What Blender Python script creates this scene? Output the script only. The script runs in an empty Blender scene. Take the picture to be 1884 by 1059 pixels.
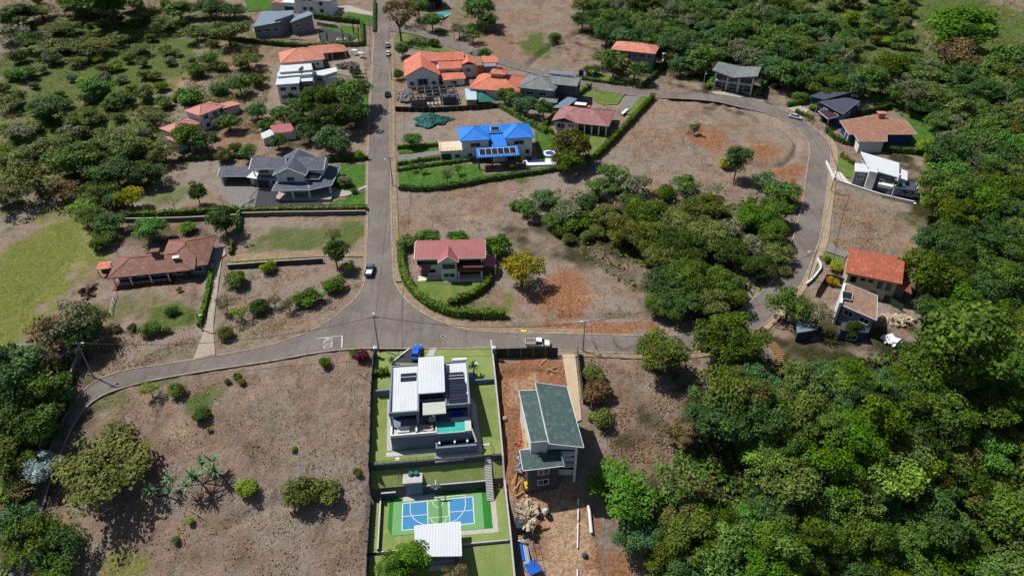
import bpy, bmesh, math, random
import numpy as np
from mathutils import Vector, Matrix
R=math.radians
sc=bpy.context.scene; col=sc.collection
random.seed(7); RNG=np.random.default_rng(7)
# ---------------------------------------------------------------- camera, sky, sun, exposure
PITCH=R(35.9); CH=97.0; FPX=1256.0
cd=bpy.data.cameras.new('camera'); cam=bpy.data.objects.new('camera',cd); col.objects.link(cam)
cam.location=(0,0,CH); cam.rotation_euler=(R(90)-PITCH,0,0)
cd.sensor_width=36; cd.lens=24.0; cd.clip_start=1; cd.clip_end=6000; sc.camera=cam
W=bpy.data.worlds.new('World'); sc.world=W; W.use_nodes=True
nt=W.node_tree; bg=nt.nodes['Background']; sky=nt.nodes.new('ShaderNodeTexSky')
sky.sky_type='NISHITA'; sky.sun_disc=False
SUNV=Vector((-4.7,2.2,8.2)).normalized()
sky.sun_elevation=math.asin(SUNV.z); sky.sun_rotation=math.atan2(SUNV.x,SUNV.y)
nt.links.new(sky.outputs[0],bg.inputs[0]); bg.inputs[1].default_value=0.055
sl=bpy.data.lights.new('sun','SUN'); so=bpy.data.objects.new('sun',sl); col.objects.link(so)
sl.energy=4.3; sl.angle=R(.5); sl.color=(1,.955,.89)
so.rotation_euler=SUNV.to_track_quat('Z','Y').to_euler(); so.location=(-60,120,150)
sc.view_settings.view_transform='Standard'; sc.view_settings.look='None'; sc.view_settings.gamma=1
sc.view_settings.use_curve_mapping=False; sc.view_settings.exposure=0.5
# ---------------------------------------------------------------- relief of the land
def ss(t): t=np.clip(t,0,1); return t*t*(3-2*t)
_y=np.arange(-200,1800,1.0)
_z=np.interp(_y,[-200,-50,20,50,67,77,87,95,104,113,150,206,260,343,430,600,1000,1800],
                [-70,-45,-28,-19,-13,-9.3,-5.5,-2.5,-.6,0,.4,4.2,8,15.5,25,45,70,90])
_k=np.exp(-(np.arange(-12,13)/5.0)**2); _k/=_k.sum()
GZ=np.convolve(np.pad(_z,12,mode='edge'),_k,mode='valid'); GY=_y
LA=R(6); P0=np.array([-29.5,111.2]); CA,SA=math.cos(LA),math.sin(LA)
LV=[0,9,13,18,24,27.3,27.7,30.2,30.6,42,42.5,47,60]
LZ=[0,-.5,-1,-2.6,-4.4,-4.6,-5.9,-8,-10.3,-10.3,-10.6,-12,-16]
def lot_uv(X,Y):
    dx=X-P0[0]; dy=Y-P0[1]
    return dx*CA+dy*SA, dx*SA-dy*CA
def lot_xy(u,v): return P0[0]+u*CA+v*SA, P0[1]+u*SA-v*CA
def lotz(v): return float(np.interp(v,LV,LZ))
def h(X,Y):
    X=np.asarray(X,float); Y=np.asarray(Y,float)
    b=np.interp(Y,GY,GZ)+.35*np.sin(X*.11+1.3)*np.sin(Y*.09)*ss((np.abs(X+36+(Y-110)*.15)-8)/15)
    d=((X-25)*80-(Y-70)*93)/122
    b=b-15*ss(d/50)
    u,v=lot_uv(X,Y)
    return np.where((u>-.1)&(u<25.1)&(v>.3)&(v<58),np.interp(v,LV,LZ),b)
FW=np.array([0,math.cos(PITCH),-math.sin(PITCH)]); UP=np.array([0,math.sin(PITCH),math.cos(PITCH)])
def at_z(px,py,z):
    a=(np.asarray(px,float)-942)/FPX; c=-(np.asarray(py,float)-529.5)/FPX
    dy=FW[1]+c*UP[1]; dz=FW[2]+c*UP[2]; t=(z-CH)/dz
    return a*t, dy*t
def at(px,py,dz=0.0):
    z=np.zeros_like(np.asarray(px,float))
    for i in range(16):
        x,y=at_z(px,py,z); z=.45*z+.55*(h(x,y)+dz)
    x,y=at_z(px,py,z)
    return x,y
def pt(px,py,dz=0.0):
    x,y=at(px,py,dz); return Vector((float(x),float(y),float(h(x,y))))
def depth(x,y,z): return y*FW[1]+(z-CH)*FW[2]
def mpp(p): return depth(p[0],p[1],p[2])/FPX      # metres per photo pixel at a point
def poly(pxs,sm=0,dz=0):
    a=np.array(pxs,float)
    x,y=at(a[:,0],a[:,1],dz); p=np.stack([x,y],1)
    for _ in range(sm):                                # corner rounding, ends kept
        q=[p[0]]
        for i in range(len(p)-1):
            q+= [p[i]*.75+p[i+1]*.25, p[i]*.25+p[i+1]*.75]
        p=np.array(q+[p[-1]])
    return p
# ---------------------------------------------------------------- objects
def tag(o,label=None,cat=None,group=None,kind=None):
    if label: o['label']=label
    if cat: o['category']=cat
    if group: o['group']=group
    if kind: o['kind']=kind
    return o
def thing(name,label,cat,loc=(0,0,0),rz=0,group=None):
    o=bpy.data.objects.new(name,None); col.objects.link(o); o.location=loc; o.rotation_euler=(0,0,rz)
    o.empty_display_size=.3
    return tag(o,label,cat,group)
def kids(o): return [c for c in bpy.data.objects if c.parent==o]
def link(name,me,mat,parent=None):
    if mat is not None and not me.materials: me.materials.append(mat)
    o=bpy.data.objects.new(name,me); col.objects.link(o)
    if parent: o.parent=parent
    return o
class MB:
    def __init__(s): s.v=[]; s.f=[]
    def add(s,vs,fs):
        n=len(s.v); s.v+= [tuple(map(float,p)) for p in vs]; s.f+= [tuple(i+n for i in f) for f in fs]; return s
    def box(s,x0,x1,y0,y1,z0,z1):
        return s.add([(x0,y0,z0),(x1,y0,z0),(x1,y1,z0),(x0,y1,z0),(x0,y0,z1),(x1,y0,z1),(x1,y1,z1),(x0,y1,z1)],
          [(3,2,1,0),(4,5,6,7),(0,1,5,4),(1,2,6,5),(2,3,7,6),(3,0,4,7)])
    def prism(s,pts,z0,z1):
        n=len(pts)
        zz=z1 if hasattr(z1,'__len__') else [z1]*n
        return s.add([(p[0],p[1],z0) for p in pts]+[(p[0],p[1],zz[i]) for i,p in enumerate(pts)],
          [tuple(range(n))[::-1],tuple(range(n,2*n))]+[(i,(i+1)%n,n+(i+1)%n,n+i) for i in range(n)])
    def slab(s,q,t):                                   # polygon of 3D points (top), thickness t
        n=len(q)
        return s.add([(p[0],p[1],p[2]-t) for p in q]+list(q),
          [tuple(range(n))[::-1],tuple(range(n,2*n))]+[(i,(i+1)%n,n+(i+1)%n,n+i) for i in range(n)])
    def tube(s,p,q,r0,r1=None,n=6):
        r1=r0 if r1 is None else r1
        p=Vector(p); q=Vector(q); d=(q-p)
        if d.length<1e-6: return s
        d.normalize(); a=d.orthogonal().normalized(); b=d.cross(a)
        vs=[]
        for c,r in ((p,r0),(q,r1)):
            for i in range(n):
                t=2*math.pi*i/n; vs.append(c+a*(r*math.cos(t))+b*(r*math.sin(t)))
        return s.add(vs,[(i,(i+1)%n,n+(i+1)%n,n+i) for i in range(n)]+[tuple(range(n))[::-1],tuple(range(n,2*n))])
    def path(s,pts,r,n=5):
        for a,b in zip(pts[:-1],pts[1:]): s.tube(a,b,r,r,n)
        return s
    def disc(s,x,y,z0,z1,r0,r1=None,n=16,sy=1):
        r1=r0 if r1 is None else r1
        vs=[(x+r0*math.cos(2*math.pi*i/n),y+sy*r0*math.sin(2*math.pi*i/n),z0) for i in range(n)]
        vs+=[(x+r1*math.cos(2*math.pi*i/n),y+sy*r1*math.sin(2*math.pi*i/n),z1) for i in range(n)]
        return s.add(vs,[(i,(i+1)%n,n+(i+1)%n,n+i) for i in range(n)]+[tuple(range(n))[::-1],tuple(range(n,2*n))])
    def build(s,name,mat,parent=None,label=None,smooth=False):
        me=bpy.data.meshes.new(name); me.from_pydata(s.v,[],s.f)
        bm=bmesh.new(); bm.from_mesh(me); bmesh.ops.recalc_face_normals(bm,faces=bm.faces)
        uv=bm.loops.layers.uv.new('UVMap')
        for f in bm.faces:                              # u along the eave, v up the slope, in metres
            n=f.normal
            a=Vector((-n.y,n.x,0))
            if a.length<.05: a=Vector((1,0,0))
            a.normalize(); b=n.cross(a)
            for l in f.loops: l[uv].uv=(l.vert.co.dot(a),l.vert.co.dot(b))
            f.smooth=smooth
        bm.to_mesh(me); bm.free()
        o=link(name,me,mat,parent)
        if label: o['label']=label
        return o
def npmesh(name,v,nper):                                # v: (n*nper,3) loose polygons
    n=len(v)//nper; me=bpy.data.meshes.new(name)
    me.vertices.add(len(v)); me.vertices.foreach_set('co',np.ascontiguousarray(v,np.float32).ravel())
    me.loops.add(len(v)); me.loops.foreach_set('vertex_index',np.arange(len(v),dtype=np.int32))
    me.polygons.add(n); me.polygons.foreach_set('loop_start',np.arange(n,dtype=np.int32)*nper)
    me.polygons.foreach_set('loop_total',np.full(n,nper,np.int32))
    me.update(calc_edges=True); return me
def drape(name,pts,mat,off=.05,step=2.0,zf=None,parent=None):  # a sheet lying on the land
    bm=bmesh.new(); vs=[bm.verts.new((p[0],p[1],0)) for p in pts]; bm.faces.new(vs).normal_update()
    bmesh.ops.triangulate(bm,faces=bm.faces[:])
    a=np.array(pts); lo=a.min(0); hi=a.max(0)
    for ax in (0,1):
        t=math.floor(lo[ax]/step)*step+step
        no=(1,0,0) if ax==0 else (0,1,0)
        while t<hi[ax]:
            co=(t,0,0) if ax==0 else (0,t,0)
            bmesh.ops.bisect_plane(bm,geom=bm.verts[:]+bm.edges[:]+bm.faces[:],plane_co=co,plane_no=no); t+=step
    bm.verts.ensure_lookup_table()
    X=np.array([v.co.x for v in bm.verts]); Y=np.array([v.co.y for v in bm.verts])
    Z=(h(X,Y) if zf is None else zf(X,Y))+off
    for v,z in zip(bm.verts,Z): v.co.z=z
    bmesh.ops.recalc_face_normals(bm,faces=bm.faces)
    if sum(f.normal.z for f in bm.faces)<0: bmesh.ops.reverse_faces(bm,faces=bm.faces[:])
    me=bpy.data.meshes.new(name); bm.to_mesh(me); bm.free()
    return link(name,me,mat,parent)
def offs(p,d):                                          # polyline moved sideways (left of travel is +)
    p=np.asarray(p); t=np.gradient(p,axis=0); t/=np.linalg.norm(t,axis=1)[:,None]+1e-9
    return p+d*np.stack([-t[:,1],t[:,0]],1)
def ribbon(mb,p,w0,w1,z0,z1,zf=h):                       # raised strip along a ground polyline
    a=offs(p,w0); b=offs(p,w1)
    za=zf(a[:,0],a[:,1]); zb=zf(b[:,0],b[:,1]); n=len(p); vs=[]
    for i in range(n):
        zt=max(za[i],zb[i])
        vs+=[(a[i,0],a[i,1],za[i]+z0),(a[i,0],a[i,1],zt+z1),(b[i,0],b[i,1],zt+z1),(b[i,0],b[i,1],zb[i]+z0)]
    fs=[]
    for i in range(n-1):
        for k in range(3): fs.append((4*i+k,4*i+k+1,4*i+k+5,4*i+k+4))
    fs+=[(0,1,2,3),(4*n-1,4*n-2,4*n-3,4*n-4)]
    mb.add(vs,fs); return mb
def resamp(p,step):
    p=np.asarray(p,float); s=np.r_[0,np.cumsum(np.linalg.norm(np.diff(p,axis=0),axis=1))]
    n=max(2,int(s[-1]/step)+1); t=np.linspace(0,s[-1],n)
    return np.stack([np.interp(t,s,p[:,0]),np.interp(t,s,p[:,1])],1)
# ---------------------------------------------------------------- materials
def S(r,g,b,k=.72):
    f=lambda c:(c/255/12.92 if c<10 else ((c/255+.055)/1.055)**2.4)*k
    return (f(r),f(g),f(b),1)
class N:
    def __init__(s,name):
        s.m=bpy.data.materials.new(name); s.m.use_nodes=True; s.t=s.m.node_tree; s.b=s.t.nodes['Principled BSDF']
        s.out=s.t.nodes['Material Output']
    def n(s,ty,ins=None,**kw):
        o=s.t.nodes.new(ty)
        for k,v in kw.items(): setattr(o,k,v)
        for k,v in (ins or {}).items(): s.set(o.inputs[k],v)
        return o
    def set(s,i,v):
        if isinstance(v,bpy.types.NodeSocket): s.t.links.new(v,i)
        else: i.default_value=v
    def noise(s,vec,scale,detail=4,rough=.6): return s.n('ShaderNodeTexNoise',{'Vector':vec,'Scale':scale,'Detail':detail,'Roughness':rough}).outputs[0]
    def mix(s,f,a,b,mode='MIX'):
        o=s.n('ShaderNodeMix',data_type='RGBA',blend_type=mode); s.set(o.inputs[0],f); s.set(o.inputs[6],a); s.set(o.inputs[7],b); return o.outputs[2]
    def math(s,op,a,b=0,c=0):
        o=s.n('ShaderNodeMath',operation=op); s.set(o.inputs[0],a); s.set(o.inputs[1],b); s.set(o.inputs[2],c); return o.outputs[0]
    def ramp(s,f,lo,hi):
        o=s.n('ShaderNodeMapRange',{'Value':f,'From Min':lo,'From Max':hi},interpolation_type='SMOOTHSTEP'); return o.outputs[0]
    def bump(s,hgt,st=.5,dist=.05):
        o=s.n('ShaderNodeBump',{'Height':hgt,'Strength':st,'Distance':dist}); s.set(s.b.inputs['Normal'],o.outputs[0])
MATS={}
def plain(name,c,rough=.7,var=.25,scale=.6,metal=0,fine=6,spec=.3):
    if name in MATS: return MATS[name]
    m=N(name); tc=m.n('ShaderNodeTexCoord').outputs['Object']
    f=m.noise(tc,scale,5,.65); g=m.noise(tc,fine,3)
    d=tuple(x*(1-var) for x in c[:3])+(1,); l=tuple(min(1,x*(1+var*.6)) for x in c[:3])+(1,)
    cc=m.mix(m.ramp(m.math('MULTIPLY_ADD',g,.35,m.math('MULTIPLY',f,.65)),.3,.7),d,l)
    m.set(m.b.inputs['Base Color'],cc); m.b.inputs['Roughness'].default_value=rough; m.b.inputs['Metallic'].default_value=metal
    m.b.inputs['Specular IOR Level'].default_value=spec
    MATS[name]=m.m; return m.m
def roofmat(name,c1,c2,kind='tile',rough=.75,seam=.45):
    m=N(name); uv=m.n('ShaderNodeUVMap').outputs[0]; tc=m.n('ShaderNodeTexCoord').outputs['Object']
    big=m.noise(tc,.35,4,.6); mid=m.noise(tc,2.2,4,.7)
    if kind=='tile' or kind=='shingle':
        br=m.n('ShaderNodeTexBrick',{'Vector':uv,'Scale':1.0,'Color1':c1,'Color2':c2,'Mortar':tuple(x*.55 for x in c1[:3])+(1,),'Mortar Size':.035,'Brick Width':.45 if kind=='tile' else .8,'Row Height':.42 if kind=='tile' else .38,'Bias':-.1})
        cc=m.mix(m.ramp(mid,.35,.7),br.outputs[0],c2)
        cc=m.mix(m.math('MULTIPLY',m.ramp(big,.4,.62),.6),cc,tuple(x*.6 for x in c1[:3])+(1,)); cc=m.mix(m.math('MULTIPLY',m.ramp(m.noise(tc,1.1,5,.75),.5,.66),.6),cc,tuple(min(1,x*1.35+.04) for x in c1[:3])+(1,))
        m.bump(br.outputs['Fac'],-.6,.06)
    else:
        wv=m.n('ShaderNodeTexWave',{'Vector':uv,'Scale':math.pi/ (10*seam),'Distortion':0.0},wave_type='BANDS',bands_direction='X',wave_profile='SIN')
        line=m.ramp(wv.outputs[1],.9,1.0)
        cc=m.mix(m.math('MULTIPLY',m.ramp(big,.4,.7),.5),c1,c2)
        cc=m.mix(m.math('MULTIPLY',line,.6),cc,tuple(x*.5 for x in c1[:3])+(1,))
        cc=m.mix(m.math('MULTIPLY',m.ramp(m.noise(m.n('ShaderNodeMapping',{'Vector':uv,'Scale':(2.2,.25,1)}).outputs[0],1.2,4),.5,.75),.35),cc,tuple(x*.68 for x in c1[:3])+(1,))
        m.bump(wv.outputs[1],.3,.05)
    m.set(m.b.inputs['Base Color'],cc); m.b.inputs['Roughness'].default_value=rough; m.b.inputs['Specular IOR Level'].default_value=.3
    return m.m
def leafmat(name,cd_,cl,trans=.25,cy=None):
    cd_,cl=[tuple(min(.9,x*1.6) for x in q[:3])+(1,) for q in (cd_,cl)]
    m=N(name); tc=m.n('ShaderNodeTexCoord').outputs['Object']
    at_=m.n('ShaderNodeAttribute',attribute_name='leafvar').outputs['Fac']
    rnd=m.n('ShaderNodeObjectInfo').outputs['Random']
    f=m.math('MULTIPLY_ADD',at_,.55,m.math('MULTIPLY',m.noise(tc,2.3,3),.6))
    cc=m.mix(m.ramp(f,.2,.95),cd_,cl)
    if cy: cc=m.mix(m.ramp(m.noise(tc,1.7,2),.52,.68),cc,cy)
    hs=m.n('ShaderNodeHueSaturation',{'Hue':m.math('MULTIPLY_ADD',rnd,.035,.468),'Value':m.math('MULTIPLY_ADD',rnd,.5,.75),'Saturation':m.math('MULTIPLY_ADD',rnd,-.25,1.22),'Color':cc})
    cc=hs.outputs[0]
    m.set(m.b.inputs['Base Color'],cc); m.b.inputs['Roughness'].default_value=.62; m.b.inputs['Specular IOR Level'].default_value=.22
    tr=m.n('ShaderNodeBsdfTranslucent',{'Color':cc}); mx=m.n('ShaderNodeMixShader',{0:trans,1:m.b.outputs[0],2:tr.outputs[0]})
    m.set(m.out.inputs[0],mx.outputs[0]); return m.m
def glassmat(name,c,rough=.08):
    m=N(name); m.b.inputs['Base Color'].default_value=c; m.b.inputs['Roughness'].default_value=rough; m.b.inputs['Specular IOR Level'].default_value=.6
    return m.m
white=plain('white_paint',S(232,236,238),.6,.06); offw=plain('cream_paint',S(222,214,196),.7,.1); dark=plain('dark_metal',S(48,52,58),.5,.15)
greyw=plain('grey_paint',S(130,138,148),.7,.12); dgrey=plain('charcoal_paint',S(70,76,84),.6,.12); beige=plain('beige_paint',S(196,186,164),.75,.12)
bluew=plain('navy_paint',S(45,66,120),.7,.1); conc=plain('concrete',S(176,168,156),.9,.2,.8); cblock=plain('concrete_block',S(122,122,122),.95,.3,1.5)
pave=plain('paving',S(192,190,188),.9,.15,1.2); wood=plain('raw_wood',S(186,150,104),.8,.3,2); brownwood=plain('brown_wood',S(92,62,46),.7,.2,2)
glass=glassmat('window_glass',(.012,.016,.022,1)); rubber=plain('rubber',(.012,.012,.013,1),.85,.2); chrome=plain('bright_metal',S(190,195,200),.3,.1,2,.8)
solar=glassmat('solar_cell',(.010,.013,.026,1),.2); bark=plain('bark',S(100,84,70),.95,.35,3); palebark=plain('pale_bark',S(150,138,124),.95,.3,3)
# ---------------------------------------------------------------- ground sheet
def axis(segs):
    o=[segs[0][0]]
    for a,b,st in segs:
        n=max(1,int(round((b-a)/st))); o+=list(np.linspace(a,b,n+1)[1:])
    return np.array(o)
gx=axis([(-900,-300,30),(-300,-125,3),(-125,150,.72),(150,300,2.5),(300,900,30)])
gy=axis([(-150,45,8),(45,60,1.2),(60,235,.72),(235,460,1.7),(460,800,12),(800,1700,60)])
XX,YY=np.meshgrid(gx,gy); ZZ=h(XX,YY)
mic=np.zeros_like(XX)
for i in range(14):
    a=RNG.uniform(0,6.28); wl=RNG.uniform(2.2,9); ph=RNG.uniform(0,6.28)
    mic+=np.sin((XX*math.cos(a)+YY*math.sin(a))*6.28/wl+ph+1.5*np.sin(XX*.13*math.sin(a*3)+YY*.11))
mic=np.clip(mic/9,-1,1)
U_,V_=lot_uv(XX,YY); inlot=(U_>-1)&(U_<26)&(V_>-1)&(V_<60)
ZZ=ZZ-np.where(inlot,.5,.17*(mic+1)*np.where(np.abs(XX)<310,1,0)-RNG.normal(size=XX.shape)*.045)
def distpoly(p):
    d=np.full(XX.shape,1e9)
    for a,b in zip(p[:-1],p[1:]):
        ab=b-a; t=np.clip(((XX-a[0])*ab[0]+(YY-a[1])*ab[1])/(ab@ab),0,1)
        d=np.minimum(d,np.hypot(XX-a[0]-t*ab[0],YY-a[1]-t*ab[1]))
    return d
# cut banks and gullies of the bare lots
for pts,dp,wd in [([(1235,181),(1300,186),(1370,202),(1420,222),(1468,255),(1466,275),(1450,298),(1430,305),(1400,300),(1372,294)],.9,.8),
          ([(1372,294),(1400,302),(1440,312),(1475,325)],.8,1.0),([(1455,345),(1468,330)],.8,1),([(1036,578),(1090,582),(1150,578),(1190,582)],.9,.8),
          ([(970,120),(1010,85),(1070,55)],1.0,1.0),([(920,690),(960,682),(1000,684)],.7,.8),([(420,965),(500,925),(560,915)],.5,1.),
          ([(1270,245),(1290,238),(1300,250)],.7,1.),([(370,500),(355,600)],.5,.8)]:
    ZZ-=1.5*dp*np.exp(-(distpoly(poly(pts,1))/wd)**2)
masks={k:np.zeros_like(XX) for k in 'RGYDPK'}
wob=.28*mic+.25*np.sin(XX*.31+2*np.sin(YY*.17))*np.sin(YY*.27+1.3*np.sin(XX*.21))
def blob(k,cx,cy,rx,ry,amt=1.0):
    p=pt(cx,cy); s=mpp(p); dep=math.atan2(CH-p.z,p.y)
    a=rx*s; b=ry*s/max(.2,math.sin(dep))
    d=np.hypot((XX-p.x)/a,(YY-p.y)/b)+wob
    amt*=(.98 if amt>=.95 else .62) if k=='R' else 1; masks[k]=np.maximum(masks[k],amt*(1-ss((d-.4)/.9)))
for b in [('R',1040,535,56,52,1.3),('R',1085,603,130,13,1.25),('R',1215,248,60,10,.75),('R',1310,255,46,20,1),('R',1345,270,30,10,.9),('R',1405,275,34,24,1),('R',1445,312,45,10,1),('R',1462,350,18,22,1),
  ('R',1545,395,26,45,.8),('R',1600,395,15,45,.7),('R',1550,440,35,14,.6),('R',980,690,66,40,1.7),('R',950,780,35,120,1.6),('R',1030,960,66,60,1.6),('R',1040,1030,66,60,1.6),('R',1140,1040,40,40,1),('R',1150,760,28,50,.8),('R',1185,820,22,50,.75),
  ('R',925,95,85,30,.8),('R',965,40,100,35,.5),('R',1070,95,60,22,.6),('R',895,55,40,30,.7),('R',430,255,60,35,.9),('R',420,95,75,28,.8),('R',290,70,45,22,.7),('R',330,180,40,25,.8),('R',640,265,22,14,.7),
  ('R',530,398,120,6,.8),('R',900,365,80,24,.6),('R',790,395,40,30,.4),('R',620,790,90,70,.45),('R',520,690,120,40,.3),('R',420,965,60,14,.6),('R',480,1000,140,30,.4),('R',560,945,120,18,.5),('R',560,505,120,28,.55),('R',840,215,80,18,.5),('R',700,1000,30,60,.3),('R',640,870,40,40,.35),('R',1440,650,40,30,.8),('R',1660,600,30,22,.9),('R',1520,535,25,22,.7),('R',60,115,60,10,.7),('R',480,130,30,25,.7),
  ('P',1030,900,60,60,.6),('P',1035,1000,55,80,1.1),('P',1020,1050,80,30,1),('P',960,720,30,30,.6),('P',760,470,40,10,.5),('P',860,400,60,6,.5),('P',1140,470,60,8,.4),('P',1390,265,40,4,.5),('P',1320,225,60,3,.5),('P',1090,545,40,8,.5),('P',500,900,120,5,.4),('P',420,830,100,4,.4),('P',560,760,90,4,.4),('P',980,690,14,18,.7),('P',130,480,28,80,.8),('P',340,145,45,18,.8),('P',1200,200,90,20,.35),('P',1420,220,40,14,.4),('P',220,1035,60,24,.5),('P',325,790,50,25,.5),('P',1660,450,50,25,.3),('P',1280,140,45,16,.4),
  ('G',560,440,115,26,.75),('G',640,430,35,30,.8),('G',310,582,46,28,1.2),('G',250,560,80,35,.55),('G',165,570,30,24,.8),('G',360,745,30,22,.8),('G',395,715,30,16,.6),('G',300,700,60,16,.5),('G',205,735,40,20,.6),('G',790,540,45,18,.8),('G',860,530,55,18,.7),('G',870,565,60,14,.6),('G',930,570,15,50,.6),('G',990,85,36,20,.9),('G',1690,135,55,16,1.2),('G',1600,150,110,60,.55),('G',1490,40,100,60,.5),('G',1640,60,80,50,.5),('G',80,230,150,70,.5),('G',1450,60,200,80,.8),('G',1600,60,160,90,.8),('G',1650,170,90,60,.6),('G',200,100,260,90,.85),('G',120,260,200,120,.85),('G',1820,70,160,110,1.0),('G',1240,420,200,70,.4),('G',420,150,80,60,.3),('G',280,355,110,22,.6),('G',830,205,30,12,.5),('G',960,330,20,8,1),('G',1680,405,40,26,.5),('G',1690,450,30,30,.3),('G',785,70,60,16,.8),('G',830,20,60,20,.5),('G',660,560,50,20,.35),('G',500,870,60,30,.3),('G',330,650,90,12,.5),
  ('Y',40,520,120,170,1.3),('G',40,500,110,160,.45),('Y',90,400,60,30,.6),('Y',240,1035,70,25,.8),('Y',120,220,160,100,.7),('Y',700,960,12,120,.3),('Y',330,360,60,16,.5),('Y',1665,90,80,40,.4),('Y',935,560,14,45,.7),('Y',450,610,60,30,.4),
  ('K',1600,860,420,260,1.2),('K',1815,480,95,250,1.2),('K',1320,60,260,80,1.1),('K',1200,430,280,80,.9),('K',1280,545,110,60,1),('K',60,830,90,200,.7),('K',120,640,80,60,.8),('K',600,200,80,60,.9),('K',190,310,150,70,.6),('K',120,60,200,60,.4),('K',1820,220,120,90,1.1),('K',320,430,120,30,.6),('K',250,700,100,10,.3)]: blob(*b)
for b in [('D',740,700,200,60,.0)]: blob(*b)
ny,nx=XX.shape
me=bpy.data.meshes.new('ground')
me.vertices.add(nx*ny); me.vertices.foreach_set('co',np.stack([XX,YY,ZZ],-1).astype(np.float32).ravel())
I=np.arange(nx*ny).reshape(ny,nx); q=np.stack([I[:-1,:-1],I[:-1,1:],I[1:,1:],I[1:,:-1]],-1).reshape(-1,4).astype(np.int32)
me.loops.add(q.size); me.loops.foreach_set('vertex_index',q.ravel())
me.polygons.add(len(q)); me.polygons.foreach_set('loop_start',np.arange(len(q),dtype=np.int32)*4); me.polygons.foreach_set('loop_total',np.full(len(q),4,np.int32))
me.update(calc_edges=True); me.polygons.foreach_set('use_smooth',np.ones(len(q),bool))
for nm,ks in (('soil','RGY'),('cover','KPD')):
    a=me.color_attributes.new(nm,'FLOAT_COLOR','POINT')
    c=np.ones((nx*ny,4),np.float32)
    for i,k in enumerate(ks): c[:,i]=masks[k].ravel()
    a.data.foreach_set('color',c.ravel())
m=N('dry_ground'); P=m.n('ShaderNodeTexCoord').outputs['Object']
n1=m.noise(P,.045,5,.6); n2=m.noise(P,.28,5,.65); n3=m.noise(P,1.6,4,.7); n4=m.noise(P,5.0,3,.7)
cc=m.mix(m.ramp(n2,.35,.65),S(162,138,120),S(134,116,102)); cc=m.mix(m.ramp(n1,.42,.62),cc,S(156,143,132))
cc=m.mix(m.math('MULTIPLY',m.ramp(m.noise(P,.12,4),.52,.72),.45),cc,S(128,100,78))
cc=m.mix(m.math('MULTIPLY',m.ramp(m.noise(P,.2,6,.75),.52,.64),.7),cc,S(160,150,142)); cc=m.mix(m.math('MULTIPLY',m.ramp(m.noise(m.n('ShaderNodeMapping',{'Vector':P,'Location':(31,7,0),'Scale':(1,.55,1),'Rotation':(0,0,.5)}).outputs[0],.33,6,.75),.54,.66),.6),cc,S(100,86,72)); cc=m.mix(m.math('MULTIPLY',m.ramp(m.noise(P,.09,6,.7),.55,.7),.5),cc,S(104,104,66))
fine=m.math('MULTIPLY_ADD',n4,.45,m.math('MULTIPLY',n3,.55))
at1=m.n('ShaderNodeVertexColor',layer_name='soil').outputs[0]; at2=m.n('ShaderNodeVertexColor',layer_name='cover').outputs[0]
s1=m.n('ShaderNodeSeparateColor',{0:at1}).outputs; s2=m.n('ShaderNodeSeparateColor',{0:at2}).outputs
edge=m.math('MULTIPLY_ADD',n3,.5,m.math('MULTIPLY_ADD',n2,.6,-.55))
def fac(v,lo=.15,hi=1.0): return m.ramp(m.math('MULTIPLY',m.math('ADD',v,edge),m.ramp(v,.02,.2)),lo,hi)
red=m.mix(m.ramp(n3,.3,.7),S(142,98,70),S(170,126,96)); cc=m.mix(fac(s1[0]),cc,red)
cc=m.mix(fac(s2[1]),cc,m.mix(m.ramp(n3,.3,.7),S(180,148,118),S(204,174,144)))
cc=m.mix(fac(s1[2]),cc,m.mix(m.ramp(n3,.3,.7),S(110,120,52),S(142,144,80)))
cc=m.mix(fac(s1[1],.2,.9),cc,m.mix(m.ramp(fine,.3,.7),S(70,92,40),S(112,128,68)))
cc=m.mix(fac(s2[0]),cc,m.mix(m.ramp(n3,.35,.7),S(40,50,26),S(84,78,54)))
dk=m.ramp(fine,.34,.55); cc=m.mix(m.math('MULTIPLY_ADD',dk,-.45,.45),cc,S(52,44,34))
lt=m.ramp(m.noise(P,3.1,4,.75),.6,.72); cc=m.mix(m.math('MULTIPLY',lt,.4),cc,S(182,168,148))
m.set(m.b.inputs['Base Color'],cc); m.b.inputs['Roughness'].default_value=.97; m.b.inputs['Specular IOR Level'].default_value=.05
m.bump(m.math('MULTIPLY_ADD',n4,.5,m.math('ADD',n3,n2)),.9,.35)
tag(link('ground',me,m.m),kind='structure')
# ---------------------------------------------------------------- roads
m=N('asphalt'); P=m.n('ShaderNodeTexCoord').outputs['Object']
a=m.noise(P,.12,4); b=m.noise(P,1.1,5,.7); c=m.noise(P,9,2)
cc=m.mix(m.ramp(a,.35,.65),S(116,108,103),S(132,124,119)); cc=m.mix(m.math('MULTIPLY',m.ramp(b,.45,.7),.4),cc,S(90,84,80)); cc=m.mix(m.math('MULTIPLY',m.ramp(c,.5,.8),.25),cc,S(140,130,120))
wv=m.noise(m.n('ShaderNodeMapping',{'Vector':P,'Scale':(1,.04,1),'Rotation':(0,0,R(-9))}).outputs[0],.9,3); cc=m.mix(m.math('MULTIPLY',m.ramp(wv,.5,.62),.22),cc,S(80,75,72))
cc=m.mix(m.math('MULTIPLY',m.ramp(m.noise(P,.35,6,.75),.56,.66),.4),cc,S(142,130,116))
vo=m.n('ShaderNodeTexVoronoi',{'Vector':m.n('ShaderNodeVectorMath',{0:P,1:m.n('ShaderNodeTexNoise',{'Vector':P,'Scale':.5}).outputs[1]},operation='ADD').outputs[0],'Scale':.16},feature='DISTANCE_TO_EDGE').outputs[0]
cc=m.mix(m.math('MULTIPLY',m.ramp(vo,.010,.003),.3),cc,S(66,62,60))
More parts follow.
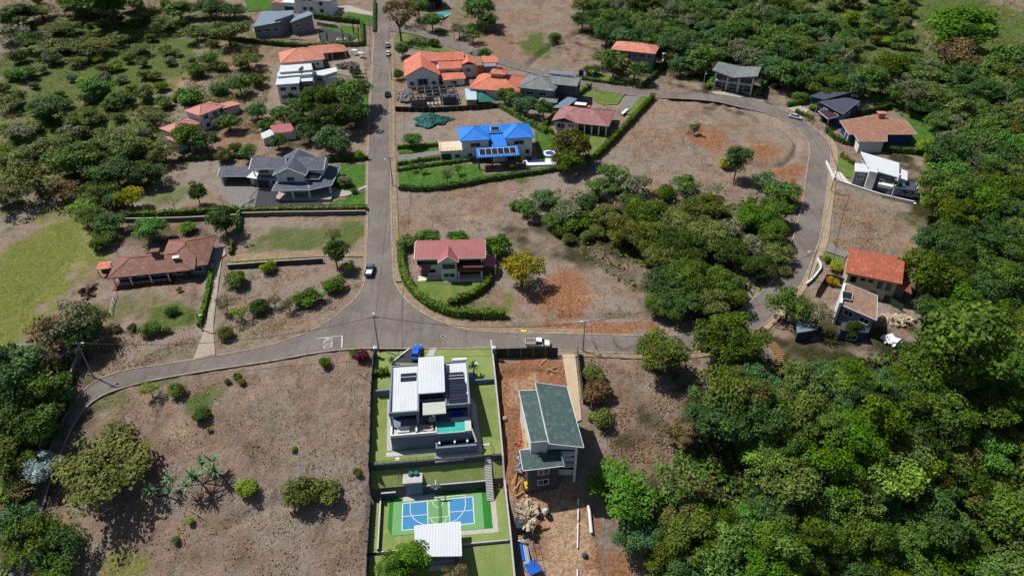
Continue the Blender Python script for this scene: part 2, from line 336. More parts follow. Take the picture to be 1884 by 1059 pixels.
m.set(m.b.inputs['Base Color'],cc); m.b.inputs['Roughness'].default_value=.9; m.b.inputs['Specular IOR Level'].default_value=.2; m.bump(c,.3,.02); ASPH=m.m
m=N('verge_dirt'); P=m.n('ShaderNodeTexCoord').outputs['Object']
cc=m.mix(m.ramp(m.noise(P,.8,5),.35,.65),S(134,112,88),S(156,138,112)); cc=m.mix(m.math('MULTIPLY',m.ramp(m.noise(P,3,4),.5,.7),.5),cc,S(104,96,68)); m.set(m.b.inputs['Base Color'],cc); m.b.inputs['Roughness'].default_value=.97; VERGE=m.m
mainL=[(692,-12),(691,0),(689,60),(686.6,112),(682.5,178),(678,270),(677.5,350),(677,428),(674,480),(672,518)]
mainR=[(715.5,-12),(715.5,0),(717,60),(717,112),(717,178),(716.5,250),(718,340),(720,428),(721.5,481),(724.5,519)]
jL=[(672,518),(667,533),(655,550),(640,562.5),(605,593),(551,619),(503,634)]
leftT=[(503,634),(436.5,649),(360,662),(293,673),(229,681),(178,700),(150,722),(120,765),(92,830),(68,900),(45,960),(10,1040),(0,1075)]
leftB=[(513,661),(436.5,673),(382,681),(293,696),(229,711),(190,725),(165,741),(150,757),(131,786),(108,840),(86,900),(75,950),(45,1045),(35,1075)]
jB=[(513,661),(589,647),(640,641.6),(678,640),(720,641),(863,641)]
jR=[(724.5,519),(737,542),(757.7,563),(784,581.5),(827,600),(863,609)]
rT=[(863,609),(924,612.5),(1000,614),(1090,616),(1184,619),(1243,619),(1290,611),(1335,592),(1374,562),(1405,535),(1432,507),(1450,468),(1460,437),(1471,400),(1478,366),(1483,330),(1487,302),(1492,272),(1480,248),(1455,229),(1429,215),(1404,206),(1380,202),(1340,192),(1308,185.5),(1257,182),(1203,180),(1140,173),(1088,163),(1043,152),(985,136),(930,121),(883,105),(832,88),(807,76.5),(770,65),(743,60),(717,58)]
rB=[(863,641),(975,642.5),(1072,646),(1179,650),(1263,650),(1310,643),(1360,625),(1401,600),(1429,575),(1455,548),(1478,517),(1497,467),(1509,437),(1513,400),(1518,366),(1523,327),(1529,280),(1524,263),(1513.5,249),(1488,228),(1455,209),(1424,197),(1404,190),(1380,184),(1340,177),(1308,173),(1250,170),(1193,167.5),(1139.6,161),(1088.6,150),(1043,143.5),(985,127),(930,110),(883,95),(843,77),(818,67),(781,57),(751,51.5),(717,46)]
E1=poly(mainL,1); E2=poly(mainR,1); J1=poly(jL,2); J2=poly(jR,2); L1=poly(leftT,2); L2=poly(leftB,2); JB=poly(jB,1); T1=poly(rT,2); T2=poly(rB,2)
for nm,a,b in (('road',E1,E2),('road',L1,L2),('road',T1,T2)):
    tag(drape(nm,list(a)+list(b[::-1]),ASPH,.07,3.0),kind='structure')
tag(drape('road',list(J1)+list(JB)[:1]+list(JB)[1:]+list(J2[::-1]),ASPH,.07,3.0),kind='structure')
kerbm=plain('kerb_concrete',S(172,158,142),.95,.5,.7)
def kerb(p,side):
    p=resamp(p,1.5); mb=MB(); ribbon(mb,p,0,.28*side,0,.17); return tag(mb.build('kerb',kerbm),kind='structure')
kerb(np.vstack([E1,J1[1:],L1[1:]]),-1); kerb(np.vstack([L2[::-1],JB[1:],T2[1:]]),-1); kerb(np.vstack([E2[5:],J2[1:],T1[1:]]),1); kerb(E2[:4],1)
def verge(p,a,b,mat=None,nm='verge'):
    p=resamp(p,2.0); tag(drape(nm,list(offs(p,a))+list(offs(p,b)[::-1]),mat or VERGE,.055,2.5),kind='structure')
verge(E2[5:],.3,1.9); verge(np.vstack([J2[2:],T1[1:14]]),.3,2.0); verge(E1,-.3,-.9)
swalk=plain('pavement_concrete',S(168,148,122),.95,.25,.5)
verge(poly(rB[11:19],2),-.3,-2.3,swalk,'pavement'); verge(poly(rB[7:12],2),-.3,-1.6,swalk,'pavement'); verge(poly(rB[1:6],2),-.3,-1.6,VERGE)
# painted word, corner bracket, manhole
roadw=plain('road_paint',S(206,204,198),.8,.3,2)
mb=MB()
def line(a,b,w):
    a=np.array(a);b=np.array(b);d=b-a;d/=np.linalg.norm(d);n=np.array([-d[1],d[0]])*w/2
    q=[a+n,b+n,b-n,a-n]; mb.add([(p[0],p[1],float(h(p[0],p[1]))+.085) for p in q],[(0,1,2,3)])
pa,pb,pc=[np.array(at(*p)) for p in ((583,623),(629.5,617.5),(628.5,639.5))]
line(pa,pb,.16); line(pb,pc,.3)
tag(mb.build('road_marking',roadw),'white painted stop line bracket on the asphalt beside the painted word at the junction','road marking')
cu=bpy.data.curves.new('word','FONT'); cu.body='ALTO'; cu.size=1; cu.align_x='CENTER'; cu.align_y='CENTER'
to=bpy.data.objects.new('word',cu); col.objects.link(to); bpy.context.view_layer.update()
tm=bpy.data.meshes.new_from_object(to.evaluated_get(bpy.context.evaluated_depsgraph_get())); bpy.data.objects.remove(to)
vs=np.array([v.co[:] for v in tm.vertices]); vs-= (vs.max(0)+vs.min(0))/2; ext=vs.max(0)-vs.min(0)
pt_,pb_=np.array(at(604,620.5)),np.array(at(603,641)); pl,pr=np.array(at(595,632)),np.array(at(612,630))
ctr=(pt_+pb_)/2
for v,c in zip(tm.vertices,vs):
    w=ctr+(pb_-pt_)*.96*(c[0]/ext[0])+(pr-pl)*(c[1]/ext[1]); v.co=(w[0],w[1],float(h(w[0],w[1]))+.088)
tag(link('road_marking',tm,roadw),'white painted word ALTO on the asphalt of the left road at the junction','road marking')
p=pt(815,619); mb=MB(); mb.disc(p.x,p.y,p.z+.06,p.z+.09,.42,n=18)
mh=mb.build('manhole_cover',plain('cast_iron',S(84,74,70),.7,.2)); tag(mh,'round manhole cover in the asphalt beyond the blue car','manhole cover')
mb=MB(); mb.disc(p.x,p.y,p.z+.06,p.z+.084,.58,n=18); r_=mb.build('collar',conc); r_.parent=mh
p=pt(963.5,609.5); mb=MB(); mb.box(-.62,.62,-.3,.3,0,.2)
o=tag(mb.build('kerb_block',plain('yellow_paint',S(246,216,40),.6,.06)),'bright yellow painted block at the kerb across from the white pickup','kerb block'); o.location=p
# ---------------------------------------------------------------- lawns, drives, yards (sheets on the land)
def lawnmat(name,a,b,c):
    m=N(name); P=m.n('ShaderNodeTexCoord').outputs['Object']
    cc=m.mix(m.ramp(m.noise(P,.35,5,.6),.35,.65),a,b); cc=m.mix(m.math('MULTIPLY',m.ramp(m.noise(P,.7,5,.7),.48,.68),.7),cc,c)
    cc=m.mix(m.math('MULTIPLY',m.ramp(m.noise(P,5,3,.7),.45,.7),.35),cc,tuple(x*.55 for x in a[:3])+(1,))
    m.set(m.b.inputs['Base Color'],cc); m.b.inputs['Roughness'].default_value=.95; m.b.inputs['Specular IOR Level'].default_value=.1
    m.bump(m.noise(P,6,3),.7,.12); return m.m
LG=lawnmat('vivid_lawn',S(60,102,36),S(78,116,46),S(112,126,66)); LM=lawnmat('plain_lawn',S(92,118,54),S(112,128,66),S(134,128,84)); LP=lawnmat('pale_lawn',S(142,156,94),S(122,146,78),S(168,164,110))
def sheet(nm,pts,mat,off=.05,sm=0): return tag(drape(nm,list(poly(pts,sm)),mat,off,2.5),kind='structure')
for pts in [[(613,303),(677,302),(677,345),(655,349),(640,355),(618,352)],[(605,374),(640,362),(676,348),(675,376),(620,378)],
  [(733,318),(800,309),(855,303),(882,302),(890,322),(1000,308),(940,319),(880,332),(810,346),(734,345)],[(984,243),(1012,240),(1024,262),(1020,290),(992,296),(985,270)],
  [(733,276),(806,272),(806,279),(733,283)],[(450,0),(525,0),(520,16),(456,22)],[(625,24),(688,26),(688,48),(640,42)],[(590,44),(655,50),(660,70),(625,62),(590,52)],[(520,66),(545,72),(588,74),(520,72)],
  [(660,168),(676,168),(676,212),(662,206)],[(1668,206),(1700,212),(1755,262),(1700,276),(1668,276)]]: sheet('lawn',pts,LG)
for pts in [[(1070,172),(1100,166),(1150,172),(1136,192),(1110,194)],[(1062,244),(1110,248),(1120,250),(1094,288),(1060,262)],[(1175,176),(1200,180),(1165,212),(1150,210)],[(1545,290),(1572,300),(1570,330),(1555,325),(1540,312)],[(1688,335),(1716,372),(1716,382),(1690,374)],[(742,520),(905,505),(900,528),(850,560),(800,562),(762,540)],[(1100,135),(1180,150),(1180,158),(1085,145)],[(1640,180),(1660,190),(1612,205)],[(728,62),(800,82),(850,100),(780,92),(735,84)]]: sheet('lawn',pts,LM)
drivem=plain('driveway_asphalt',S(62,62,70),.9,.15,.8); greyd=plain('driveway_paving',S(130,126,122),.9,.2,1.2)
for pts,mt in [([(470,352),(520,350),(600,376),(676,378),(676,388),(440,386)],drivem),([(402,342),(462,338),(474,352),(468,384),(444,386),(415,372)],greyd),([(618,348),(645,352),(676,340),(676,344),(640,360),(612,364)],conc),
  ([(732,287),(808,277),(808,284),(732,300)],greyd),([(590,52),(640,62),(655,70),(640,78),(590,76)],drivem),([(620,12),(640,10),(688,24),(688,30),(640,22),(620,28)],conc),([(1138,196),(1152,176),(1178,178),(1160,200),(1145,212)],greyd),
  ([(378,462),(412,452),(416,468),(400,478),(384,480)],conc),([(395,478),(408,476),(392,600),(396,652),(356,660),(380,598)],plain('drive_concrete',S(172,160,146),.95,.25,1)),([(420,470),(590,460),(676,460),(674,472),(590,472),(425,482)],VERGE),
  ([(1310,168),(1350,170),(1370,178),(1345,182),(1312,172)],conc),([(1448,200),(1470,194),(1490,202),(1475,212)],conc),([(1522,452),(1562,464),(1556,474),(1520,462)],greyd),([(1515,462),(1554,476),(1552,492),(1512,476)],LM),
  ([(1535,312),(1548,318),(1570,345),(1690,370),(1684,376),(1600,356),(1534,324)],plain('cream_paving',S(214,208,194),.9,.1)),
  ([(1034,652),(1058,652),(1070,772),(1060,776),(1048,740)],plain('ramp_concrete',S(200,178,150),.95,.15,.7)),([(655,150),(678,150),(678,162),(650,162)],conc),([(610,118),(668,100),(672,135),(640,140),(610,132)],plain('gravel_yard',S(148,136,128),.95,.3,.9))]: sheet('path' if mt is VERGE else ('lawn' if mt is LM else 'driveway'),pts,mt,.06)
# ---------------------------------------------------------------- houses
TERRA=roofmat('terracotta_tiles',S(152,104,88),S(122,86,74)); SALM=roofmat('salmon_tiles',S(226,152,128),S(200,124,104)); ORNG=roofmat('orange_tiles',S(224,134,106),S(202,114,88)); REDT=roofmat('red_tiles',S(196,108,80),S(160,86,64))
MAROON=roofmat('maroon_tiles',S(178,126,126),S(150,102,104)); REDM=roofmat('red_metal_sheet',S(178,104,106),S(156,90,94),'seam',.5); BLUE=roofmat('blue_metal_sheet',S(44,136,236),S(34,116,220),'seam',.5,.6)
SLATE=roofmat('slate_shingles',S(92,100,116),S(74,82,98),'shingle'); GREYR=roofmat('grey_shingles',S(134,140,140),S(110,116,118),'shingle'); GREEN=roofmat('green_shingles',S(80,104,102),S(64,88,88),'shingle'); DARKR=roofmat('charcoal_sheet',S(74,80,96),S(60,66,80),'seam',.6)
BROWNR=roofmat('brown_shingles',S(172,126,104),S(148,104,86),'shingle'); TANR=roofmat('tan_shingles',S(160,128,108),S(138,108,92),'shingle'); WHITER=roofmat('white_sheet',S(234,240,246,.6),S(214,222,232,.6),'seam',.8,.5); BGREY=roofmat('bluegrey_sheet',S(120,138,156),S(100,120,140),'seam',.6)
PINKM=roofmat('faded_red_sheet',S(204,138,126),S(182,110,98),'seam',.7); LBLUE=roofmat('pale_blue_sheet',S(190,214,226),S(164,194,208),'seam',.5); deck=plain('beige_deck',S(220,204,178),.85,.12)
def obox(mb,o,e,n,u0,u1,n0,n1,z0,z1):
    o=Vector((o[0],o[1],0)); c=[]
    for z in (z0,z1):
        for a,b in ((u0,n0),(u1,n0),(u1,n1),(u0,n1)): p=o+e*a+n*b; c.append((p.x,p.y,z))
    return mb.add(c,[(3,2,1,0),(4,5,6,7),(0,1,5,4),(1,2,6,5),(2,3,7,6),(3,0,4,7)])
class House:
    def __init__(s,lab,A,B=None,dz=0,name='house',cat='house',group=None,rz=None):
        if B is None:
            s.o=pt(*A); s.yaw=0 if rz is None else rz; s.w=0
        else:
            p=pt(A[0],A[1],dz); x,y=at_z(B[0],B[1],p.z+dz); d=Vector((float(x)-p.x,float(y)-p.y))
            s.w=d.length; s.yaw=math.atan2(d.y,d.x) if rz is None else rz; s.o=p
        s.t=thing(name,lab,cat,s.o,s.yaw,group)
        s.c,s.s_=math.cos(s.yaw),math.sin(s.yaw)
    def loc(s,x,y): dx,dy=x-s.o.x,y-s.o.y; return (dx*s.c+dy*s.s_,-dx*s.s_+dy*s.c)
    def px(s,px,py,z): x,y=at_z(px,py,s.o.z+z); return s.loc(float(x),float(y))
    def wall(s,mat,x0,x1,y0,y1,z1,z0=-2.2,name='wall',label=None): 
        return MB().box(x0,x1,y0,y1,z0,z1).build(name,mat,s.t,label)
    def hip(s,mat,x0,x1,y0,y1,ze,rise,t=.22,name='roof',rid=True):
        w,d=x1-x0,y1-y0; k=min(w,d)/2
        if w>=d: r=[(x0+k,y0+k,ze+rise),(x1-k+1e-3,y0+k,ze+rise)]
        else: r=[(x0+k,y0+k,ze+rise),(x0+k,y1-k+1e-3,ze+rise)]
        e=[(x0,y0,ze),(x1,y0,ze),(x1,y1,ze),(x0,y1,ze)]; b=[(p[0],p[1],ze-t) for p in e]
        f=[(0,1,5,4),(1,2,5),(2,3,4,5),(3,0,4)] if w>=d else [(0,1,4),(1,2,5,4),(2,3,5),(3,0,4,5)]
        f+=[(6,7,1,0),(7,8,2,1),(8,9,3,2),(9,6,0,3),(9,8,7,6)]
        o=MB().add(e+r+b,f).build(name,mat,s.t)
        if rid:
            mb=MB(); mb.tube(r[0],r[1],.13,n=5)
            ends=[(e[0],r[0]),(e[3],r[0]),(e[1],r[1]),(e[2],r[1])] if w>=d else [(e[0],r[0]),(e[1],r[0]),(e[2],r[1]),(e[3],r[1])]
            for a,b_ in ends: mb.tube(a,b_,.12,n=5)
            q=mb.build('ridge_cap',mat,o)
        return o
    def gable(s,mat,x0,x1,y0,y1,ze,rise,axis='x',t=.22,wallm=None,name='roof',ov=.5,trim=None):
        if axis=='x': pr=lambda u,v,z:(u,v,z); a0,a1,b0,b1=x0,x1,y0,y1
        else: pr=lambda u,v,z:(v,u,z); a0,a1,b0,b1=y0,y1,x0,x1
        m=(b0+b1)/2; sec=[(b0,ze),(m,ze+rise),(b1,ze),(b1,ze-t),(m,ze+rise-t*1.1),(b0,ze-t)]
        v=[pr(a0,b,z) for b,z in sec]+[pr(a1,b,z) for b,z in sec]
        o=MB().add(v,[(i,(i+1)%6,6+(i+1)%6,6+i) for i in range(6)]+[(0,1,4,5),(1,2,3,4),(6,7,10,11),(7,8,9,10)]).build(name,mat,s.t)
        if wallm:
            k=ov*rise/(m-b0)
            v=[pr(a,b,z) for a in (a0+ov,a1-ov) for b,z in ((b0+ov,ze-t-.6),(b0+ov,ze-t+k-.02),(m,ze+rise-t*1.15-.02),(b1-ov,ze-t+k-.02),(b1-ov,ze-t-.6))]
            MB().add(v,[(0,1,2,3,4),(5,6,7,8,9)]+[(i,(i+1)%5,5+(i+1)%5,5+i) for i in range(5)]).build('gable_wall',wallm,s.t)
        if trim:
            mb=MB()
            for a in (a0,a1):
                mb.tube(pr(a,b0,ze-.1),pr(a,m,ze+rise-.1),.13,n=4); mb.tube(pr(a,m,ze+rise-.1),pr(a,b1,ze-.1),.13,n=4)
            for b in (b0,b1): mb.tube(pr(a0,b,ze-.12),pr(a1,b,ze-.12),.12,n=4)
            mb.build('fascia',trim,o)
        return o
    def slab(s,mat,q,t=.25,name='roof',trim=None,label=None):
        o=MB().slab(q,t).build(name,mat,s.t,label)
        if trim:
            mb=MB(); n=len(q)
            for i in range(n):
                a=Vector(q[i]);b=Vector(q[(i+1)%n]); dz=Vector((0,0,-.1)); mb.tube(a+dz,b+dz,.13,n=4)
            mb.build('fascia',trim,o)
        return o
    def win(s,p,q,t,zc,w,h_,name='window',fm=None,pm=None):
        p=Vector(p).to_2d();q=Vector(q).to_2d(); e2=(q-p); L_=e2.length; e2/=L_; e=Vector((e2.x,e2.y,0)); n=Vector((e2.y,-e2.x,0))
        u=t*L_ if t<=1 else t; mb=MB(); k=.12
        obox(mb,p,e,n,u-w/2-k,u+w/2+k,.004,.12,zc+h_/2,zc+h_/2+k); obox(mb,p,e,n,u-w/2-k,u+w/2+k,.004,.16,zc-h_/2-k,zc-h_/2)
        for sx in (u-w/2-k,u+w/2): obox(mb,p,e,n,sx,sx+k,.004,.12,zc-h_/2,zc+h_/2)
        if w>1.5: obox(mb,p,e,n,u-.04,u+.04,.004,.1,zc-h_/2,zc+h_/2)
        f=mb.build(name,fm or white,s.t); obox(g:=MB(),p,e,n,u-w/2,u+w/2,.003,.05,zc-h_/2,zc+h_/2); g.build('pane',pm or glass,f)
    def door(s,p,q,t,z0,w,h_,mat=None,name='door'):
        p=Vector(p).to_2d();q=Vector(q).to_2d(); e2=(q-p); L_=e2.length; e2/=L_; e=Vector((e2.x,e2.y,0)); n=Vector((e2.y,-e2.x,0)); u=t*L_ if t<=1 else t
        obox(mb:=MB(),p,e,n,u-w/2,u+w/2,.004,.09,z0,z0+h_); d=mb.build(name,mat or brownwood,s.t)
        obox(mb:=MB(),p,e,n,u+w*.3,u+w*.38,.09,.16,z0+.95,z0+1.1); mb.build('handle',chrome,d)
    def blk(s,pxs,zt,rm,wm=None,inset=.5,t=.25,trim=None,zb=-2.5,wins=0,storeys=((.5,),),parapet=0,name='roof',label=None,wname='wall'):
        zz=zt if hasattr(zt,'__len__') else [zt]*len(pxs)
        q=[(*s.px(p[0],p[1],z),z) for p,z in zip(pxs,zz)]
        ar=sum(q[i][0]*q[(i+1)%len(q)][1]-q[(i+1)%len(q)][0]*q[i][1] for i in range(len(q)))
        if ar<0: q=q[::-1]
        s.slab(rm,q,t,name,trim,label)
        if parapet:
            mb=MB(); n=len(q)
            for i in range(n):
                a=Vector(q[i]);b=Vector(q[(i+1)%n]); e=(b-a).to_2d(); L_=e.length; e=Vector((e.x/L_,e.y/L_,0)); nn=Vector((e.y,-e.x,0))
                c=[a-nn*.25,b-nn*.25,b+nn*.02,a+nn*.02]; mb.add([(x.x,x.y,x.z-t-.05) for x in c]+[(x.x,x.y,x.z+parapet) for x in c],[(3,2,1,0),(4,5,6,7),(0,1,5,4),(1,2,6,5),(2,3,7,6),(3,0,4,7)])
            mb.build('parapet',wm or white,s.t)
        if wm:
            c=Vector((sum(p[0] for p in q)/len(q),sum(p[1] for p in q)/len(q))); w_=[]
            for p in q:
                d=Vector((p[0],p[1]))-c; k=max(.3,1-inset*1.3/max(d.length,.1)); w_.append((c.x+d.x*k,c.y+d.y*k))
            MB().prism(w_,zb,[p[2]-t-.02 for p in q]).build(wname,wm,s.t)
            if wins:
                zlo=min(p[2] for p in q)-t
                for i in range(len(w_)):
                    a,b=Vector(w_[i]),Vector(w_[(i+1)%len(w_)]); e=b-a; L_=e.length
                    if L_<2.2: continue
                    nrm=Vector((e.y,-e.x))/L_; wn=Vector((nrm.x*s.c-nrm.y*s.s_,nrm.x*s.s_+nrm.y*s.c)); wa=Vector((s.o.x,s.o.y))
                    if wn.dot(-wa)<.25*wa.length: continue
                    k=max(1,int(L_/3.4))
                    for j in range(k):
                        for st in range(wins):
                            zc=zlo-1.5-2.9*st
                            s.win(a,b,(j+.5)/k,zc,min(1.9,L_/k*.6),1.25)
        return q
    def rail(s,pts,z,mat,hh=1.0,name='railing'):
        mb=MB()
        for a,b in zip(pts[:-1],pts[1:]):
            a=Vector((a[0],a[1],z));b=Vector((b[0],b[1],z)); n=max(1,int((b-a).length/1.2))
            for i in range(n+1): q=a.lerp(b,i/n); mb.tube(q,q+Vector((0,0,hh)),.035,n=4)
            for k in (.5,1): mb.tube(a+Vector((0,0,hh*k)),b+Vector((0,0,hh*k)),.04,n=4)
        return mb.build(name,mat,s.t)
    def posts(s,pts,z0,z1,mat,r=.14,name='post'):
        for p in pts: MB().box(p[0]-r,p[0]+r,p[1]-r,p[1]+r,z0,z1).build(name,mat,s.t)
    def chim(s,x,y,z0,z1,mat,cap,w=.55):
        c=MB().box(x-w,x+w,y-w*.7,y+w*.7,z0,z1).build('chimney',mat,s.t); MB().box(x-w*1.3,x+w*1.3,y-w,y+w,z1,z1+.22).build('cap',cap,c)
# red roofed house at the junction
H=House('white house with a red metal gable roof, ringed by a curved hedge at the junction',(762,476.6),(893,474),5.6); w=H.w; d=8.4
H.gable(REDM,0,w,0,d,5.6,1.9,'x',trim=offw,wallm=white); H.wall(white,.8,w-.8,.9,d-.8,5.45)
H.gable(REDM,w*.34,w*.62,-1.6,4,5.55,1.75,'y',trim=offw,wallm=white); H.wall(white,w*.37,w*.59,-1.0,.9,5.4)
for u,z,a,b in ((.17,4.1,4.6,1.3),(.22,1.5,1.8,.8)): H.win((0,.9),(w,.9),u,z,a,b,fm=brownwood)
H.win((0,-1.0),(w,-1.0),.48,4.2,2.8,1.5,fm=brownwood); H.win((0,-1.0),(w,-1.0),.48,1.4,2.6,1.1); H.win((0,.9),(w,.9),.78,4.2,5,1.2,fm=brownwood); H.door((0,.9),(w,.9),.12,0,1.6,2.1); H.win((0,.9),(w,.9),.78,1.3,5,1.8,fm=brownwood)
H.slab(REDM,[(w*.06,-.9,2.7),(w*.22,-.9,2.7),(w*.22,.95,3.1),(w*.06,.95,3.1)],.12,'porch_roof'); H.slab(REDM,[(w*.6,-1.4,2.7),(w*.96,-1.4,2.7),(w*.96,.95,3.25),(w*.6,.95,3.25)],.12,'porch_roof'); H.posts([(w*.62,-1.2),(w*.94,-1.2)],-.5,2.6,white)
H.slab(REDM,[(w-.4,.5,3),(w+2.6,.5,2.5),(w+2.6,5.5,2.5),(w-.4,5.5,3)],.12,'side_awning',label='maroon side awning at the right end'); H.posts([(w+2.4,.8),(w+2.4,5.2)],-.6,2.4,white)
H.wall(brownwood,w*.6,w*.97,-1.3,.9,3.75,3.3,'balcony_wall'); H.wall(offw,.6,w-.5,-1.8,.9,.05,-1.5,'terrace')
# blue roofed house
H=House('large white house with a bright blue metal roof and a pergola',(846,260),(983.5,252),6.4); w=H.w; d=11
for a,b in ((0,.41*w),(.6*w,w)): H.hip(BLUE,a,b,0,d,6.4,2.1); H.wall(white,a+.6,b-.6,.7,d-.6,6.3)
H.gable(BLUE,.3*w,.7*w,4.6,d,6.5,1.5,'x'); H.wall(white,.4*w,.62*w,5.2,d-.6,6.4)
sk=H.slab(solar,[(.44*w,5.3,7.1),(.56*w,5.3,7.1),(.56*w,6.8,7.75),(.44*w,6.8,7.75)],.1,'skylight',white)
H.slab(BLUE,[(.2*w,-6.2,3.5),(.76*w,-6.2,3.5),(.76*w,-1.6,4.6),(.2*w,-1.6,4.6)],.2,'pergola_roof'); H.slab(BLUE,[(.42*w,-1.6,4.65),(.62*w,-1.6,4.65),(.62*w,5,6.2),(.42*w,5,6.2)],.2,'link_roof')
sk=H.slab(solar,[(.24*w,-5.3,3.85),(.72*w,-5.3,3.85),(.72*w,-2.4,4.55),(.24*w,-2.4,4.55)],.05,'glass_panel',white)
mb=MB()
for k in range(1,6): x=(.24+.48*k/6)*w; mb.tube((x,-5.3,3.9),(x,-2.4,4.6),.07,n=4)
mb.build('bar',white,sk); H.posts([(.21*w+.3+.53*w*k/3,-5.9) for k in range(4)],-2.5,3.4,brownwood,.2); H.wall(white,.42*w,.62*w,-1.6,5.2,4.4); H.wall(brownwood,.25*w,.72*w,-1.2,.6,3.4)
for a,b in ((.05,.36),(.62,.97)):
    H.win((0,.7),(w,.7),(a+b)/2,4.6,3,1.2); H.win((0,.7),(w,.7),a+.07,1.4,1.8,1.2); H.win((0,.7),(w,.7),b-.06,1.4,1.2,1.4)
H.win((w-.6,0),(w-.6,d),.5,4.5,2,1.2)
H.wall(white,-6.2,.1*w,.6,7.2,3.1); H.wall(deck,-6.4,.08*w,.4,7.4,3.3,3.1,'terrace_deck'); H.rail([(.04*w,.5),(-6.3,.5),(-6.3,7.3)],3.3,white); H.door((-6.2,.6),(0,.6),.3,0,3,2.2,dark,'garage_door'); H.win((-6.2,.6),(0,.6),.85,1.4,1.4,1)
# pool of the blue house
pz=pt(1000,302); t=thing('swimming_pool','dark blue pool with white deck and round hot tub beside the blue roofed house','pool',pz); hx=lambda px,py,z=0:House.px(HP,px,py,z)
class _:pass
HP=_(); HP.o=pz; HP.c,HP.s_=1,0; HP.loc=lambda x,y:(x-pz.x,y-pz.y)
q=[hx(*p) for p in ((960,294),(968,306),(1027,304),(1025,291),(1002,288),(1003,300),(972,301),(966,293))]; MB().prism(q,-1.6,.35).build('deck',white,t)
q=[hx(*p) for p in ((966.3,292.7),(972,300.8),(1003,299.8),(1001,287.5))]; wat=plain('dark_pool_water',(.012,.02,.09,1),.05,.1,1,0,3,.6); MB().prism(q,-1.5,.15).build('water',wat,t)
cx_,cy_=hx(1011,283,.6); MB().disc(cx_,cy_,-1.4,.9,2.3,2.2,20).build('hot_tub',white,t); MB().disc(cx_,cy_,.9,.93,1.35,1.35,18).build('tub_water',plain('tub_water',S(40,80,170),.05,.2),t)
mb=MB(); 
for i in range(14):
    a=-.6+2.6*i/13; mb.box(cx_+3.4*math.cos(a)-.3,cx_+3.4*math.cos(a)+.3,cy_+3.4*math.sin(a)-.3,cy_+3.4*math.sin(a)+.3,-1.4,.7)
mb.build('curved_wall',white,t)
# slate house with garage
H=House('white house with slate grey gables, veranda and garage above the dark drive',(457.7,311),(593,311),6.2); w=H.w; k=w/22
H.gable(SLATE,0,10.5*k,0,8,6.2,1.7,'x',trim=white); H.wall(white,.6,8.4*k,2.6,7.4,6.0); H.wall(greyw,.8,8.4*k,.7,2.6,3.0); H.rail([(.9,.8),(8*k,.8)],3,dark,.9); H.posts([(1,.9),(7.8*k,.9)],2.9,6.0,white)
H.gable(SLATE,8*k,17.8*k,-3.4,9.5,5.9,2.3,'y',wallm=white,trim=white); H.wall(white,8.8*k,17*k,-2.7,9,5.8)
H.gable(SLATE,12.6*k,22.4*k,0,8.4,6.1,2.0,'x',wallm=white,trim=white); H.wall(white,13*k,21.6*k,.7,7.8,6)
H.slab(SLATE,[(8.2*k,-7,2.9),(19.5*k,-6.4,2.9),(17.4*k,-2.8,3.6),(8.6*k,-2.8,3.6)],.16,'veranda_roof',white); H.slab(SLATE,[(19.5*k,-6.4,2.9),(25*k,-3.6,2.9),(21.5*k,.7,3.6),(17.2*k,-2.8,3.6)],.16,'veranda_roof',white); H.slab(SLATE,[(25*k,-3.6,2.9),(25.2*k,8.6,2.9),(21.5*k,8.6,3.6),(21.5*k,.7,3.6)],.16,'veranda_roof',white)
H.slab(glass,[(17.2*k,-2.6,4.4),(21.2*k,-2.2,4.1),(21.4*k,.6,4.4),(17.2*k,.6,5.2)],.1,'bay_roof',white)
H.posts([(8.6*k,-6.6),(14*k,-6.4),(18.8*k,-6),(24.3*k,-3.2),(24.5*k,8)],-1.4,2.8,white,.22); H.win((8.8*k,-2.7),(17*k,-2.7),.5,4.6,2,1.5); H.win((8.8*k,-2.7),(17*k,-2.7),.45,1.3,2.4,.9); H.win((0,2.6),(8.4*k,2.6),.4,4.5,2.6,1.5); H.door((.8,.7),(8.4*k,.7),.3,0,3.2,2.3,dark,'garage_door'); H.win((.8,.7),(8.4*k,.7),.8,1.5,2,1.6)
H.gable(SLATE,-10.8*k,.3,1.6,8.2,3.1,1.2,'x',trim=white); H.wall(white,-10.2*k,-.1,6.2,7.7,3.0,name='garage_wall'); H.wall(white,-10.2*k,-9.6*k,2.1,6.2,3.0,name='garage_wall'); H.wall(dark,-9.6*k,-1.2,5.8,6.2,2.8,name='garage_back'); H.wall(white,-1.2,-.1,2.1,6.2,3.0,name='garage_wall')
H.slab(white,[(-1.4,.2,3.5),(2.0,-.4,3.2),(1.6,2.4,4.0),(.2,2.8,4.4)],.15,'entry_canopy')
H.wall(conc,8.4*k,25*k,-6.8,.6,.06,-1.6,'terrace')
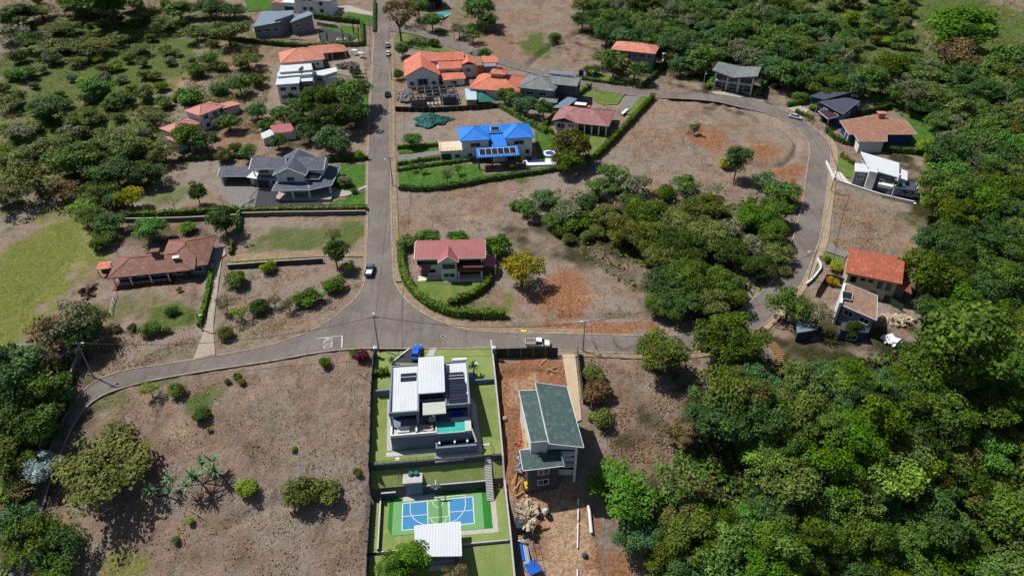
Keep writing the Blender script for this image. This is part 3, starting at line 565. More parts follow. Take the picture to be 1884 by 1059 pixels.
# terracotta house at left
H=House('long low house with a weathered terracotta tile roof and two chimneys',(199,512),(310,500.7),3.0); w=H.w
H.hip(TERRA,-.3,w+5,0,9.6,3,2.2); H.hip(TERRA,w-3,w+8.8,1.6,15.5,3.05,2.5); H.gable(TERRA,w-.5,w+6,.4,7,2.9,1.4,'x')
H.wall(bluew,.9,w-.2,2.8,8.8,2.8); H.wall(greyw,w-.4,w+7.6,2.6,14.8,2.85); H.wall(plain('porch_tile',S(120,62,52),.8,.2),.2,w+.4,-.9,2.8,.08,-1.4,'porch_floor'); H.posts([(.8,.6),(w*.33,.6),(w*.66,.6),(w-.5,.6)],-.2,2.8,white,.15); H.rail([(.8,.6),(w-.5,.6)],.08,white,.8)
for u in (.14,.45,.75): H.win((.9,2.8),(w,2.8),u,1.5,2.6,1.4)
H.door((.9,2.8),(w,2.8),.6,.1,1.1,2.1); H.win((w-.4,2.6),(w+7.6,2.6),.3,1.5,2.4,1.5); H.wall(brownwood,w+3.2,w+3.9,.6,2.6,2.6,-1,'brick_pier'); H.win((w-.4,2.6),(w+7.6,2.6),.8,1.5,1.8,1.3)
H.chim(w-3.2,5,3.6,6.4,TERRA,TERRA,.8); H.chim(w+1.6,3.2,3,5,TERRA,white,.6)
H.wall(greyw,w+7.0,w+9,2.8,5.6,1.4,-1.6,'side_porch')
H=House('tiny open shed with an orange sheet roof at the left end of the terracotta house',(176,495),(200,493),2.3,'shed','shed'); w=H.w
H.slab(ORNG,[(0,0,2.2),(w,0,2.2),(w,2.6,2.7),(0,2.6,2.7)],.1); H.posts([(.2,.2),(w-.2,.2),(.2,2.4),(w-.2,2.4)],-.8,2.1,wood,.08); H.wall(brownwood,.2,w-.2,1.6,2.3,1,-.8,'bench')
# salmon house upper left
H=House('white house with faded red sheet hip roofs among trees at the upper left',(367,213),(414,195),5.6); w=H.w
H.hip(PINKM,0,w,0,8.5,5.6,1.6); H.wall(white,.6,w-.6,.6,7.8,5.5)
for u in (.25,.6,.85): H.win((0,.6),(w,.6),u,4.2,1.6,1.3); H.win((0,.6),(w,.6),u,1.4,1.4,1.3)
H.slab(PINKM,[(w*.35,-1.8,2.7),(w,-1.8,2.7),(w,.7,3.3),(w*.35,.7,3.3)],.12,'porch_roof'); H.slab(PINKM,[(w-.3,2,4.2),(w+8,2,3.4),(w+8,7,3.4),(w-.3,7,4.4)],.15,'wing_roof'); H.wall(offw,w-.5,w+7.3,2.5,6.5,3.2,name='wing_wall')
H.hip(PINKM,-11,-.6,-1,7,3.6,1.5); H.wall(white,-10.4,-1,-.4,6.4,3.5); H.win((-10.4,-.4),(-1,-.4),.5,1.8,2,1.2); H.slab(PINKM,[(-14,-5,2.6),(-8,-5,2.6),(-8,-.6,3.4),(-14,-.6,3.4)],.12,'porch_roof'); H.wall(white,-13.5,-8.5,-4.4,-.6,2.5)
H=House('small garden shed with a red sheet roof and white lean-to below the big trees',(503,250),name='shed',cat='shed'); H.blk([(496,231),(534,226),(544,241),(503.5,246)],[3.2,3.2,2.6,2.6],REDM,white,.3,.12); H.blk([(479,246),(497,237.5),(506,247),(483,256)],[2.6,2.8,2.3,2.1],WHITER,white,.3,.12,name='lean_to_roof')
# white flat roofed house
H=House('white modern house with stacked flat white roofs left of the main road',(520,175)); 
H.blk([(516,121),(572,117),(575,128),(514,133)],8.2,WHITER,white,.4,.4,trim=white); H.blk([(507,156),(550,153),(552,142),(511,140)],[6.4,6.4,6.8,6.8],WHITER,white,.4,.35,trim=white,wins=2); H.blk([(510,141),(574,136),(575,126),(512,132)],7.4,WHITER,white,.3,.4,trim=white); H.blk([(554,150),(575,149),(575,140),(553,143)],6.2,WHITER,greyw,.4,.3,wins=1); H.blk([(572,133),(618,124),(620,131),(594,139),(576,137)],5.4,WHITER,white,.5,.35,trim=white,wins=1); H.blk([(594,141),(620,133),(618,140),(596,146)],4.2,WHITER,white,.4,.25)
H.blk([(549,127),(557,121),(558,126),(550,131)],8.5,solar,None,t=.12,name='solar_panel'); H.blk([(528,160),(537,159),(538,172),(530,174)],2.8,dark,dark,.1,.1,name='entry_canopy')
# salmon hip roof house
H=House('wide house with a salmon tiled hip roof beside a gravel yard',(516,117),(598,109),3.6); w=H.w
H.hip(SALM,0,w,0,15,3.6,3.2); H.wall(white,.9,w-.9,1,14,3.5); H.hip(SALM,w*.55,w+9.5,7.5,16,3.7,2.2); H.wall(beige,w-.5,w+2,8.5,15,3.5); H.posts([(w+3.5,8.2),(w+8.8,8.2),(w+8.8,15)],-.6,3.5,offw,.2)
H.win((0,1),(w,1),.62,1.6,2,1.4); H.win((0,1),(w,1),.82,1.8,1,1); H.door((0,1),(w,1),.72,0,1.2,2.2)
# blue-grey modern house top left
H=House('blue-grey modern house with steep shed roofs and hedges at the top left',(500,60))
H.blk([(465,50),(514,41),(540,19),(481,22)],[4.2,5.4,6.0,5.0],BGREY,greyw,.5,.3,wins=1); H.blk([(505,38),(541,26),(540,19),(505,25)],[6.0,6.6,6.8,6.4],BGREY,greyw,.4,.3); H.blk([(533,42),(577,26),(567,20),(540,32)],[4.8,7.0,7.2,5.2],BGREY,greyw,.6,.3,wins=1); H.blk([(514,43),(532,37),(530,31),(513,36)],[4.2,4.6,4.8,4.4],BGREY,greyw,.3,.25); H.posts([H.px(565,58,0),H.px(577,56,0)],-1,6,offw,.25)
H=House('curved white plastered wall bordering the dark drive with cypresses',(600,55),name='garden_wall',cat='wall'); p=resamp(poly([(584,46),(600,50),(622,52),(628,58)],1),.8); mb=MB(); ribbon(mb,p-np.array([H.o.x,H.o.y]),-.15,.15,-.4,1.5,lambda X,Y:h(X+H.o.x,Y+H.o.y)-H.o.z); mb.build('wall',greyw,H.t)
p=pt(628,73); t=thing('planter','round white kerbed flower bed with a cypress on the dark drive','planter',p); MB().disc(0,0,-.1,.35,2.0,n=20).build('kerb_ring',white,t); MB().disc(0,0,.35,.4,1.7,n=18).build('planting',LG,t)
# white house at top edge
H=House('tall white house with arched dark windows at the top edge',(545,24),(602,27),0,rz=R(-8)); w=H.w
H.wall(white,0,w,0,10,8.2); H.wall(white,w-5,w+3,-2,6,6.5); H.wall(white,-7,0,1,8,4.2); H.gable(SALM,-13,-6,1,8,3.2,1.2,'y',wallm=white); H.hip(SALM,-.6,w+.6,-.6,10.6,8.3,2.2); H.wall(white,-12.4,-7,1.6,7.4,3); H.door((-7,1),(0,1),.5,0,4.5,2.4,dark,'garage_door')
for u in (.3,.5,.75): H.win((0,0),(w,0),u,6.4,1.6,1.7,fm=offw); H.win((0,0),(w,0),u,2,1.6,1.5,fm=offw)
H.win((w-5,-2),(w+3,-2),.4,5,1.5,1.6); H.win((w-5,-2),(w+3,-2),.4,1.8,1.5,1.6)
# orange gabled house
H=House('big house with bright orange gabled roofs right of the main road',(744,141),(810,138),4.6); w=H.w
H.gable(ORNG,0,w,0,19,4.6,3.4,'y',wallm=white,trim=ORNG); H.wall(white,.7,w-.7,.6,18,4.5); H.gable(ORNG,w*.48,w+10,11,20,6.4,1.8,'x',wallm=white); H.wall(white,w*.6,w+9.4,11.6,19,6.3); H.gable(ORNG,w-.4,w+8.4,4.8,13,5.2,1.5,'x',wallm=white); H.wall(white,w-.6,w+7.8,5.4,12,5.1); H.slab(ORNG,[(w+.6,-1,2.8),(w+9.6,.2,2.8),(w+9,5.4,4.0),(w+.4,5.4,4.0)],.18,'porch_roof'); H.wall(white,w+1,w+9,.5,5.4,2.7)
H.gable(ORNG,w+8,w+14.5,7,16,5.6,1.3,'y'); H.wall(white,w+8.4,w+14,7.5,15.5,5.5); H.wall(plain('tan_render',S(150,112,92),.8,.1),w+14,w+16.5,4,15,6.2,name='side_wall'); H.wall(greyw,w+16.5,w+22,6,16,5,name='side_wall'); H.slab(ORNG,[(w+17,10,5.3),(w+23,10,5.1),(w+23,17,5.5),(w+17,17,5.7)],.2,'rear_roof')
H.win((.7,.6),(w-.7,.6),.5,2,3.6,2.4,fm=offw); H.win((.7,.6),(w-.7,.6),.15,1.6,1.3,1.2); H.win((.7,.6),(w-.7,.6),.85,1.6,1.3,1.2); H.win((w-.6,5.4),(w+7.8,5.4),.5,4.5,2.4,1.0); H.win((w+1,.5),(w+9,.5),.5,1.3,2,1.3); H.win((w+8.4,7.5),(w+14,7.5),.5,3.6,1.6,1.4)
# orange hip with lantern
H=House('low house with an orange hip roof and a raised roof lantern',(862,163),(945,169),3.4); w=H.w
H.hip(ORNG,0,w+2,0,17,3.4,3.2); H.wall(white,.9,w+1.1,1,16,3.3); H.wall(white,w*.42,w*.7,7,10.5,6.6,4.4,'lantern_wall'); H.hip(ORNG,w*.38,w*.75,6.2,11.4,7.2,1.0,name='lantern_roof'); H.posts([(w*.43,6.7),(w*.7,6.7),(w*.43,11),(w*.7,11)],5.5,7.1,dark,.12,'lantern_post'); H.win((0,1),(w,1),.3,1.7,2.4,1.3); H.win((0,1),(w,1),.7,1.7,2.4,1.3)
# grey hipped house
H=House('grey two storey house with a grey shingled hip roof beside the upper lane',(952,161),(1020,168),6.2); w=H.w
H.hip(GREYR,0,w,0,13.5,6.2,2.6); H.wall(greyw,.8,w-.8,.8,12.6,6.1); H.gable(GREYR,w*.45,w+7,5,14.5,6.9,1.0,'x'); H.wall(dgrey,w-.9,w+6.4,5.6,13.8,6.8); H.slab(BGREY,[(w*.6,12,8.2),(w+4,12,8.2),(w+4,15,8.4),(w*.6,15,8.4)],.3,'rear_roof'); H.slab(GREYR,[(w*.62,-3,3),(w+1.5,-2.4,3),(w+1.5,1,3.8),(w*.62,1,3.8)],.15,'porch_roof'); H.wall(dgrey,w*.3,w*.8,-2.2,.8,2.9); H.slab(BGREY,[(w+.5,-5,2.2),(w+5,-4.5,2.2),(w+7.5,4,2.8),(w+4,5,3)],.15,'carport_roof'); H.posts([(w+.8,-4.6),(w+4.8,-4.2)],-1,2.1,white,.12)
H.win((.8,.8),(w-.8,.8),.3,4.5,2.6,1.3); H.win((.8,.8),(w-.8,.8),.7,4.5,2.6,1.3); H.win((.8,.8),(w-.8,.8),.2,1.4,1.8,1.3)
# concrete shell under construction
H=House('unroofed concrete block house shell under construction behind a black mesh fence',(757,195),(840,190),0,'building_shell','building'); w=H.w
for i in range(7):
    for j in range(4): H.posts([(w*i/6,3.6*j)],-.8,3.0+.5*((i+j)%2),cblock,.22,'column')
for j in range(4): H.wall(cblock,0,w,3.6*j-.12,3.6*j+.12,3.0,2.75,'beam')
for i in range(7): H.wall(cblock,w*i/6-.115,w*i/6+.115,.12,10.7,2.99,2.74,'beam')
for (a,b,c_,d_,z) in ((0,.34,0,.01,2.2),(.34,.5,3.6,3.61,2.75),(.5,.84,7.2,7.21,2.75),(.17,.67,10.8,10.81,2.75),(.84,1,3.6,3.61,2.7)): H.wall(cblock,w*a+.25,w*b-.25,c_-.07,d_+.07,z)
H.wall(dgrey,w*.7,w*.98,-.6,3.2,2.6,name='block_room'); H.wall(conc,.3,w*.67,.3,10.4,.1,-.8,'floor_slab')
# maroon hip
H=House('low house with a maroon tiled hip roof and a red satellite dish',(1016,222),(1120.5,233),3.3); w=H.w
H.hip(MAROON,0,w,0,14.5,3.3,2.6); H.wall(white,.9,w*.42,.9,13.6,3.2); H.wall(dgrey,w*.42,w-.9,2.2,13.6,3.2); H.gable(MAROON,-.2,w*.44,-.4,8,3.35,1.5,'y'); H.posts([(w*.45+w*.5*i/4,.7) for i in range(5)],-.8,3.2,white,.2)
H.win((.9,.9),(w*.42,.9),.28,1.5,2.6,1.6); H.win((.9,.9),(w*.42,.9),.68,1.9,.8,.8); H.win((.9,.9),(w*.42,.9),.84,1.9,.8,.8)
for u in (.2,.5,.8): H.win((w*.42,2.2),(w-.9,2.2),u,1.4,2.6,2,fm=dark)
H.wall(brownwood,w*.28,w*.46,11.6,13.6,5.2,3.8,'skylight_box'); H.slab(white,[(w*.27,11.3,5.3),(w*.48,11.3,5.3),(w*.48,13.8,5.3),(w*.27,13.8,5.3)],.15,'skylight'); MB().disc(w*.55,11,5.2,5.6,.75,.2,12).build('satellite_dish',plain('red_dish',S(222,100,104),.6,.1),H.t); MB().tube((w*.55,11,4.4),(w*.55,11,5.25),.06).build('mast',dark,H.t)
# salmon two storey
H=House('two storey house with a salmon tiled hip roof at the edge of the top wood',(1123,91),(1206,99.5),6.6); w=H.w
H.hip(SALM,0,w,0,11.5,6.6,1.9); mar=plain('maroon_render',S(120,60,64),.8,.12); H.wall(mar,.8,w*.45,.9,10.6,6.5); H.wall(greyw,w*.45,w-.8,.9,10.6,6.5); H.slab(MAROON,[(w*.05,-2.4,3.3),(w*.42,-2.4,3.3),(w*.42,1,4.2),(w*.05,1,4.2)],.15,'porch_roof'); H.slab(MAROON,[(w*.15,-6.5,1.8),(w*.42,-6.5,1.8),(w*.42,-2,3.2),(w*.15,-2,3.2)],.15,'porch_roof'); H.wall(mar,w*.17,w*.4,-6,.9,1.7)
for u in (.12,.3,.55,.75,.92): H.win((.8,.9),(w-.8,.9),u,5.0,2,1.4)
for u in (.6,.85): H.win((.8,.9),(w-.8,.9),u,1.8,2.4,1.8)
p=pt(1226,108); 
# butterfly roof
H=House('white house with a grey butterfly roof and tall dark glazing by the upper road',(1310,129),(1394,140.5),7.2); w=H.w
H.slab(GREYR,[(0,0,7.2),(w*.5,-1.2,5.9),(w*.52,11.5,6.3),(.3,10.5,7.4)],.3); H.slab(GREYR,[(w*.5,-1.2,5.9),(w,0,7.2),(w-.3,10.5,7.4),(w*.52,11.5,6.3)],.3)
MB().prism([(1.6,2.5),(w-1.6,2.5),(w-1.6,10),(1.6,10)],-2,[6.3,6.3,6.5,6.5]).build('wall',greyw,H.t) if False else H.wall(greyw,1.6,w-1.6,2.5,9.8,5.7); H.wall(white,1.2,w-1.2,1.6,2.5,3.2,2.9,'floor_band')
H.posts([(1.4,1.8),(w*.36,1.8),(w*.62,1.8),(w-1.4,1.8)],-.6,5.8,white,.25)
for u,ww in ((.2,5),(.5,3.4),(.8,5)): H.win((1.6,2.5),(w-1.6,2.5),u,4.4,ww,2); H.win((1.6,2.5),(w-1.6,2.5),u,1.4,ww,2.4)
# charcoal modern
H=House('charcoal modern house with overlapping dark shed roofs at the road bend',(1530,218))
navy=plain('dark_navy_render',S(44,54,84),.7,.12)
H.blk([(1490.5,177),(1517,183.5),(1572,168),(1537,158)],[5.0,5.2,6.2,6.0],DARKR,navy,.5,.3,trim=dark); H.blk([(1508.5,187),(1551,210),(1582,186),(1557,180)],[5.0,4.6,5.6,5.8],DARKR,navy,.5,.3,trim=greyw,wins=1); H.blk([(1506,204),(1524,219),(1547,212),(1526,199)],[3.0,2.9,3.2,3.3],plain('brown_panel',S(70,48,56),.6,.15),None,t=.15,trim=white,name='carport_roof'); H.posts([H.px(1508,214,0),H.px(1523,226,0)],-1,2.8,white,.15); H.blk([(1553,204),(1572,203),(1584,190),(1562,194)],[3.6,3.4,3.8,4.0],DARKR,navy,.3,.2,name='porch_roof')
p=pt(1584,205,0); mb=MB(); rn=random.Random(2)
# brown roofed house
H=House('low house with a broad brown shingled roof, navy walls and a chimney',(1559.5,247),(1687,248),3.7); w=H.w
H.blk([(1545.5,222),(1603,213),(1669,223),(1687,247),(1562,247)],[4.4,5.2,5.2,3.9,3.9],BROWNR,bluew,.8,.25,trim=offw); H.blk([(1571,246),(1632,247),(1632,260),(1580,260)],[3.85,3.85,3.4,3.4],BROWNR,white,.6,.22,trim=offw,name='front_roof'); H.chim(w*.66,11,3.6,6.6,SALM,SALM,1.1)
H.posts([(.8,.8),(.8,3)],-1,3.6,white,.2); a=H.px(1586,262,3);b=H.px(1630,262,3); H.win((a[0],a[1]+.75),(b[0],b[1]+.75),.62,1.7,2.2,1.3); H.win((a[0],a[1]+.75),(b[0],b[1]+.75),.2,1.8,1.2,.9)
# white house right
H=House('white modern house with flat white roofs and a dark carport right of the bend',(1620,352))
H.blk([(1583.7,279),(1653.8,299.5),(1653.8,326),(1615,315),(1598,307)],[6.8,6.6,5.8,6.0,6.2],WHITER,greyw,.7,.35,trim=white,wins=1); H.blk([(1573.5,300),(1601,303),(1600,316),(1573,315)],5.2,WHITER,greyw,.4,.4,trim=white,wins=1); H.blk([(1600,305),(1615,308),(1615,318),(1600,315)],6.4,WHITER,white,.05,.3); H.blk([(1655,310),(1669,315),(1669,331),(1655,326)],5.0,WHITER,white,.3,.3,trim=white); H.blk([(1644,332),(1685.6,335),(1684,351),(1646,346)],3.2,DARKR,None,t=.25,name='carport_roof'); H.posts([H.px(1682,362,0),H.px(1684,346,.5),H.px(1650,358,0)],-1,3.1,white,.2)
a=H.px(1608,352,.2);b=H.px(1641,360,.2); a2=(a[0],a[1]+.01)
H.win(a,b,.5,4.4,5.0,.9,fm=dark); q=H.blk([(1617,334),(1645,339),(1643,344),(1616,338)],3.6,white,white,.1,.5,name='balcony',zb=2.6,wname='balcony_wall'); H.rail([H.px(1617,334,3.6),H.px(1645,339,3.6)],3.6,white,.9); H.posts([H.px(1642,360,0)],-1,6.8,white,.3)
# red tile
H=House('tall beige house with a red clay tile roof right of the road',(1555.7,501),(1660,522.5),6.0); w=H.w
H.gable(REDT,0,w,0,11.8,6.0,2.5,'x',wallm=beige); H.wall(beige,.8,w-.8,.9,11,5.9); H.slab(REDT,[(w-.8,0,5.2),(w+2.6,0,3.9),(w+2.6,8,3.9),(w-.8,8,5.2)],.2,'side_roof'); H.wall(beige,w-.8,w+1.8,4,7.6,3.8)
for u,z,a,b in ((.13,4.2,1.1,1.6),(.32,4.6,.8,.5),(.48,4.6,.8,.5),(.68,4.0,.8,1.6),(.86,4.0,.8,1.6),(.2,1.2,1.1,1.3),(.6,1.2,1.1,1.3)): H.win((.8,.9),(w-.8,.9),u,z,a,b,fm=dgrey)
# brown slab roof
H=House('grey house with a single tan slab roof and skylight by the forest',(1580,622))
H.blk([(1557,520),(1614,543),(1613,588),(1545.5,558.6)],[6.2,6.2,5.4,5.4],TANR,greyw,.6,.3,trim=white,zb=-3.5,wins=1); H.blk([(1550.5,535),(1568.5,538),(1567,551.5),(1550,548)],[6.4,6.4,6.2,6.2],glass,None,t=.35,trim=white,name='skylight'); H.blk([(1545,556),(1552,520),(1556,521),(1550,557)],[6,6.6,6.6,6],white,white,.1,.3,name='side_parapet'); H.blk([(1549,592),(1590,596),(1598,612),(1545,606)],2.6,dgrey,bluew,.3,.3,name='terrace_roof',zb=-3.5,wins=1); H.blk([(1465,582),(1500,578),(1504,606),(1466,612)],[2.8,2.8,2.4,2.4],BGREY,dgrey,.4,.2,name='annex_roof')
# dark house at top
H=House('dark maroon house with columns at the top edge beyond a turquoise pool',(777,20),(814,17),0); w=H.w; mar=plain('maroon_render',S(120,60,64),.8,.12); dkm=plain('dark_maroon',S(52,36,44),.7,.15)
H.wall(dkm,0,w,2,10,7); H.hip(MAROON,-.8,w+.8,-.6,10.8,7,2); H.posts([(w*i/4,0) for i in range(5)],-.6,6.9,dkm,.25); H.wall(dkm,0,w,.1,2,3.4,3.1,'floor_band'); H.win((0,2),(w,2),.3,5,2,1.6); H.win((0,2),(w,2),.7,5,2,1.6); H.win((0,2),(w,2),.5,1.5,3,2)
p=pt(812,28); t=thing('swimming_pool','turquoise pool in the garden of the dark house at the top','pool',p); HP.o=p; HP.loc=lambda x,y,p=p:(x-p.x,y-p.y); turq=plain('turquoise_water',S(40,170,190),.08,.15,1.5,0,4,.6)
MB().prism([hx(*q) for q in ((789,33),(795,27),(834,19),(837,24),(815,34),(797,36))],-.5,.16).build('deck',conc,t); MB().prism([hx(*q) for q in ((793,32),(798,27.5),(831,21),(833,24),(814,32),(799,34.5))],-.4,.2).build('water',turq,t)
# site shed with tarp
H=House('site shed with a pale blue roof and green mesh lean-to beside the concrete shell',(870,192),name='shed',cat='shed'); tarpg=plain('green_mesh',S(40,112,100),.7,.2,1.2)
H.blk([(855,163),(876,164),(877.5,183.5),(858,183.5)],[3.1,3.1,2.7,2.7],LBLUE,wood,.3,.1); H.blk([(877,167),(890,172),(915,187),(878,188)],[2.9,2.6,.9,1.6],tarpg,None,t=.05,name='mesh_cover'); H.posts([H.px(890,189,0),H.px(912,190,0),H.px(892,178,0)],-.8,1.2,wood,.07)
# ---------------------------------------------------------------- the white modern house and its terraced plot (x across, y away from the camera, z up)
FO=Vector((P0[0],P0[1],0))
def plot(H_): H_.o=FO.copy(); H_.yaw=LA; H_.c,H_.s_=CA,SA; H_.t.location=FO; H_.t.rotation_euler=(0,0,LA); return H_
def PT(name,lab,cat,group=None): return plot(House(lab,(690,643),name=name,cat=cat,group=group))
def px_l(px,py,z): x,y=at_z(px,py,z); x=float(x)-FO.x; y=float(y)-FO.y; return (x*CA+y*SA,-x*SA+y*CA)
def tri(name,pts,z,mat,off=0,par=None,kind='structure'):
    bm=bmesh.new(); f=bm.faces.new([bm.verts.new((p[0],p[1],z+off)) for p in pts]); f.normal_update()
    if f.normal.z<0: f.normal_flip()
    bmesh.ops.triangulate(bm,faces=bm.faces[:]); me=bpy.data.meshes.new(name); bm.to_mesh(me); bm.free(); o=link(name,me,mat)
    o.location=FO; o.rotation_euler=(0,0,LA); return tag(o,kind=kind) if kind else o
for va,vb in ((.9,9),(9,13),(13,18),(18,24),(24,27.3),(27.72,30.2),(30.6,42),(42.5,47),(47,53)):
    o=MB().add([(0.1,-va,lotz(va)+.03),(24.9,-va,lotz(va)+.03),(24.9,-vb,lotz(vb)+.03),(0.1,-vb,lotz(vb)+.03)],[(3,2,1,0)]).build('lawn',LP); o.location=FO; o.rotation_euler=(0,0,LA); tag(o,kind='structure')
wall_g=plain('blue_grey_render',S(120,134,154),.75,.08); dpool=plain('pool_water',S(70,186,176),.06,.2,1.2,0,4,.6); stone=plain('pale_stone',S(196,202,190),.8,.15,1.5)
H=PT('house','white modern house with flat ribbed roofs, solar panels and a turquoise terrace pool','house')
H.wall(wall_g,4.2,19.4,-24.5,-9.2,-.9,-6,'base'); 
H.wall(wall_g,4.5,9.6,-19.8,-9.4,2.7,-.9); H.wall(wall_g,9.7,14.5,-18.0,-9.2,4.0,-.9); H.wall(wall_g,14.6,19.1,-18.6,-9.0,2.4,-.9)
def par(x0,x1,y0,y1,z0,z1,m=wall_g,w=.3):
    mb=MB(); mb.box(x0,x0+w,y0,y1,z0,z1); mb.box(x1-w,x1,y0,y1,z0,z1); mb.box(x0+w,x1-w,y1-w,y1,z0,z1-.002); mb.box(x0+w,x1-w,y0,y0+w,z0,z1-.002); return mb.build('parapet',m,H.t)
H.slab(WHITER,[(4.5,-21.9,2.75),(9.7,-21.9,2.75),(9.7,-9.3,3.05),(4.5,-9.3,3.05)],.2); par(4.15,9.78,-22.2,-9,2.4,3.3)
H.slab(WHITER,[(9.8,-18.6,4.4),(14.7,-18.6,4.4),(14.7,-8.8,4.7),(9.8,-8.8,4.7)],.35,'roof',white)
H.slab(WHITER,[(14.8,-20.6,2.5),(19.2,-20.6,2.5),(19.2,-9,2.7),(14.8,-9,2.7)],.2); par(14.72,19.5,-20.9,-8.6,2.1,2.95)
for (a,b,c_,d_) in ((15.2,18.6,-14.6,-12.0),(15.2,18.9,-17.4,-14.9),(15.3,18.9,-20.3,-17.7)):
    o=H.slab(solar,[(a,c_,2.85),(b,c_,2.85),(b,d_,3.0),(a,d_,3.0)],.08,'solar_panel'); mb=MB()
    for k in (1,2): y=c_+(d_-c_)*k/3; mb.box(a,b,y-.05,y+.05,2.87,2.99)
    mb.build('panel_frame',white if c_>-15 else dgrey,o)
o=H.slab(solar,[(6.1,-13.6,3.1),(9.2,-13.6,3.1),(9.2,-11.5,3.2),(6.1,-11.5,3.2)],.08,'solar_panel'); MB().box(6.1,9.2,-12.6,-12.5,3.12,3.22).build('panel_frame',white,o)
H.win((9.8,-18.0),(14.5,-18.0),.5,3.0,4.2,1.3,fm=dark); H.slab(stone,[(10.4,-22.2,2.2),(14.8,-22.2,2.2),(14.8,-19.4,2.5),(10.4,-19.4,2.5)],.25,'canopy'); H.rail([(10,-19.2),(14.5,-19.2)],2.1,dark,.8)
for p,q,a in (((4.5,-19.8),(9.6,-19.8),4.4),((9.7,-18.0),(14.5,-18.0),4.2),((14.6,-18.6),(19.1,-18.6),3.6)): H.win(p,q,.5,.35,a,2.2,fm=dark,name='sliding_door')
H.posts([(4.5,-21.9),(9.4,-21.9),(19.2,-20.6)],-.9,2.4,wall_g,.2); H.wall(stone,4.5,12.4,-24.4,-21.9,-.84,-.9,'deck'); mb=MB(); mb.box(4.2,12.6,-24.5,-24.2,-.9,-.3); mb.box(4.2,4.5,-24.2,-21.9,-.9,-.3); mb.box(8.9,9.2,-24.2,-22.6,-.84,.1); mb.build('parapet',white,H.t)
MB().box(12.9,18.2,-24.4,-21.7,-.9,-.62).build('pool_water',dpool,H.t); mb=MB(); mb.box(12.6,12.9,-24.6,-21.5,-.9,-.45); mb.box(18.2,19.4,-24.6,-20.9,-.9,-.45); mb.box(15.6,18.2,-21.7,-20.9,-.9,-.45); mb.box(12.9,18.2,-24.6,-24.4,-.9,-.62); mb.build('pool_edge',stone,H.t)
mb=MB(); mb.box(12.5,20.2,-26.6,-26.2,-6.4,-2.4); mb.box(12.5,12.8,-26.2,-24.6,-6.4,-2.4); mb.box(19.9,20.2,-26.2,-24.6,-6.4,-2.0); mb.build('lower_wall',wall_g,H.t); MB().box(12.8,19.9,-26.2,-24.6,-6,-3.0).build('trough',plain('dark_pebble',S(30,36,42),.5,.3,2),H.t)
mb=MB(); [mb.box(x,x+.35,-25.6,-24.7,-3,-2.3) for x in (13,15.9,18.3)]; mb.build('step_block',white,H.t); H.slab(white,[(19.4,-24.5,.0),(20.1,-26,-2),(20.3,-26,-2),(19.6,-24.5,.0)],.8,'stair_wall')
for q,z in (([(3.0,-25.9),(12.4,-25.9),(12.4,-24.55),(3.0,-24.55)],-4.42),([(12.2,-28),(21.0,-27.6),(21,-26.65),(12.2,-26.65)],-4.5)): tag(MB().slab([(p[0],p[1],z) for p in q],.3).build('apron',pave,H.t))
H.slab(pave,[(3.1,-24.5,-4.35),(4.1,-24.5,-4.35),(4.1,-14,-1.2),(3.1,-14,-1.2)],.3,'side_path'); H.slab(pave,[(20.3,-26.6,-4.3),(21.3,-26.6,-4.3),(20.8,-20,-2.9),(19.8,-20,-2.9)],.3,'side_path'); H.slab(pave,[(19.6,-20,-2.6),(20.8,-20,-2.9),(20.7,-9,-.4),(19.6,-9,-.4)],.3,'side_path')
H.wall(wall_g,.9,4.3,-13.2,-12.9,.6,-2,'side_wall'); H.wall(wall_g,19.4,24.8,-11.9,-11.6,.3,-2,'side_wall')
MB().box(16.5,19.4,-8.6,-8.0,1.6,3.2).build('rooftop_unit',white,H.t)
def furn(name,lab,cat,x,y,z,rz=0,grp=None): return thing(name,lab,cat,(FO.x+x*CA-y*SA,FO.y+x*SA+y*CA,z),LA+rz,grp)
for k,(x,y,a) in enumerate(((11.2,-22.7,-.25),(11.3,-23.6,-.25))):
    t=furn('sun_lounger','beige sun lounger on the terrace beside the turquoise pool, '+('nearer the house' if k==0 else 'nearer the terrace edge'),'lounger',x,y,-.84,a,'loungers by the pool'); MB().box(-1,.3,-.32,.32,.28,.4).add([(.3,-.32,.28),(.3,.32,.28),(1,.32,.7),(1,-.32,.7),(.3,-.32,.4),(.3,.32,.4),(.95,.32,.82),(.95,-.32,.82)],[(0,1,2,3),(4,5,6,7),(0,1,5,4),(1,2,6,5),(2,3,7,6),(3,0,4,7)]).build('cushion',plain('lounger_fabric',S(196,176,160),.9,.1),t)
    for sx in (-.9,.8):
        for sy in (-.28,.28): MB().box(sx-.04,sx+.04,sy-.04,sy+.04,0,.3).build('leg',dark,t)
t=furn('sofa','white built-in terrace sofa at the left of the pool terrace','sofa',6.6,-23.2,-.84); MB().box(-1.1,1.1,-.4,.4,0,.42).build('seat',white,t); MB().box(-1.1,1.1,.4,.6,0,.8).build('backrest',white,t)
t=furn('patio_table','round patio table in the shade under the white canopy','table',12.0,-21.2,-.9); MB().disc(0,0,.7,.75,.75).build('tabletop',white,t); MB().tube((0,0,0),(0,0,.7),.08).build('leg',dark,t)
for k in range(4):
    a=k*1.57+.4; t=furn('patio_chair','dark patio chair at the round table under the canopy','chair',12+1.15*math.cos(a),-21.2+1.15*math.sin(a),-.9,a+1.57,'chairs round the patio table'); MB().box(-.25,.25,-.25,.25,.4,.46).build('seat',dark,t); MB().box(-.25,.25,-.27,-.22,.46,.9).build('backrest',dark,t)
    for sx in (-.21,.21):
        for sy in (-.2,.2): MB().box(sx-.025,sx+.025,sy-.025,sy+.025,0,.4).build('leg',dark,t)
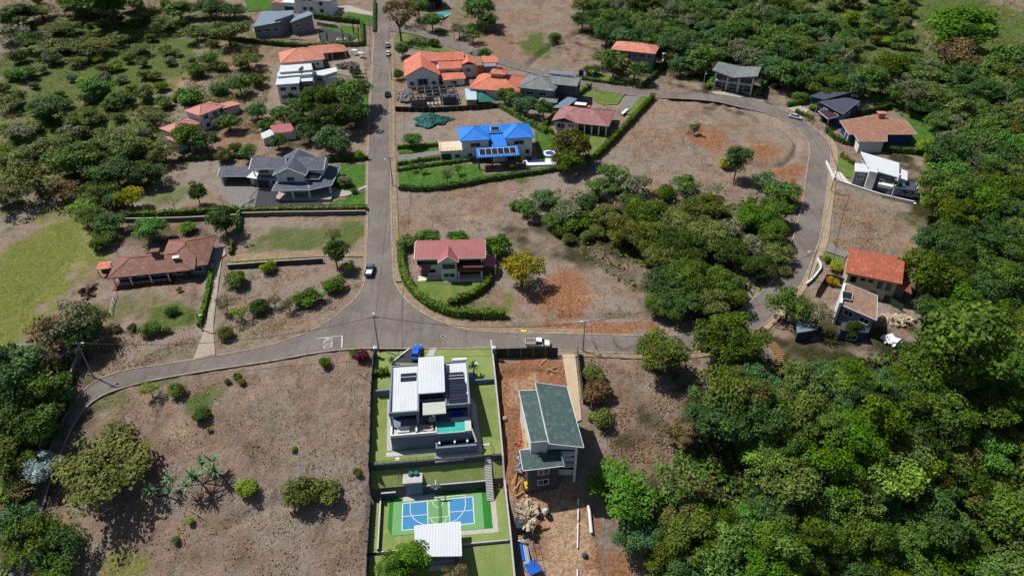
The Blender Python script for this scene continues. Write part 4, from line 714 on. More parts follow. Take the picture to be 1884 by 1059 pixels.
for x in (16.4,17.5):
    t=furn('armchair',('left' if x<17 else 'right')+' one of two blue armchairs on the patio behind the pool','armchair',x,-20.0,-.9,0,'blue armchairs'); bl=plain('blue_fabric',S(44,70,180),.9,.1); MB().box(-.42,.42,-.42,.3,.1,.45).build('seat',bl,t); mb=MB(); mb.box(-.45,.45,.3,.5,.1,.9); mb.box(-.5,-.42,-.4,.3,.1,.62); mb.box(.42,.5,-.4,.3,.1,.62); mb.build('backrest',bl,t)
def sheetl(nm,q,z,m,off=.05): return tri(nm,q,z,m,off)
q=[px_l(*p) for p in ((722,667,-.3),(757,641,0),(778,640,0),(773,668,-.3))]; MB_=MB().slab([(a[0],a[1],lotz(-a[1])+.06) for a in q],.3); o=MB_.build('driveway',drivem); o.location=FO; o.rotation_euler=(0,0,LA); tag(o,kind='structure')
H=PT('low_wall','low white edging wall beside the dark drive of the white modern house','wall'); a=px_l(720,669,-.3);b=px_l(752,642,0); MB().slab([(a[0],a[1],.2),(a[0]+.3,a[1],.2),(b[0]+.3,b[1],.25),(b[0],b[1],.25)],.9).build('wall',white,H.t)
H=PT('stepping_stones','row of pale stepping stone slabs from the road to the white modern house','path'); a=px_l(797,642,0); b=px_l(788,664,-.4)
for k in range(5):
    x=a[0]+(b[0]-a[0])*k/4; y=a[1]+(b[1]-a[1])*k/4; MB().box(x-.75,x+.75,y-.45,y+.45,lotz(-y)-.2,lotz(-y)+.1).build('slab',pave,H.t)
def pillar(px,py,lab,hh,w):
    x,y=px_l(px,py,0); t=furn('gate_pillar',lab,'pillar',x,y,-.2); MB().box(-w,w,-w,w,-.6,hh).build('post',wall_g,t); MB().box(-w*1.15,w*1.15,-w*1.15,w*1.15,hh,hh+.15).build('cap',white,t); MB().box(-.1,.1,-.1,.1,hh+.15,hh+.5).build('lamp',white,t)
pillar(692,656,'grey gate pillar with white cap at the left front corner of the white house plot',2.7,.3); pillar(909,657,'grey gate pillar with white cap at the right front corner of the white house plot',2.9,.33)
# boundary fence and walls
H=PT('panel_fence','long dark panel fence along the left side of the white house plot','fence'); mb=MB(); pm=MB(); v=1.5
while v<52:
    z=lotz(v+1.2)+.0; zl=min(lotz(v),lotz(v+2.4)); mb.box(-.08,.04,-v-2.4,-v-.06,zl-.6,max(lotz(v),lotz(v+2.4))+1.7); MB().box(-.16,.12,-v-.06,-v+.06,zl-.6,max(lotz(v),lotz(v+2.4))+1.95).build('post',dark,H.t); v+=2.46
mb.build('panel',plain('fence_panel',S(72,80,92),.6,.1),H.t)
H=PT('boundary_wall','pale topped boundary wall along the right side of the white house plot','wall'); zf=lambda X,Y:np.interp(-np.asarray(Y),[0,9,18,24,28,31,42,47,60],[0,-.4,-2.4,-4.3,-6,-9.2,-10.2,-11.8,-16])
p=resamp(np.array([(24.97,-1.0),(24.97,-53.0)]),1.0); ribbon(mb:=MB(),p,-.12,.12,-1.8,1.5,zf); mb.build('wall',dgrey,H.t); ribbon(mb:=MB(),p,-.17,.17,1.5,1.6,zf); mb.build('coping',pave,H.t)
H=PT('retaining_wall','dark retaining wall between the upper lawn and the grass slope of the white house plot','wall'); H.wall(dgrey,.1,21.3,-27.75,-27.3,-4.35,-7); H.wall(dgrey,23,24.8,-27.75,-27.3,-4.35,-7); H.rail([(.2,-27.5),(21.2,-27.5)],-4.35,dark,.9)
H=PT('retaining_wall','dark retaining wall with pale coping behind the sports court','wall'); H.wall(dgrey,8.6,21.6,-30.65,-30.2,-8.0,-11,'wall'); H.wall(pave,8.6,21.6,-30.68,-30.4,-7.9,-8,'coping'); H.wall(dgrey,1.9,4.6,-31.2,-30.75,-8.4,-11,'wall'); H.wall(pave,1.9,4.6,-31.22,-30.95,-8.3,-8.4,'coping'); H.wall(dgrey,1.6,1.85,-42,-31.2,-9.4,-11,'wall'); H.wall(pave,1.58,1.87,-42,-31.2,-9.3,-9.4,'coping'); H.wall(pave,1.5,24.6,-42.2,-42.0,-10.05,-11.2,'kerb_wall')
H=PT('garden_stairs','long flight of white garden steps down to the sports court','stairs')
mb=MB(); n=32
for k in range(n):
    y=-24.6-(.5*k if k<5 else 2.5+(k-5)*.235); z=-4.35-k*(10.2-4.35)/n; mb.box(21.45,22.75,y-.3 if k>=5 else y-.55,y,-11.5,z)
mb.build('steps',pave,H.t); H.slab(dgrey,[(21.3,-31.2,-9.7),(21.42,-31.2,-9.7),(21.42,-25,-3.9),(21.3,-25,-3.9)],.6,'side_wall'); H.rail([(22.9,-25),(22.9,-27.2)],-4.3,dark,.9)
# equipment block
H=PT('equipment_room','small grey block with white roof deck, side steps and two teal tubs above the court','outbuilding'); a=px_l(749,905,-10.3); b=px_l(779,902,-10.3); x0,x1=a[0],b[0]; y0=a[1]-1.0
H.wall(wall_g,x0,x1,y0,y0+3.0,-6.7,-11); H.wall(pave,x0-.5,x1+.1,y0+.1,y0+3.4,-6.55,-6.7,'roof_deck'); H.wall(pave,x0-.7,x1+2.3,y0-1.1,y0,-10.2,-10.6,'floor_slab'); mb=MB()
for k in range(10): mb.box(x0-1.3,x0-.02,y0+.2+.36*k,y0+.56+.36*k,-11,-10+.33*k)
mb.build('side_steps',pave,H.t); H.wall(dgrey,x1+.1,x1+2.2,y0+2.6,y0+3,-8,-11,'back_wall'); H.rail([(x0-1.2,y0+4.4),(x0-1.2,y0+1),(x0-.5,y0+4.4)],-6.6,dark,.9)
for k in range(2): MB().disc(x0+1.0+1.0*k,y0+2.0,-6.55,-5.95,.5,.45,10).build('tub',plain('teal_plastic',S(36,104,122),.5,.1),H.t)
# court
zc=-10.27
def z8(x,y): return px_l(640+x/4.089,800+y/4.089,-10.3)
cg=plain('court_green',S(112,164,108),.85,.06,.5); cb=plain('court_blue',S(68,138,190),.85,.06,.5); ct=plain('artificial_turf',S(40,124,40),.95,.12,2); gv=plain('white_gravel',S(188,186,178),.95,.25,3); cl=plain('court_line',S(226,236,224),.8,.05)
sheetl('path',[z8(*p) for p in ((1062,392),(1100,388),(1135,728),(850,752),(845,716),(1092,700))],zc,gv,.012); sheetl('lawn',[z8(*p) for p in ((318,440),(640,448),(640,430),(1062,392),(1090,700),(330,760),(300,700))],zc,ct,.024); sheetl('sports_court',[z8(*p) for p in ((345,480),(1005,425),(1027,702),(330,757))],zc,cg,.036)
for q in (((413,517),(592,498),(597,698),(407,717)),((763,481),(940,464),(952,663),(767,681))): sheetl('sports_court',[z8(*p) for p in q],zc,cb,.048)
H=PT('court_markings','white pickleball and basketball lines painted on the blue and green court','court lines'); mb=MB()
def ln(pts,w=.055,arc=False):
    pts=[z8(*p) for p in pts]
    for a,b in zip(pts[:-1],pts[1:]):
        d=Vector((b[0]-a[0],b[1]-a[1])); 
        if d.length<1e-3: continue
        d.normalize(); n=Vector((-d.y,d.x))*w; mb.add([(a[0]+n.x,a[1]+n.y,zc+.06),(b[0]+n.x,b[1]+n.y,zc+.06),(b[0]-n.x,b[1]-n.y,zc+.06),(a[0]-n.x,a[1]-n.y,zc+.06)],[(0,1,2,3)])
ln([(413,515),(940,463),(952,663),(407,717),(413,515)],.075); ln([(413,613),(595,597)]); ln([(765,579),(944,565)]); ln([(597,497),(601,698)]); ln([(762,481),(768,681)]); ln([(468,487),(880,450)]); ln([(600,470),(603,625),(757,610),(754,462)])
ln([(468,487),(469,570),(478,600),(497,630),(530,655),(580,674)]); ln([(880,450),(886,520),(878,560),(855,600),(820,635),(775,657)])
def arc(cx,cy,rx,ry,a0,a1): ln([(cx+rx*math.cos(R(a)),cy+ry*math.sin(R(a))) for a in np.linspace(a0,a1,13)])
arc(677,498,40,44,10,175); arc(682,622,60,44,0,180); mb.build('line',cl,H.t)
o=[k for k in bpy.data.objects if k.parent==H.t]
H=PT('court_net','low dark net across the middle of the sports court','net'); a=z8(678,478); b=z8(690,668); MB().tube((*a,zc+.05),(*a,zc+1),.06).build('post',dark,H.t); MB().tube((*b,zc+.05),(*b,zc+1),.06).build('post',dark,H.t); mb=MB()
for k in range(6): z=zc+.2+.15*k; mb.tube((*a,z),(*b,z),.018 if k<5 else .04,n=4)
mb.build('net',dark,H.t)
H=PT('basketball_hoop','white basketball hoop and backboard on a pole at the far side of the court','basketball hoop'); a=z8(668,425); MB().tube((a[0],a[1],-10.3),(a[0],a[1],-7.0),.12).build('pole',white,H.t); MB().tube((a[0],a[1],-7.3),(a[0],a[1]-1.2,-7.2),.09).build('arm',white,H.t); mb=MB(); y=a[1]-1.25; x=a[0]; mb.box(x-.9,x+.9,y-.05,y,-7.6,-7.5); mb.box(x-.9,x+.9,y-.05,y,-6.6,-6.5); mb.box(x-.9,x-.8,y-.05,y,-7.5,-6.6); mb.box(x+.8,x+.9,y-.05,y,-7.5,-6.6); mb.box(x-.8,x+.8,y-.03,y-.01,-7.5,-6.6); mb.build('backboard',plain('backboard',S(190,200,205),.3,.05),H.t); mb=MB()
for k in range(14): a0,a1=k*6.283/14,(k+1)*6.283/14; mb.tube((x+.24*math.cos(a0),y-.35+.24*math.sin(a0),-7.25),(x+.24*math.cos(a1),y-.35+.24*math.sin(a1),-7.25),.03,n=4)
mb.build('rim',white,H.t)
# pavilion
H=PT('pavilion','open pavilion with a white ribbed sheet roof at the lower edge of the sports court','pavilion'); q=[px_l(763,967.5,-7.1),px_l(846.7,960,-7.1),px_l(849,1021,-7.3),px_l(766,1022,-7.3)]; q=[(a[0],a[1],z) for a,z in zip(q,(-6.95,-6.95,-7.3,-7.3))][::-1]
H.slab(WHITER,q,.2,'roof',white); xs=[p[0] for p in q]; ys=[p[1] for p in q]; H.posts([(min(xs)+.6,min(ys)+.6),(max(xs)-.6,min(ys)+.6),(min(xs)+.6,max(ys)-.8),(max(xs)-.6,max(ys)-.8)],-11.5,-7.3,greyw,.14); H.wall(conc,min(xs)+.3,max(xs)-.3,min(ys)+.3,max(ys)-.4,-10.05,-11.5,'floor_slab'); H.wall(wall_g,min(xs)+.5,max(xs)-.5,min(ys)+.5,min(ys)+.8,-8.9,-10.05,'counter')
for x,y,lab in ((841,828,'white drain cover on the upper lawn by the white terrace house'),(731,843,'pale square drain cover on the lawn near the dark panel fence'),(876,669,'small white drain cover on the front lawn of the white house'),(918,898,'pale square drain cover beside the court gravel')):
    z=-4.4 if y in(828,843) else (-.4 if y<700 else -10.3); a=px_l(x,y,z); t=furn('drain_cover',lab,'drain cover',a[0],a[1],lotz(-a[1])); MB().box(-.35,.35,-.3,.3,-.1,.1).build('lid',white,t); MB().box(-.42,.42,-.37,.37,-.12,.06).build('collar',conc,t)
# ---------------------------------------------------------------- green roofed building under construction and its yard
H=House('half finished white building with three dark green shingled roofs on the red dirt plot',(1010,800)); H.o.z=0; H.t.location=H.o
H.blk([(984.6,702.8),(1042.7,711),(1073.8,822),(1010,815)],[6.3,5.6,4.8,5.5],GREEN,None,1.1,.3,trim=white)
q=[H.px(*p) for p in ((987,706,6),(1040,713,5.4),(1063,796,4.8),(1005,790,5.4))]; MB().prism(q[::-1],-9,[5.1,4.5,5.2,5.9]).build('wall',white,H.t)
for zz in (2.6,-.6,-4): H.win(q[3],q[2],.55,zz,4.6,1.7,fm=dgrey)
H.blk([(954.8,718),(990,717),(1010,810),(976.5,812.5)],[4.6,4.6,3.8,3.8],GREEN,white,.5,.3,trim=white,zb=-9,wins=0)
H.blk([(956,827),(1017,820),(1018,813),(1032.5,826.5),(1039,855.8),(962.5,864.7)],[.2,.2,.2,.1,-.4,-.4],GREEN,dgrey,.9,.3,trim=white,zb=-12,wins=2)
a=H.px(1010,812,2.4);b=H.px(978,816,2.4); H.win(b,a,.45,2.6,2.2,.9,fm=dgrey)
lat=plain('unpainted_render',S(150,140,130),.9,.2); q=[H.px(1033,822,0),H.px(1060,824,0),H.px(1058,856,-3),H.px(1036,858,-3)]
q1=[(p[0],p[1]) for p in q]; MB().prism(q1,-.2,0).build('balcony_floor',white,H.t); MB().prism(q1,-3.3,-3.1).build('balcony_floor',white,H.t); H.posts([q1[2],q1[1]],-9,4.5,white,.22); H.rail([q1[1],q1[2],q1[3]],0,white,.9)
q=[H.px(1000,858,-3.2),H.px(1030,855,-3.2)]; mb=MB(); 
t=H.px(985,832,.3); mb=MB(); 
for k in range(2): mb.tube((t[0]-.2+.0,t[1]-.6*k-.3,.35),(t[0]+1.6,t[1]+.6-.6*k-.3,.45),.04,n=4)
for k in range(6): mb.tube((t[0]-.2+.3*k,t[1]+.2*k-.3,.37+.02*k),(t[0]-.2+.3*k,t[1]-.9+.2*k,.37+.02*k),.03,n=4)
la=mb.build('ladder',wood); la.location=H.o; la.parent=None; tag(la,'short wooden ladder lying on the lowest green roof','ladder')
def box_thing(name,lab,cat,px,py,parts,rz=0,grp=None):
    t=thing(name,lab,cat,pt(px,py),rz,grp)
    for nm,m,bs in parts:
        for b in bs: MB().box(*b).build(nm,m,t)
    return t
meshg=plain('dark_green_mesh',S(44,66,52),.8,.15,1.5)
def meshfence(pxs,hh,lab,m=meshg,nm='site_fence'):
    p=poly(pxs,0); o=Vector((p[0][0],p[0][1],float(h(*p[0])))); t=thing(nm,lab,'fence',o); q=resamp(p,2.4); mb=MB(); pm=MB()
    for a,b in zip(q[:-1],q[1:]):
        za,zb=float(h(*a))-o.z,float(h(*b))-o.z; a=a-np.array(o[:2]); b=b-np.array(o[:2]); d=(b-a)/np.linalg.norm(b-a); n=np.array([-d[1],d[0]])*.03
        mb.add([(*(a+n),za-.3),(*(b+n),zb-.3),(*(b+n),zb+hh),(*(a+n),za+hh),(*(a-n),za-.3),(*(b-n),zb-.3),(*(b-n),zb+hh),(*(a-n),za+hh)],[(0,1,2,3),(7,6,5,4),(3,2,6,7),(0,4,5,1),(1,5,6,2),(0,3,7,4)]); MB().box(a[0]-.06,a[0]+.06,a[1]-.06,a[1]+.06,za-.4,za+hh+.15).build('post',wood,t)
    mb.build('mesh_panel',m,t)
meshfence([(913,657),(970,655),(1026,655)],2.4,'dark green mesh site fence facing the road before the red dirt plot'); meshfence([(1062,650),(1066,690),(1073,742)],2.2,'dark green mesh fence down the right side of the concrete ramp')
meshfence([(728,204),(780,206),(840,203),(880,201),(916,198)],1.6,'black mesh fence along the front of the concrete shell',plain('black_mesh',S(38,38,42),.8,.2,1.5)); meshfence([(728,204),(731,175),(735,160)],1.6,'black mesh fence at the left side of the concrete shell',plain('black_mesh',S(38,38,42),.8,.2,1.5)) if 0 else None
meshfence([(1500,545),(1520,512),(1552,524)],1.8,'green mesh fence before the brown slab roof house'); meshfence([(1612,545),(1640,560),(1660,572)],1.6,'green mesh fence behind the rubble pile')
meshfence([(154,588),(204,580),(210,545),(204,535)],1.1,'pale green wire pen fence on the lawn at the left',plain('pale_green_wire',S(150,172,150),.7,.1),'pen_fence') if 0 else None
p=poly([(150,583),(204,581),(213,540)],0); o=Vector((*p[0],float(h(*p[0])))); mb=MB()
for k in range(2):
    for a,b in zip(p[:-1],p[1:]):
        za,zb=float(h(*a)),float(h(*b)); n=max(1,int(np.linalg.norm(b-a)/2))
        for i in range(n): s0=a+(b-a)*i/n; s1=a+(b-a)*(i+1)/n; z0,z1=float(h(*s0)),float(h(*s1)); mb.tube((s0[0]-o.x,s0[1]-o.y,z0-o.z+.5+.5*k),(s1[0]-o.x,s1[1]-o.y,z1-o.z+.5+.5*k),.06,n=4); mb.tube((s0[0]-o.x,s0[1]-o.y,z0-o.z-.3),(s0[0]-o.x,s0[1]-o.y,z0-o.z+1.05),.06,n=4)
rf=mb.build('rail_fence',plain('pale_green_rail',S(166,182,160),.7,.1)); rf.location=o; tag(rf,'pale green rail fence of a small pen on the lawn below the terracotta house','fence')
def pipe(a,b,r,lab,grp='white pipes on the red dirt'):
    A=pt(*a);B=pt(*b); mb=MB(); mb.tube((0,0,r),B-A+Vector((0,0,r)),r,n=8); o=mb.build('pipe',white); o.location=A; tag(o,lab,'pipe',grp)
for a,b,l in (((1064,917),(1064,930),'shortest white pipe, uppermost of the row on the red dirt'),((1064,936),(1063.5,957),'second white pipe in the row on the red dirt'),((1063.5,962),(1062.5,1008),'long white pipe in the middle of the row on the red dirt'),((1062.5,1047),(1062.3,1066),'white pipe at the bottom of the row on the red dirt')): pipe(a,b,.14,l)
pipe((1083,931),(1088,981),.3,'thick white pipe lying right of the row of thin pipes')
t=box_thing('cement_mixer','pale cement mixer standing on the red dirt yard','cement mixer',1003,946,[('frame',dark,[(-.9,.9,-.08,.08,.3,.45),(-.8,-.7,-.5,.5,0,.5),(.6,.7,-.5,.5,0,.5)])]); MB().disc(0,0,.5,1.1,.45,.65,14).disc(0,0,1.1,1.6,.65,.35,14).build('drum',plain('mixer_drum',S(206,204,196),.6,.15,2),t)
for sx in (-.75,.75):
    w_=MB().tube((sx,-.62,.3),(sx,-.5,.3),.3,n=12).build('wheel',rubber,t); MB().tube((sx,-.66,.3),(sx,-.62,.3),.14,n=8).build('rim',white,w_)
box_thing('water_tank','black square water tank beside the boundary wall','tank',958,969,[('tank',dark,[(-.9,.9,-1.1,1.1,-.2,1.5)]),('lid',dgrey,[(-.4,.4,-.4,.4,1.5,1.65)])],.1)
t=box_thing('excavator_bucket_loader','yellow compact mixer machine beside the rubble','machine',972,897,[('body',plain('machine_yellow',S(224,186,40),.6,.1),[(-.7,.7,-.9,.6,.4,1.2),(-.5,.5,-.5,.3,1.2,1.7)]),('engine',dark,[(-.6,.6,.6,1.1,.4,1.1)])],.2)
t['label']='small yellow site machine beside the rubble below the green roofed building'
for sx in (-.75,.75):
    for sy in (-.55,.45): MB().tube((sx-.12,sy,.38),(sx+.12,sy,.38),.4,n=12).build('wheel',rubber,t)
bt=plain('blue_tarp',S(36,104,208),.5,.15,1)
p=pt(980,1052); t=thing('tarp_shelter','bright blue tarp shelter at the bottom edge of the dirt yard','tarp',p,.5); MB().slab([(-1.2,-1.1,1.5),(1.2,-1.1,1.3),(1.2,1.1,1.6),(-1.2,1.1,1.9)],.04).build('tarp',bt,t); 
for sx in (-1.1,1.1):
    for sy in (-1,1): MB().box(sx-.04,sx+.04,sy-.04,sy+.04,-.3,1.35).build('pole',wood,t)
for k,(x,m,ll) in enumerate(((961,bt,3.2),(965,plain('pale_blue_pipe',S(170,190,214),.5,.1),3.6),(969,plain('pale_blue_pipe',S(170,190,214),.5,.1),3.0))):
    p=pt(x,1002+k*3); mb=MB(); 
    for i in range(3): mb.tube((.22*i-.2,-ll,.15),(.22*i-.2-.3,ll,.15),.12,n=6)
    mb.tube((0,-ll,.36),(-.3,ll,.36),.12,n=6); o=mb.build('pipe_bundle',m); o.location=p; o.rotation_euler=(0,0,.1); tag(o,['bright blue pipe bundle beside the boundary wall','pale pipe bundle next to the bright blue bundle','pale pipe bundle farthest from the boundary wall'][k],'pipes','pipe bundles in the dirt yard')
p=pt(986,1010); mb=MB(); [mb.tube((x,-3.4,.4),(x+.1,3.4,.4),.04,n=4) for x in (-.5,.5)]; [mb.tube((-.5,y,.4),(.5,y,.4),.03,n=4) for y in np.linspace(-3,3,8)]; [mb.tube((x,y,-.1),(x,y,.4),.04,n=4) for x in (-.5,.5) for y in (-3,0,3)]; o=mb.build('rebar_rack',plain('rusty_steel',S(120,62,50),.8,.3,3)); o.location=p; tag(o,'long low rusty steel rack in the dirt yard right of the pipe bundles','rack')
# rubble, sand, plank piles: one heap each, irregular
def heap(px,py,rx,ry,hh,mat,lab,name,n=60,s=.35,seed=1,cat='pile'):
    rn=random.Random(seed); p=pt(px,py); mb=MB()
    for i in range(n):
        a=rn.uniform(0,6.28); r=rn.random()**.6; x,y=rx*r*math.cos(a),ry*r*math.sin(a); z=hh*(1-r)*rn.random(); q=[Vector((rn.uniform(-1,1),rn.uniform(-1,1),rn.uniform(-1,1)*.5))*s*rn.uniform(.5,1.4) for _ in range(8)]
        e=[Vector((rn.gauss(0,1),rn.gauss(0,1),rn.gauss(0,.4))).normalized()*s*rn.uniform(.5,1.5) for _ in range(2)]; c=Vector((x,y,z+s*.2)); u,v=e; w_=u.cross(v)*rn.uniform(.2,.8)/max(s,.1)
        mb.add([c-u-v-w_,c+u-v-w_,c+u+v-w_,c-u+v-w_,c-u-v+w_,c+u-v+w_,c+u+v+w_,c-u+v+w_],[(3,2,1,0),(4,5,6,7),(0,1,5,4),(1,2,6,5),(2,3,7,6),(3,0,4,7)])
    o=mb.build(name,mat); o.location=p; tag(o,lab,cat)
rub=plain('rubble',S(196,178,152),.95,.45,.8); drk=plain('dark_rock',S(96,78,66),.95,.4,1); 
heap(970,930,1.8,5.2,.7,rub,'long heap of pale rubble and scrap beside the boundary wall','rubble_pile',150,.3,2); heap(1650,588,4.2,2.2,.8,rub,'pale broken stone pile right of the brown slab roof house','rubble_pile',120,.35,3); heap(163,537,2.4,3,.6,drk,'cluster of brown boulders beside the terracotta house','rock_pile',30,.5,4); heap(160,30,12,2.6,.8,drk,'row of dark boulders at the top left hillside','rock_pile',110,.6,5); heap(640,122,4.5,3.2,.6,plain('dark_sand',S(108,98,96),.95,.2,1),'dark sand heap in the yard of the salmon roofed house','sand_heap',200,.5,6); heap(745,178,2.6,5,.8,plain('grey_gravel',S(140,138,140),.95,.3,1),'grey gravel heap left of the concrete shell','gravel_heap',150,.5,7); heap(1640,628,2,1.2,.5,white,'white sheets and scrap beside the forest below the rubble','scrap_pile',16,.6,8)
heap(648,115,3,1.4,.5,rub,'pale building scrap in the gravel yard','scrap_pile',30,.3,9) ; heap(957,815,.7,3.0,.5,plain('red_scrap',S(186,110,92),.9,.4,1),'reddish scrap at the left wall of the green roofed building','scrap_pile',36,.25,10); heap(895,205,0.01,0.01,.1,rub,'x','x',1,.1,1) if 0 else None
for k,(a,b) in enumerate((((1003,683),(1024,676)),((1005,678),(1022,686)))):
    A=pt(*a);B=pt(*b); mb=MB(); d=(B-A); mb.tube((0,0,.12+.1*k),d+Vector((0,0,.12+.1*k)),.13,n=4); o=mb.build('plank',wood); o.location=A; tag(o,['longer pale timber plank on the red dirt near the ramp','crossed shorter timber plank on the red dirt near the ramp'][k],'plank','planks on the red dirt')
p=pt(793,222); hp=thing('debris_netting','heap of teal debris netting on the bare plot behind the blue roofed house','netting',p); rn=random.Random(4); rng=np.random.default_rng(4); gx_=np.linspace(-1,1,22); vs=[];fs=[]
for j in range(22):
    for i in range(22):
        x,y=gx_[i],gx_[j]; r=math.hypot(x,y); z=max(0,1-r)**.7*1.6+.25*math.sin(5*x+3*y)*(1-r)+rng.normal()*.12; th=math.atan2(y,x); k_=(1 if r<1 else 1/r)*(1+.22*math.sin(3*th+1)+.13*math.sin(7*th)); z=z*1.3+(.5*max(0,math.sin(4*x+2))*max(0,math.cos(3*y)) if r<.8 else 0); vs.append((x*k_*6.2,y*k_*5,max(.03,z)))
for j in range(21):
    for i in range(21): fs.append((j*22+i,j*22+i+1,j*22+i+23,j*22+i+22))
mb=MB(); mb.add(vs,fs); mb.build('netting',plain('teal_netting',S(38,104,98),.8,.45,.7),hp)
# retaining walls of the left lots
rw=plain('weathered_wall',S(110,104,100),.95,.3,.8)
def gwall(pxs,w,hh,m,lab,cat='wall',nm='retaining_wall',capm=None):
    p=resamp(poly(pxs,0),2); o=np.array([p[0][0],p[0][1]]); z0=float(h(*p[0])); mb=MB(); ribbon(mb,p-o,-w/2,w/2,-.8,hh,lambda X,Y:h(X+o[0],Y+o[1])-z0)
    t=thing(nm,lab,cat,(o[0],o[1],z0)); mb.build('wall',m,t)
    mb=MB(); ribbon(mb,p-o,-w/2-.05,w/2+.05,hh-.02,hh+.1,lambda X,Y:h(X+o[0],Y+o[1])-z0); mb.build('coping',capm or conc,t)
gwall([(440,398),(520,396),(600,395),(674,394)],.3,1.1,rw,'long retaining wall under the hedge below the slate roofed house'); gwall([(230,408),(330,406),(438,400)],.3,1.0,rw,'retaining wall behind the terracotta house'); gwall([(420,494),(500,488),(595,482)],.3,1.2,plain('dark_wall',S(70,74,86),.9,.2),'low dark retaining wall on the corner lot')
gwall([(152,650),(128,712),(104,770),(77,830)],.35,1.5,rw,'grey boundary wall in the shade beside the left road',nm='boundary_wall'); gwall([(1537,335),(1570,346),(1620,362),(1680,376)],.3,.9,offw,'long cream wall along the front of the white house on the right',nm='garden_wall',capm=white); gwall([(1503,478),(1512,492),(1495,515),(1482,525)],.25,.6,white,'white kerb wall curving along the garden of the red tile house',nm='garden_wall',capm=white); gwall([(1519,300),(1534,332)],.25,.8,white,'short white entry wall at the drive of the white house on the right',nm='garden_wall',capm=white); gwall([(1212,640),(1212,640.5)],.2,.2,white,'x') if 0 else None
gwall([(1330,637),(1365,650),(1420,665),(1470,672)],.3,.6,drk,'rough stone edge of the dirt track below the bend',nm='stone_wall',capm=drk) if 0 else None
p=pt(1440,655); t=thing('dirt_steps','curved flight of log steps in the dirt bank below the bend','steps',p); mb=MB()
for k in range(12):
    a=(1420+2.6*k-(.12*k*k if k>6 else 0),631+3.6*k); q=pt(*a)-p; mb.box(q.x-.9,q.x+.9,q.y-.12,q.y+.12,q.z-.2,q.z+.18)
mb.build('tread',wood,t)

rn=random.Random(12)
for i,(x,y,ang,ll,m,lab) in enumerate(((950,872,1.2,5,wood,'long pale board leaning by the rubble, uppermost'),(954,890,1.0,4,wood,'pale board lying beside the boundary wall near the rubble'),(962,905,.5,3.4,wood,'short board across the top of the rubble'),(1004,972,.2,1.6,plain('rusty_steel',S(120,62,50),.8,.3,3),'bent rusty bar on the red dirt below the cement mixer'),(1000,665,.9,2.2,wood,'small timber offcut behind the site fence'))):
    p=pt(x,y); mb=MB(); mb.box(-ll/2,ll/2,-.12,.12,.05,.13); o=mb.build('board',m); o.location=p; o.rotation_euler=(0,0,ang); tag(o,lab,'board')
H=House('timber scaffold standing along the left wall of the green roofed building',(962,800),name='scaffold',cat='scaffold'); H.o.z=float(h(H.o.x,H.o.y)); H.t.location=H.o
for k in range(5):
    for dx in (0,1.1): MB().tube((dx-.2*k*0,-5+2.6*k,-1.5),(dx,-5+2.6*k,4.6),.06,n=4).build('post',wood,H.t)
for z in (1.6,3.6): MB().box(-.1,1.2,-5.1,5.5,z,z+.08).build('platform',wood,H.t)
heap(955,850,.8,2.2,.6,plain('site_scrap',S(150,150,158),.9,.4,1),'grey scrap heap at the lower left of the green roofed building','scrap_pile',36,.28,21); heap(962,985,.8,1.6,.5,rub,'small pale scrap heap below the black water tank','scrap_pile',26,.25,22)
for x,y,l in ((1076,1021,'dark gravel sack on the dirt right of the pipes'),(929,770,'pale drum lying beside the boundary wall in the shade')):
    p=pt(x,y); mb=MB(); mb.disc(0,0,-.1,.35,.55,.45,10).disc(0,0,.35,.6,.45,.15,10); o=mb.build('sack',dgrey if y>900 else conc); o.location=p; tag(o,l,'sack')
# ---------------------------------------------------------------- vehicles
def loft(mb,secs):                                     # sections: (x, half width, z0, z1, top half width)
    vs=[]
    for x,w,z0,z1,wt in secs: vs+=[(x,-w*.92,z0),(x,-w,z0+(z1-z0)*.35),(x,-w,z0+(z1-z0)*.7),(x,-wt,z1),(x,wt,z1),(x,w,z0+(z1-z0)*.7),(x,w,z0+(z1-z0)*.35),(x,w*.92,z0)]
    n=len(secs); fs=[]
    for i in range(n-1):
        for k in range(8): fs.append((8*i+k,8*i+(k+1)%8,8*i+8+(k+1)%8,8*i+8+k))
    fs+=[tuple(range(8))[::-1],tuple(range(8*n-8,8*n))]; return mb.add(vs,fs)
def paintm(name,c):
    m=N(name); m.b.inputs['Base Color'].default_value=c; m.b.inputs['Roughness'].default_value=.28; m.b.inputs['Coat Weight'].default_value=.6; m.b.inputs['Coat Roughness'].default_value=.06; return m.m
headm=plain('headlight_glass',S(225,228,230),.15,.05); tailm=plain('tail_light',S(150,20,20),.3,.05)
